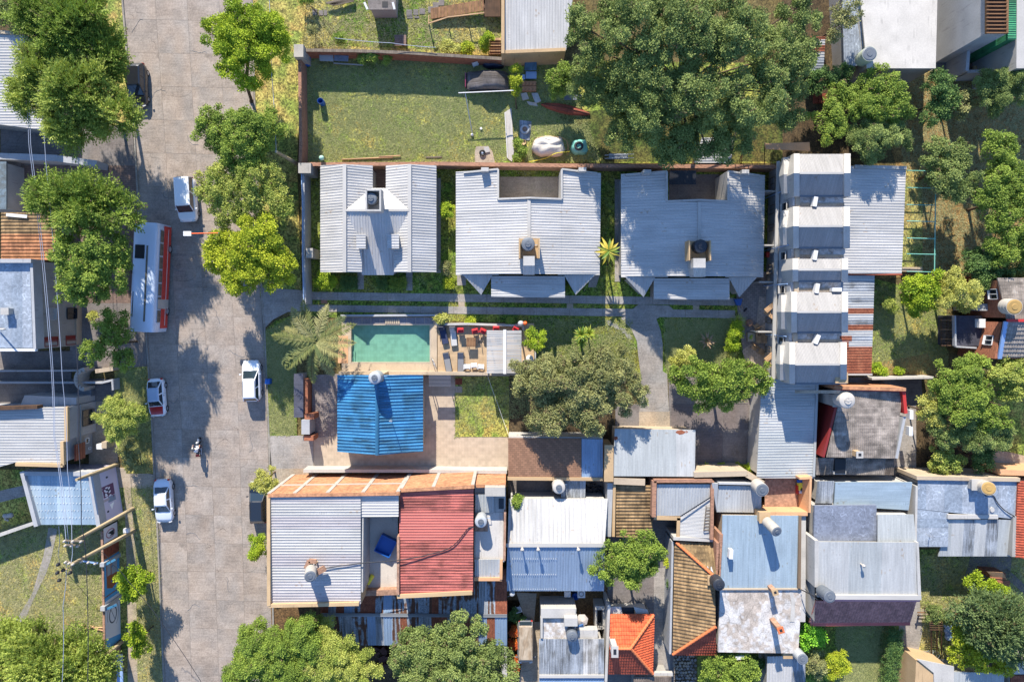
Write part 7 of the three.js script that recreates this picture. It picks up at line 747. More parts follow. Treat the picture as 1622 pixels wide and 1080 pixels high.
// yard above the lot
{ const t = thing('wooden_deck', 'dark timber ramp and deck with handrails at the top edge', 'deck', W(735, 20)); for (let k = 0; k < 14; k++) part(t, 'board', slab([[768 + k * 1.9 - 2, -30], [770 + k * 1.9 - 2, -30], [770 + k * 1.9 - 2, 26], [768 + k * 1.9 - 2, 26]].map(p => [p[0], p[1]]), .7, .82), M.woodDark); for (let k = 0; k < 16; k++) part(t, 'board', slab([[682 + k * 5.4, 30 - k * .85], [687 + k * 5.4, 29 - k * .85], [687 + k * 5.4, 12 - k * .9], [682 + k * 5.4, 13 - k * .9]], .4 + k * .02, .52 + k * .02), M.wood); part(t, 'rail', [beam(W(678, 37, 1.3), W(709, 27, 1.3), .12, .08), beam(W(709, 27, 1.35), W(767, 20, 1.35), .12, .08), beam(W(679, 24, 1.2), W(679, 37, 1.2), .08, .08)], M.woodPale); part(t, 'post', [[679, 36], [708, 27], [740, 24], [766, 21]].map(p => beam(W(...p, 0), W(...p, 1.3), .1, .1)), M.woodPale); }
{ const t = thing('garden_steps', 'wooden garden steps beside the white-roofed house', 'steps', W(786, 70)); for (let k = 0; k < 6; k++) part(t, 'step', slab(rect(775, 60 + k * 4.4, 793, 63.6 + k * 4.4), .1, .75 - k * .1), k % 2 ? M.wood : M.woodPale); }
for (const [u, v, a, b] of [[648, 20, 9, 10], [658.5, 19, 8, 9], [668.5, 17.5, 9, 9], [649, 27.5, 9, 3], [660, 27, 8, 3], [682, 15, 8, 10], [690, 8, 9, 9], [699, 4, 9, 9], [498, 19, 7, 9], [508, 20, 7, 8], [515, 20, 5, 8]]) lay('paving_stone', rect(u - a / 2, v - b / 2, u + a / 2, v + b / 2), .1, M.concDark);
{ const t = thing('timber_stack', 'slatted grey timber rack at the top edge of the shaded yard', 'timber rack', W(545, 6)); for (let k = 0; k < 7; k++) part(t, 'bar', beam(W(516 + k * 2, 5 + k * .5, .5), W(560, -8 + k * 1.6, .5), .12, .1), M.woodGrey); }
{ const t = thing('outbuilding', 'grey concrete hut with two white corner posts at the top edge', 'outbuilding', W(603, 0)); part(t, 'roof', slab([[576, -40], [628, -40], [626, 15], [584, 15]], 2.2, 2.35), M.concDark); part(t, 'wall', slab([[578, -40], [626, -40], [624, 13], [586, 13]], 0, 2.19), M.greyWall); part(t, 'hatch', slab(rect(605, 2, 614, 11), 2.3, 2.38), M.black); part(t, 'corner_post', [beam(W(577, 4, 2.45), W(582, 15, 2.4), .2, .2), beam(W(622, 4, 2.45), W(625, 15, 2.4), .2, .2)], M.whitePlastic); }
{ const t = thing('garden_table', 'dark red garden table in the shaded yard', 'table', W(634, 63)); for (let k = 0; k < 5; k++) part(t, 'board', slab(rect(625 + k * 3.7, 55, 628.4 + k * 3.7, 72), .7, .75), M.redPaver); part(t, 'leg', [[627, 57], [641, 57], [627, 70], [641, 70]].map(p => bar(W(...p, 0), W(...p, .7), .04)), M.woodDark); }
// ---------------------------------------------------------------- street furniture
function utilPole(label, b, tp, h, arms) { const t = thing('utility_pole', label, 'utility pole', W(...b)); const A = W(...b), B = W(...tp, h); part(t, 'pole', bar(A, B, .2, 14, .13), M.pole); for (const a of arms) { const arm = part(t, 'crossarm', beam(W(a[0], a[1], a[4]), W(a[2], a[3], a[4]), .12, .12), a[5] || M.woodGrey); for (let k = 0; k < 3; k++) { const c = W(a[0], a[1], a[4]).lerp(W(a[2], a[3], a[4]), .08 + k * .42); part(arm, 'insulator', lathe([[0, .3], [.07, .28], [.1, .2], [.06, .16], [.12, .1], [.05, .04], [.05, 0], [0, 0]], c.x, c.y + .05, c.z, 12), M.tankWhite); } } return t; }
utilPole('upper of the two leaning concrete utility poles beside the mural', [211, 805], [113, 859], 9.9, [[101, 856, 132, 857, 9.8], [103, 863, 126, 864, 9.3]]);
{ const t = utilPole('lower concrete utility pole with transformer and camera box', [213, 840], [112, 894], 10, [[104, 889, 118, 893, 9.8], [128, 888, 154, 892, 8.6, M.pipe]]); for (const [u, v, h] of [[93, 893, 10.2], [92, 906, 10.2], [101, 902, 9.8], [112, 906, 9.9], [95, 918, 10.2]]) { const c = W(u, v, h); part(t, 'insulator', [lathe([[0, .35], [.09, .33], [.14, .22], [.08, .16], [.16, .08], [.06, 0], [0, 0]], c.x, c.y, c.z, 14)], M.dark); } part(t, 'bracket', [beam(W(110, 898, 9.7), W(92, 908, 9.9), .1, .1), beam(W(112, 893, 9.9), W(112, 908, 9.7), .1, .1)], M.sand); part(t, 'camera_box', [box(W(200, 840, 1.6).x, 1.6, W(200, 840, 1.6).z, .5, .35, .4)], M.whitePlastic); }
utilPole('thin pale utility pole at the bottom of the blue painted wall', [194, 1015], [132, 1067], 7.2, []); utilPole('pale pole leaning from the pavement over the mural roof', [186, 735], [120, 760], 6.2, []); utilPole('short weathered pole at the wall corner by the first house', [471, 260], [437, 240], 6.0, []);
{ const t = thing('street_lamp', 'street lamp head on an orange arm over the road', 'street lamp', W(352, 372)); const h = 7, a = W(300, 370, h), b = W(345, 369, h); part(t, 'pole', bar(W(357, 376, 0), W(345, 369, h), .08, 10, .05), M.steel); part(t, 'arm', bar(b, a, .05, 8), M.orange); part(t, 'lamp_head', [box(a.x - .2, h, a.z, .7, .14, .42)], M.whitePlastic); part(t, 'lens', box(a.x - .25, h - .08, a.z, .45, .04, .3), M.tankZinc); }
single('street_bin', [box(W(427, 603).x, .35, W(427, 603).z, .5, .7, .5), box(W(427, 603).x, .72, W(427, 603).z, .36, .04, .3)], M.blueBright, 'blue square bin on the shaded verge by the white hatchback', 'bin');
const CB = [[[28, -40, 8.5], [45, 230, 8.2], [76, 530, 8.2], [84, 690, 8.4], [104, 860, 9.8]], [[31, -40, 8.7], [48, 230, 8.4], [79, 530, 8.4], [86, 690, 8.6], [108, 862, 9.5]], [[46, -40, 9.3], [72, 260, 9], [98, 600, 9], [106, 745, 9.2], [113, 858, 9.9]], [[120, 545, 8.6], [123, 700, 8.6], [128, 830, 8.7], [136, 900, 8.7], [138, 1090, 8.4]], [[104, 890, 9.8], [99, 960, 9.2], [97, 1090, 9]], [[160, 874, 8.6], [176, 893, 8], [202, 920, 7.2], [254, 985, 6], [330, 1100, 5]], [[113, 862, 9.8], [111, 894, 9.9]], [[92, 833, 8], [91, 880, 4], [92, 895, 0.2]], [[437, 241, 6], [430, 120, 5.6], [424, -40, 5.6]], [[530, 60, 2.8], [620, 68, 2.5], [690, 75, 2.3]]];
const CL = ['twin cable on the far left, outer strand', 'twin cable on the far left, inner strand', 'single pale cable over the feathery trees to the pole head', 'dark cable running down over the dry lawn', 'thin cable leaving the lower pole to the bottom edge', 'service cable crossing the road at the bottom left', 'short cable joining the two concrete poles', 'guy wire beside the path below the blue-grey roof', 'cable running up from the short weathered pole', 'thin line across the shaded yard at the top'];
CB.forEach((c, i) => cableRun(CL[i], c, i === 3 ? .035 : .024, i === 3 || i === 5 ? M.cable : M.cableGrey, .15));
// ---------------------------------------------------------------- gardens and yards, smaller things
{ const t = thing('wheelbarrow', 'blue wheelbarrow with pale handles at the end of the driveway', 'wheelbarrow', W(1171, 484)); const c = W(1170, 478.5, .5); part(t, 'tub', solid([V3(c.x - .42, .62, c.z - .3), V3(c.x + .38, .62, c.z - .34), V3(c.x + .22, .62, c.z + .3), V3(c.x - .14, .62, c.z + .34)], .2), M.blue); part(t, 'handle', [bar(W(1167, 477, .55), W(1173, 492, .3), .025), bar(W(1174, 479, .55), W(1177, 490, .3), .025)], M.woodPale); const g = new THREE.TorusGeometry(.2, .06, 8, 18); g.rotateY(.9); const w = W(1181, 490.5, .26); g.translate(w.x, .28, w.z); part(t, 'wheel', flat(g), M.dark); }
function woodChair(label, u, v, turn) { const t = thing('garden_chair', label, 'chair', V3(0, 0, 0)); for (let k = 0; k < 4; k++) part(t, 'slat', box(-.2 + k * .135, .42, 0, .12, .03, .5), M.woodPale); const b = box(0, .3, 0, .54, .55, .04); b.rotateX(-.35); b.translate(0, .42, .26); part(t, 'backrest', b, M.woodPale); for (const a of [-1, 1]) for (const z of [-1, 1]) part(t, 'leg', box(a * .24, .2, z * .22, .05, .4, .05), M.woodPale); t.position.copy(W(u, v, .1)); t.rotation.y = turn; return t; }
woodChair('wooden garden chair above the terrace table', 1197, 517, .5); woodChair('wooden garden chair below the terrace table', 1193, 549, 2.6); woodChair('empty wooden chair nearest the round tree on the terrace', 1204, 556, 1.2);
{ const t = thing('terrace_table', 'square wooden table with a basket on the flats terrace', 'table', W(1206, 534, .1)); for (let k = 0; k < 5; k++) part(t, 'board', slab(rect(1198, 526 + k * 3.5, 1215, 529.2 + k * 3.5), .8, .85), M.woodPale); part(t, 'leg', [[1200, 528], [1213, 528], [1200, 541], [1213, 541]].map(p => bar(W(...p, .1), W(...p, .8), .04)), M.wood); const c = W(1203, 529.5, .86), g = new THREE.TorusGeometry(.13, .03, 6, 16); g.rotateX(1.57); g.translate(c.x, .9, c.z); part(t, 'basket', flat(g), M.woodDark); }
{ const t = thing('planter', 'square tan planter with a small green plant left of the terrace table', 'planter', W(1190, 534, .1)); part(t, 'pot', slab(rect(1185, 527, 1197, 541), .09, .55), M.cream); part(t, 'plant', Array.from({ length: 14 }, () => { const a = rr(0, 6.28), c = W(1190, 534, .55); return bladeGeo(c, V3(Math.cos(a), .6, Math.sin(a)).normalize(), rr(.2, .4), .04, .2); }), FR.lime); }
single('clay_pot', [lathe([[0, 0], [.22, 0], [.36, .45], [.3, .45], [.2, .1], [0, .1]], W(1184, 511).x, .09, W(1184, 511).z)], M.clay, 'large clay pot at the top of the terrace shrubs', 'pot'); single('red_chair', [box(W(1214, 404).x, .5, W(1214, 404).z, .5, .5, .5)], M.red, 'red seat outside a ground floor door of the flats', 'seat');
single('wall_end', wallLine([[1191, 581], [1200, 586], [1212, 594], [1222, 598], [1226, 604]], 2.4, .3), M.whiteB, 'white garden wall between flats terrace and long grey roof', 'wall');
{ const t = thing('drying_rack', 'teal metal clothes drying frame behind the low annex', 'drying rack', W(1458, 350)); part(t, 'beam', [bar(W(1483, 282, 2.2), W(1481, 430, 2.2), .05)], M.teal); for (const v of [270, 297, 324, 350, 377, 402, 430]) part(t, 'crossbar', bar(W(1437, v, 2.2), W(1483, v + 1, 2.2), .045), M.teal); part(t, 'post', [[1483, 284], [1482, 350], [1481, 428]].map(p => bar(W(...p, 0), W(...p, 2.2), .05)), M.teal); }
single('garden_blocks', [slab(rect(1430, 423, 1462, 430), 0, .5)], M.cream, 'low pale block edging at the foot of the annex', 'edging');
{ const t = thing('parasol', 'grey octagonal parasol on the yard beside the white terrace', 'parasol', W(922, 983)); const c = W(922, 983, 2.3); part(t, 'canopy', (() => { const g = new THREE.ConeGeometry(.62, .3, 7, 1); g.translate(c.x, 2.35, c.z); return flat(g); })(), mat('#cdc3ba', T.plaster, .95)); part(t, 'pole', bar(V3(c.x, 0, c.z), V3(c.x, 2.4, c.z), .03), M.steel); }
single('blue_cloth', solid([W(914, 993, 2.4), W(924, 989, 2.5), W(926, 998, 2.2), W(919, 1000, 2.1)], 2.05), mat('#4a86cf', T.old, .9), 'blue cloth hanging beside the grey parasol', 'cloth');
{ const t = thing('washing_machine', 'white top washing machine under the eave of the steel blue roof', 'washing machine', W(921, 941)); part(t, 'body', slab(rect(915, 936, 927, 947), 0, .9), M.whitePlastic); const c = W(921, 941, .92); part(t, 'lid', (() => { const g = new THREE.TorusGeometry(.22, .05, 6, 20); g.rotateX(1.57); g.translate(c.x, .92, c.z); return flat(g); })(), M.grey); }
single('laundry_basket', [lathe([[0, 0], [.28, 0], [.34, .6], [.3, .6], [.25, .08], [0, .08]], W(911, 941).x, 0, W(911, 941).z)], M.blueBright, 'blue basket beside the washing machine', 'basket'); single('sink', [slab(rect(894, 937, 904, 946), .2, .9), slab(rect(896, 938.5, 902, 943), .9, .94)], M.whitePlastic, 'white laundry sink under the eave left of the blue basket', 'sink'); single('red_bowl', [lathe([[0, 0], [.2, 0], [.33, .2], [.28, .2], [.17, .06], [0, .06]], W(869, 951).x, .05, W(869, 951).z)], M.red, 'red bowl on the grass of the small back yard', 'bowl'); single('satellite_dish', [(() => { const g = new THREE.SphereGeometry(.4, 16, 8, 0, 6.28, 0, .8); g.rotateX(-.5); const c = W(811, 942, 2.8); g.translate(c.x, 2.5, c.z); return flat(g); })(), bar(W(804, 945, 2.5), W(811, 942, 2.8), .03)], M.tankZinc, 'satellite dish on the wall at the left end of the steel blue roof', 'satellite dish');
{ const t = thing('brick_oven', 'grey brick barbecue with dark opening beside the white side wall', 'barbecue', W(950, 985)); part(t, 'hearth', [slab(rect(943, 962, 946, 996), 0, 1.6), slab(rect(955, 962, 958, 996), 0, 1.6), slab(rect(943, 960, 958, 966), 0, 1.8), slab(rect(943, 992, 958, 997), 0, 1.4)], M.fibroGrey); part(t, 'hearth_floor', slab(rect(946, 966, 955, 992), .3, .5), M.black); }
single('antenna_rig', [bar(W(1270, 934, 4), W(1292, 945, 6), .05), bar(W(1275, 932, 5), W(1295, 950, 5.6), .03)], M.dark, 'dark mast beside the tank above the purple tiles', 'antenna'); stand('dark frame under the tank above the purple tiles', 1303, 938, 4.5, 5.0, .9, .9, M.greyWall, true); drum('dark grey tank leaning over the corner of the purple tiled slope', W(1302, 936, 5.2), W(1315, 945, 6.6), .55, M.tankGrey, M.tankGrey);
tank('black water tank on the hip of the mossy brown roof', 1133, 918, 4.3, .55, 1.3, M.tankBlack, M.tankBlack); stand('short plinth under the black tank on the mossy roof', 1131, 919, 3.6, 4.3, 1, .8, M.sand);
{ const t = thing('chicken_shed', 'brick oven with tan slab roof in the bottom right yard', 'oven', W(1580, 915)); part(t, 'wall', slab([[1566, 906], [1594, 908], [1594, 918], [1570, 916]], 0, 1.6), M.brick); roof(t, [[1564, 905, 1.9], [1590, 907, 1.9], [1596, 918, 1.5], [1574, 915]], M.peach, { rib: null, th: .12 }); part(t, 'tile_edge', beam(W(1574, 921, 1.5), W(1600, 924, 1.4), .5, .12), M.brick); }
{ const t = thing('fence', 'wooden rail fence with dark posts across the dry garden', 'fence', W(1490, 978)); for (let k = 0; k < 3; k++) part(t, 'rail', beam(W(1454, 970 + k * 5, 1 - k * .3), W(1522, 972 + k * 5, 1 - k * .3), .1, .08), k ? M.woodDark : M.wood); part(t, 'post', [1456, 1472, 1490, 1508, 1522].map(u => beam(W(u, 974, 0), W(u, 974, 1.1), .12, .12)), M.woodDark); }
{ const t = thing('trellis', 'dark timber trellis frame in the bottom right garden', 'trellis', W(1480, 1000)); for (let k = 0; k < 4; k++) part(t, 'bar', beam(W(1473, 987 + k * 3.5, 1.6), W(1494, 987 + k * 3.5, 1.6), .07, .06), M.woodDark); part(t, 'post', [1476, 1485, 1492].map(u => beam(W(u, 984, 1.6), W(u, 1035, .4), .09, .09)), M.woodDark); }
single('junk_heap', Array.from({ length: 22 }, () => { const c = W(930 + rnd() * 28, 765 + rnd() * 22); return box(c.x, rr(.1, .4), c.z, rr(.1, .5), rr(.1, .5), rr(.1, .5), rnd() * 3); }), M.dark, 'dark clutter in the yard corner under the thick pier wall', 'clutter'); single('junk_heap', Array.from({ length: 40 }, () => { const c = W(596 + rnd() * 55, 1024 + rnd() * 30); return box(c.x, rr(.1, .5), c.z, rr(.15, .7), rr(.1, .5), rr(.1, .6), rnd() * 3); }), mat('#6b4438', T.old, .9), 'reddish scrap heap between the two bottom trees', 'scrap'); single('bicycle_heap', Array.from({ length: 5 }, (_, i) => { const g = new THREE.TorusGeometry(.32, .03, 6, 20); g.rotateX(1.3 + rr(-.2, .2)); const c = W(1466 + i * 4.5, 1038 + rr(-2, 3), .4); g.translate(c.x, .35, c.z); return flat(g); }), M.tankGrey, 'bare wheels lying by the white roof at the bottom right', 'wheels');
single('plastic_sacks', [0, 1, 2].map(i => { const c = W(1498 + i, 988 + i * 9); return ball(c.x, .35, c.z, .38, .9, 10); }), M.pipe, 'pale blue sacks along the golden bush', 'sacks'); single('logs', Array.from({ length: 6 }, (_, i) => bar(W(124 + i * 6, 991 + (i % 3) * 3, .15), W(134 + i * 7, 990 + (i % 2) * 5 + i, .15), .07)), M.woodPale, 'cut branches lying above the willow tree', 'branches'); single('stone_pile', Array.from({ length: 12 }, () => { const c = W(155 + rnd() * 12, 1018 + rnd() * 14); return ball(c.x, .15, c.z, rr(.15, .35), .7, 7); }), M.tankWhite, 'white rubble beside the blue painted wall', 'rubble'); single('stone_pile', Array.from({ length: 9 }, () => { const c = W(8 + rnd() * 10, 815 + rnd() * 10); return ball(c.x, .12, c.z, rr(.12, .3), .7, 7); }), M.fibroGrey, 'pale stones on the lawn left of the mural building', 'stones');
single('plant_bins', [0, 1].map(i => { const c = W(128 + i * 12, 622, .5); return i ? box(c.x, .4, c.z, .8, .8, .6) : cyl(c.x, 0, .7, c.z, .3); }), M.tankGrey, 'grey bin and box by the porch wall on the left', 'bins');
// ---------------------------------------------------------------- trees and shrubs
const FE = { kind: 'spray', pal: 'mid', dens: 6, lobes: 3 };
tree('feathery tree at the top left corner beside the kerb', [[70, 20, 50, 8], [128, 40, 55, 8.5], [155, 85, 48, 7.5], [100, 75, 45, 8]], FE);
tree('grey green bushy tree in the extreme top left corner', [[18, 28, 28, 4.5]], { pal: 'grey' });
tree('feathery tree with ragged sprays overhanging the white roof at left', [[65, 120, 45, 8], [125, 140, 52, 9], [185, 185, 38, 8], [120, 195, 48, 8], [55, 155, 36, 7.5]], { ...FE, pal: 'willow' });
tree('spreading tree with tufted crown above the bus', [[85, 312, 36, 8.4], [135, 320, 48, 9], [185, 338, 38, 8.4], [110, 345, 34, 8]], { ...FE, pal: 'mid', dens: 5 });
tree('dense round dark green tree over the front of the bus', [[115, 405, 38, 8.8], [165, 395, 44, 9], [180, 435, 36, 8.6], [120, 445, 38, 8.4], [150, 455, 34, 8.4]], { pal: 'mid', dens: 8 });
tree('small bright tree on the pavement below the bus', [[150, 555, 24, 4.4], [195, 572, 24, 4.4], [178, 520, 32, 4.6]], { pal: 'mid' });
shrub('small yellow flowering bush in the front yard beside the bus', [[147, 500, 7, .9]], { pal: 'golden' });
tree('light green rounded tree on the verge beside the white facade', [[172, 650, 26, 4.4], [205, 655, 30, 4.4], [190, 680, 30, 4.2]], { pal: 'pale', kind: 'fine', dens: 12 });
tree('pale scrubby tree at the verge below the light green tree', [[205, 712, 20, 1.6], [215, 735, 16, 1.4]], { pal: 'olive', kind: 'fine' });
tree('upper of two small bright verge trees by the painted wall', [[200, 918, 19, 2.8], [222, 915, 24, 3], [212, 938, 20, 2.8]], { pal: 'lime', dens: 10 });
tree('lower of two small bright verge trees by the painted wall', [[216, 1000, 20, 2.8], [222, 1024, 20, 2.6]], { pal: 'lime', dens: 10 });
tree('large willow with streaming leaves at the bottom left corner', [[20, 1050, 60, 5.5], [75, 1030, 48, 6], [130, 1050, 52, 6], [80, 1075, 55, 6.5]], { ...FE, pal: 'willow', dens: 7 });
tree('bright leafy street tree above the long lot corner', [[365, 55, 46, 5.6], [415, 65, 48, 6], [390, 105, 44, 5.6], [385, 40, 40, 6]], { pal: 'lime', dens: 8, base: [398, 160] });
tree('darker street tree second from the top on the right kerb', [[350, 205, 42, 5.4], [405, 210, 46, 5.8], [380, 240, 44, 5.6]], { pal: 'mid', dens: 8 });
tree('thin airy street tree third from the top beside the compact van', [[345, 295, 40, 5.2], [405, 290, 44, 5.6], [425, 325, 40, 5.2], [360, 325, 40, 5.2]], { pal: 'pale', dens: 5.5, base: [412, 320] });
tree('yellow green street tree nearest the driveway entrance', [[355, 395, 40, 5.2], [410, 385, 48, 5.8], [430, 420, 42, 5.4], [385, 425, 44, 5.4]], { pal: 'yellow', dens: 8, base: [415, 410] });
tree('small golden shrub tree over the black car', [[417, 760, 24, 3.2]], { pal: 'golden', kind: 'fine', dens: 15 });
tree('clipped round bush at the edge of the corner building', [[409, 863, 22, 2.6, 1]], { pal: 'lime', kind: 'fine', dens: 15 });
tree('big olive green tree at the bottom beside the road', [[420, 1030, 50, 6], [470, 1010, 44, 6.5], [400, 1070, 50, 6], [455, 1070, 50, 6.5]], { pal: 'mid', kind: 'fine', dens: 12 });
tree('second bottom tree right of the roadside olive tree', [[520, 1050, 46, 6], [565, 1060, 42, 5.6], [510, 1010, 38, 5]], { pal: 'pale', kind: 'fine', dens: 12 });
tree('broad grey green tree below the rusty shed', [[670, 1040, 52, 6], [730, 1020, 50, 6.5], [770, 1055, 50, 6], [690, 1080, 56, 6.4], [735, 1075, 50, 6.4]], { pal: 'grey', dens: 8 });
tree('huge round olive tree in the middle garden', [[850, 605, 46, 4.6], [905, 595, 44, 4.8], [960, 595, 46, 4.8], [990, 620, 40, 4.4], [870, 655, 42, 4.2], [935, 645, 46, 4.6]], { pal: 'olive', dens: 9, dry: .07, base: [925, 655] });
tree('round leafy tree on the corner of the concrete yard', [[1100, 598, 40, 3.8], [1150, 600, 44, 4.2], [1195, 600, 32, 3.8], [1130, 622, 36, 3.8]], { pal: 'mid', dens: 9, dry: .04 });
shrub('yellow topped shrub at the left edge of the round leafy tree', [[1085, 565, 20, 2.4], [1072, 578, 14, 2]], { pal: 'golden' });
tree('rounded tree in the alley between the brown and white roofs', [[960, 885, 32, 4.4], [1000, 870, 36, 5], [1025, 865, 30, 4.8], [990, 905, 34, 4.4], [1020, 895, 28, 4.4]], { pal: 'mid', dens: 9 });
tree('small bright tree beside the orange ball', [[848, 537, 21, 2.8]], { pal: 'lime', kind: 'fine', dens: 13 });
tree('enormous tree filling the top middle of the picture', [[945, 50, 56, 9], [1010, 40, 62, 11.5], [1090, 40, 66, 12], [1170, 50, 62, 11.5], [1235, 90, 56, 8], [960, 130, 54, 6.5], [1035, 165, 58, 10], [1110, 150, 60, 11], [1190, 150, 60, 10.5], [1060, 215, 50, 8.5], [1120, 215, 46, 8.5], [1240, 160, 46, 6.5], [1262, 28, 44, 7], [930, 125, 38, 4.5], [965, 150, 40, 4.5], [1010, 180, 40, 4.5], [1268, 92, 38, 6], [1005, 205, 42, 6], [1060, 232, 36, 7], [1165, 220, 40, 8], [1020, 100, 50, 11]], { pal: 'grey', dens: 6, lobes: 2.6, base: [1100, 150], open: 1 });
tree('small round tree beside the upturned canoe', [[880, 128, 22, 3], [898, 112, 16, 3.2], [885, 142, 16, 2.4]], { pal: 'mid' });
tree('thin yellow green sapling behind the covered car', [[817, 112, 9, 2.4], [818, 130, 9, 2.2], [815, 143, 9, 2]], { pal: 'yellow', base: [818, 172], kind: 'fine', dens: 15 });
tree('tree with lumpy crown right of the enormous tree', [[1400, 135, 38, 4.6], [1375, 165, 36, 4.8], [1415, 175, 34, 4.4]], { pal: 'mid', dens: 8 });
tree('tree with yellowish tufts left of the lumpy crown', [[1310, 195, 34, 4.2], [1335, 150, 28, 3.6]], { pal: 'mid' });
tree('lighter feathery tree hanging over the annex roof corner', [[1375, 225, 38, 4.6], [1425, 220, 26, 4]], { pal: 'grey', kind: 'fine', dens: 12 });
tree('dark leafed tree below the white flat-roofed building', [[1490, 135, 30, 4], [1480, 180, 26, 3.6], [1500, 165, 24, 3.4]], { pal: 'deep' });
tree('olive bush tree beside the dry ground below the tall white house', [[1515, 175, 24, 3], [1530, 160, 20, 3]], { pal: 'olive' });
tree('shady tree in front of the tall white house at the right', [[1575, 150, 36, 4.6], [1610, 130, 34, 4.8], [1560, 130, 22, 4]], { pal: 'grey', kind: 'fine', dens: 12 });
tree('loose grey green tree behind the teal drying frame', [[1490, 250, 34, 4.4], [1510, 285, 38, 4.6], [1488, 290, 28, 4.2], [1520, 245, 26, 4.2]], { pal: 'grey', dens: 6 });
tree('large tree at the right edge above the brick house', [[1580, 240, 40, 5], [1600, 290, 46, 5.4], [1575, 330, 42, 5], [1615, 350, 44, 5.4], [1600, 390, 40, 5]], { pal: 'mid', dens: 7 });
tree('dark shaded tree directly above the brick house', [[1560, 425, 34, 3.6], [1600, 425, 32, 3.6], [1535, 410, 22, 3]], { pal: 'deep' });
tree('golden ball-shaped tree below the teal drying frame', [[1515, 465, 38, 3.6, .8]], { pal: 'golden', kind: 'fine', dens: 17, lobes: 4 });
tree('green tree touching the golden ball-shaped tree', [[1445, 462, 30, 3.4], [1470, 450, 26, 3.4], [1462, 480, 26, 3]], { pal: 'lime', dens: 9 });
shrub('spindly pale shrub left of the golden trees', [[1408, 482, 10, 1.6], [1415, 490, 8, 1.4]], { pal: 'pale', dens: 7 });
tree('tall yellow topped tree at the left of the right-hand grove', [[1470, 640, 24, 3.6], [1478, 665, 22, 3.4]], { pal: 'golden', dens: 9 });
tree('broad tree in the middle of the right-hand grove', [[1500, 605, 34, 4.4], [1540, 595, 36, 4.6], [1530, 640, 40, 4.8], [1570, 655, 36, 4.4]], { pal: 'mid', dens: 8 });
tree('pale tree at the right edge of the right-hand grove', [[1590, 600, 36, 4.6], [1615, 610, 34, 4.6], [1600, 570, 26, 4]], { pal: 'pale', dens: 8 });
tree('grey tree at the bottom of the right-hand grove', [[1500, 680, 30, 3.6], [1570, 690, 34, 4], [1540, 690, 30, 3.8]], { pal: 'grey', kind: 'fine', dens: 12 });
tree('low light green tree against the silver membrane roof', [[1495, 728, 24, 2.8], [1515, 735, 20, 2.6], [1482, 740, 16, 2.2]], { pal: 'pale', dens: 9 });
tree('dark small tree beside the low light green tree', [[1555, 725, 24, 2.4]], { pal: 'deep' });
tree('bright spreading bush below the grey metal porch', [[1540, 922, 20, 2], [1570, 935, 24, 2.2], [1592, 945, 16, 2]], { pal: 'lime' });
tree('blue green conifer-like tree at the bottom right', [[1545, 965, 34, 4], [1590, 985, 42, 4.6], [1610, 1010, 36, 4.4], [1570, 1000, 34, 4.2]], { pal: 'blue', kind: 'spray', dens: 7 });
tree('golden green bush tree at the bottom right', [[1525, 1005, 26, 2.8], [1555, 1030, 32, 3.2], [1585, 1045, 26, 3], [1520, 1035, 22, 2.6]], { pal: 'yellow', dens: 9 });
shrub('spray of grey green leaves on the rail fence', [[1478, 972, 14, 1.4], [1500, 978, 12, 1.2]], { pal: 'grey' });
tree('bright green small tree under the purple tiled slope', [[1280, 1000, 18, 2.4], [1295, 1010, 16, 2.2], [1275, 1018, 14, 2]], { pal: 'fresh', dens: 10 });
shrub('left of two rounded clipped bushes at the bottom right', [[1293, 1052, 22, 2]], { pal: 'olive', dens: 18 }); shrub('right of two rounded clipped bushes at the bottom right', [[1322, 1052, 23, 2]], { pal: 'yellow', dens: 18 });
hedge('tall clipped hedge along the concrete path at the bottom right', [[1410, 998], [1432, 998], [1424, 1100], [1402, 1100]], 1.7, { pal: 'deep' });
tree('bushy tree at the bottom edge below the concrete roof', [[1140, 1065, 30, 3], [1175, 1060, 30, 3], [1160, 1085, 34, 3.2]], { pal: 'mid', dens: 8 });
shrub('dark bush on the yard behind the bottom bushy tree', [[1200, 1050, 14, 1.4]], { pal: 'deep' });
tree('thin tree with bare branches over the small rusty roof', [[1330, 35, 26, 5], [1345, 20, 22, 5.4], [1320, 60, 16, 4.4]], { pal: 'olive', dens: 1.3, base: [1300, 60] });
tree('dark undergrowth tree between the rusty roof and the white building', [[1300, 130, 24, 2.8], [1335, 118, 22, 2.6]], { pal: 'deep' });
// garden shrubs
shrub('bright yellow flower bush, left half, below the top lawn wall', [[709, 77, 13, .9], [722, 80, 10, .9]], { pal: 'golden', dens: 20 }); shrub('lime flower bush, right half, below the top lawn wall', [[740, 77, 12, .9]], { pal: 'yellow', dens: 18 }); shrub('round green shrub beside the wooden garden steps', [[772, 62, 11, 1.4], [769, 74, 8, 1]], { pal: 'lime', dens: 18 });
shrub('small round tree in the gap between first and middle white houses', [[709, 333, 12, 1.6]], { pal: 'lime', dens: 18 }); shrub('pink flowering shrub in the gap between first and middle houses', [[705, 421, 7, 1], [708, 430, 5, .8]], { pal: 'olive', dens: 14 });
hedge('square yellow clipped hedge at the corner of the middle house', rect(703, 441, 719, 456), .8, { pal: 'yellow' }); hedge('left clipped hedge in front of the first house', rect(540, 438, 565, 457), .8, { pal: 'deep' }); hedge('small clipped hedge between the doors of the first house', rect(597, 441, 612, 456), .7, { pal: 'deep' }); hedge('right clipped hedge in front of the first house', rect(618, 440, 643, 456), .8, { pal: 'mid' });
shrub('spreading lime shrub at the street corner of the first house', [[515, 444, 14, .9], [528, 446, 8, .8], [505, 448, 7, .7]], { pal: 'lime', dens: 18 });
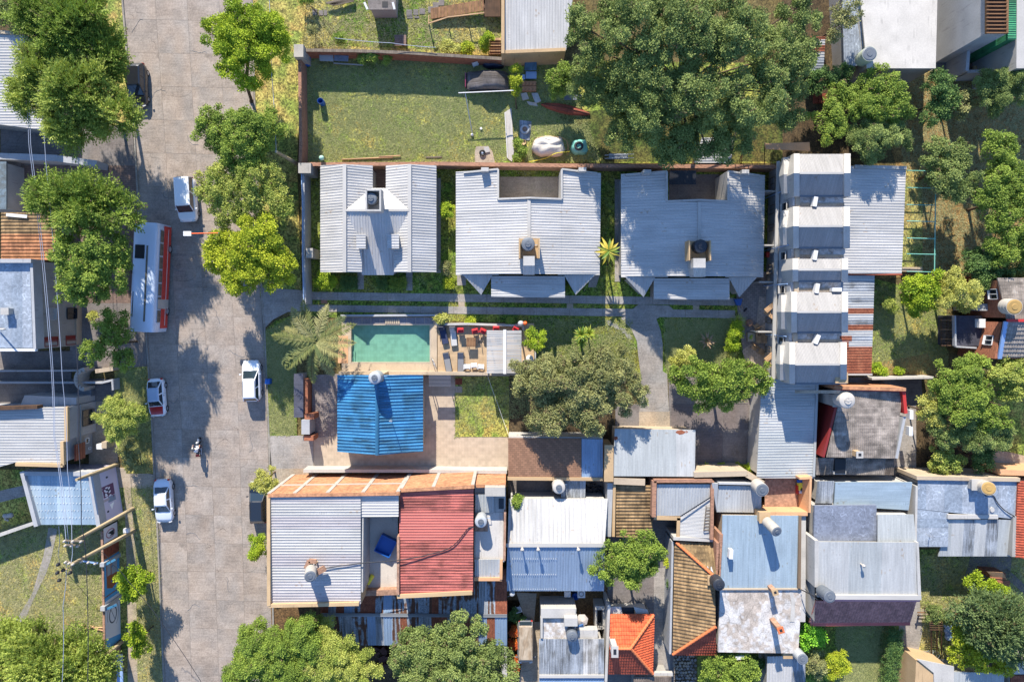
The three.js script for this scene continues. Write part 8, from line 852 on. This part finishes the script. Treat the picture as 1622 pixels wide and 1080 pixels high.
shrub('yellow shrub at the top right corner of the pool', [[698, 506, 9, 1.2], [703, 502, 6, 1]], { pal: 'golden', dens: 18 }); shrub('small yellow flower clump behind the red chairs', [[745, 508, 6, .6]], { pal: 'yellow' }); shrub('low grass-like tuft beside the lamp wall', [[807, 510, 7, .6]], { pal: 'mid' });
shrub('yellow green bush by the terrace edge, upper', [[1165, 530, 13, 1.2], [1168, 518, 10, 1]], { pal: 'lime', dens: 16 }); shrub('yellow green bush by the terrace edge, lower', [[1160, 545, 12, 1.1]], { pal: 'lime', dens: 16 }); shrub('bright yellow clump at the foot of the terrace bushes', [[1159, 562, 7, .7]], { pal: 'golden', dens: 18 });
shrub('bushes against the white garden wall near the flats', [[1205, 592, 8, 1], [1214, 596, 7, 1]], { pal: 'olive' }); shrub('dark green bush at the driveway bend', [[986, 552, 8, .9]], { pal: 'olive' });
shrub('yellow potted bush in the alley', [[1060, 890, 8, 1.2], [1064, 878, 7, 1.2]], { pal: 'yellow' }); shrub('dark climbing plant beside the alley wall', [[1062, 925, 6, 1.4]], { pal: 'deep' });
shrub('leafy sapling in the yard left of the white slope', [[818, 797, 8, 3.4], [822, 790, 6, 3.2]], { pal: 'mid' }); shrub('strip of red and yellow flowers beside the old van', [[815, 1000, 7, .7], [813, 1020, 8, .7], [816, 1045, 8, .7], [814, 1060, 7, .7]], { pal: 'red', dens: 9 }); shrub('dark weeds in the corner of the small back yard', [[815, 975, 10, .6], [828, 985, 8, .5]], { pal: 'deep' }); shrub('creeper on the brick wall at the top left of the lot', [[575, 92, 10, 1.2], [590, 90, 10, 1.4], [612, 92, 8, 1]], { pal: 'mid' });
shrub('weeds among the fire bowl and plank panel', [[820, 226, 6, .5], [828, 240, 8, .5], [818, 250, 6, .4]], { pal: 'mid' }); shrub('bright weeds along the yard slabs', [[1120, 742, 6, .4], [1143, 741, 6, .5], [1170, 742, 7, .4], [1186, 740, 6, .6]], { pal: 'lime' }); shrub('low green plants by the lean-to corner', [[1388, 582, 8, .6], [1400, 590, 6, .5], [1424, 588, 6, .5]], { pal: 'lime' });
shrub('bare greyish shrub on the dry top lawn', [[494, 45, 9, 1]], { pal: 'olive', dens: 4 });
shrub('bush at the top of the shaded yard by the paving stones', [[485, 0, 12, 1], [540, 60, 10, 1]], { pal: 'mid' });
// palms and rosette plants
function palm(label, u, v, h, base, n, len, wide, droop, mats, name = 'palm_tree') { const c = W(u, v, h), b = W(...base), t = thing(name, label, 'palm', b); part(t, 'trunk', [tube([b, b.clone().lerp(c, .5), c], .17, 12, 10)], barkMat); for (let i = 0; i < n; i++) { const a = i / n * 6.283 + rr(-.2, .2), e = rr(-.15, .55), d = V3(Math.cos(a) * Math.cos(e), Math.sin(e), Math.sin(a) * Math.cos(e)); part(t, 'frond', frondGeo(c.clone().add(V3(0, rr(-.1, .15), 0)), d, len * rr(.8, 1.08), wide, droop, 30), mats[Math.floor(rnd() * mats.length)]); } return t; }
palm('big feathery palm between the verge and the pool', 500, 542, 4.2, [508, 540], 14, 4.2, .7, .36, [FR.palmA, FR.palmB, FR.palmB, FR.palmC]);
{ const h = 3.4, c = W(965, 398, h), b = W(963, 420), t = thing('palm_tree', 'small yellow leaved palm between the middle and shaded houses', 'palm', b); part(t, 'trunk', tube([b, c], .09, 6, 8), barkMat); for (let i = 0; i < 16; i++) { const a = i / 16 * 6.283 + rr(-.1, .1), e = rr(0, .7), d = V3(Math.cos(a) * Math.cos(e), Math.sin(e), Math.sin(a) * Math.cos(e)); part(t, 'frond', bladeGeo(c, d, rr(1.1, 1.6), .14, .35), i % 3 ? FR.yel : i % 2 ? FR.yel2 : FR.grn); } }
function rosette(label, u, v, h, n, len, w, mats, name = 'rosette_plant') { const c = W(u, v, h), t = thing(name, label, 'plant', W(u, v)); part(t, 'stem', bar(V3(c.x, 0, c.z), c, .06, 7), barkMat); for (let i = 0; i < n; i++) { const a = i * 2.399, e = 1.3 - 1.5 * i / n, d = V3(Math.cos(a) * Math.cos(e), Math.sin(e), Math.sin(a) * Math.cos(e)); part(t, 'leaf', bladeGeo(c, d, len * rr(.8, 1.1), w, .25), mats[i % mats.length]); } return t; }
rosette('yucca with yellow green leaf heads on the central lawn, left head', 921, 530, 1.8, 34, .95, .07, [FR.lime, FR.yel2, FR.grn]); rosette('yucca head with paler leaves right of its twin', 933, 528, 1.6, 30, .9, .07, [FR.lime, FR.yel2]); rosette('third lower yucca head near the central lawn shadow', 920, 540, 1.2, 26, .8, .07, [FR.lime, FR.grn]);
rosette('dry pinkish fan plant on the shaded lawn by the terrace', 1120, 540, .9, 30, 1.0, .07, [FR.dry, FR.palmC, FR.dry]); rosette('spiky pale grass plant at the top of the terrace bushes', 1170, 508, .7, 60, .95, .03, [FR.lime, FR.palmB]);
console.log('leaf clusters', nLeaves);
const GROUPS = { car: 'cars parked along the street and on the lot', van: 'parked vans', tree: 'trees of the neighbourhood', shrub: 'garden shrubs', hedge: 'clipped hedges', chair: 'garden chairs', 'water tank': 'water tanks on roofs', 'tank stand': 'plinths under water tanks', 'air conditioner': 'air conditioners on roofs and walls', 'sun lounger': 'sun loungers on the pool terrace', 'utility pole': 'utility poles', cable: 'overhead cables', chimney: 'chimneys on the roofs', house: 'houses of the block', plant: 'spiky rosette plants', palm: 'palms', shed: 'sheds and low roofs', hose: 'hoses on roofs' };
scene.traverse(o => { if (o.isMesh) { o.castShadow = o.receiveShadow = true; } if (o.parent === scene && GROUPS[o.userData.category] && !o.userData.group) o.userData.group = GROUPS[o.userData.category]; });
{ const seen = new Map(); for (const o of scene.children) if (o.userData.label) { if (seen.has(o.userData.label)) console.log('same label', o.name); seen.set(o.userData.label, 1); } }
camera.updateProjectionMatrix();
renderer.render(scene, camera);
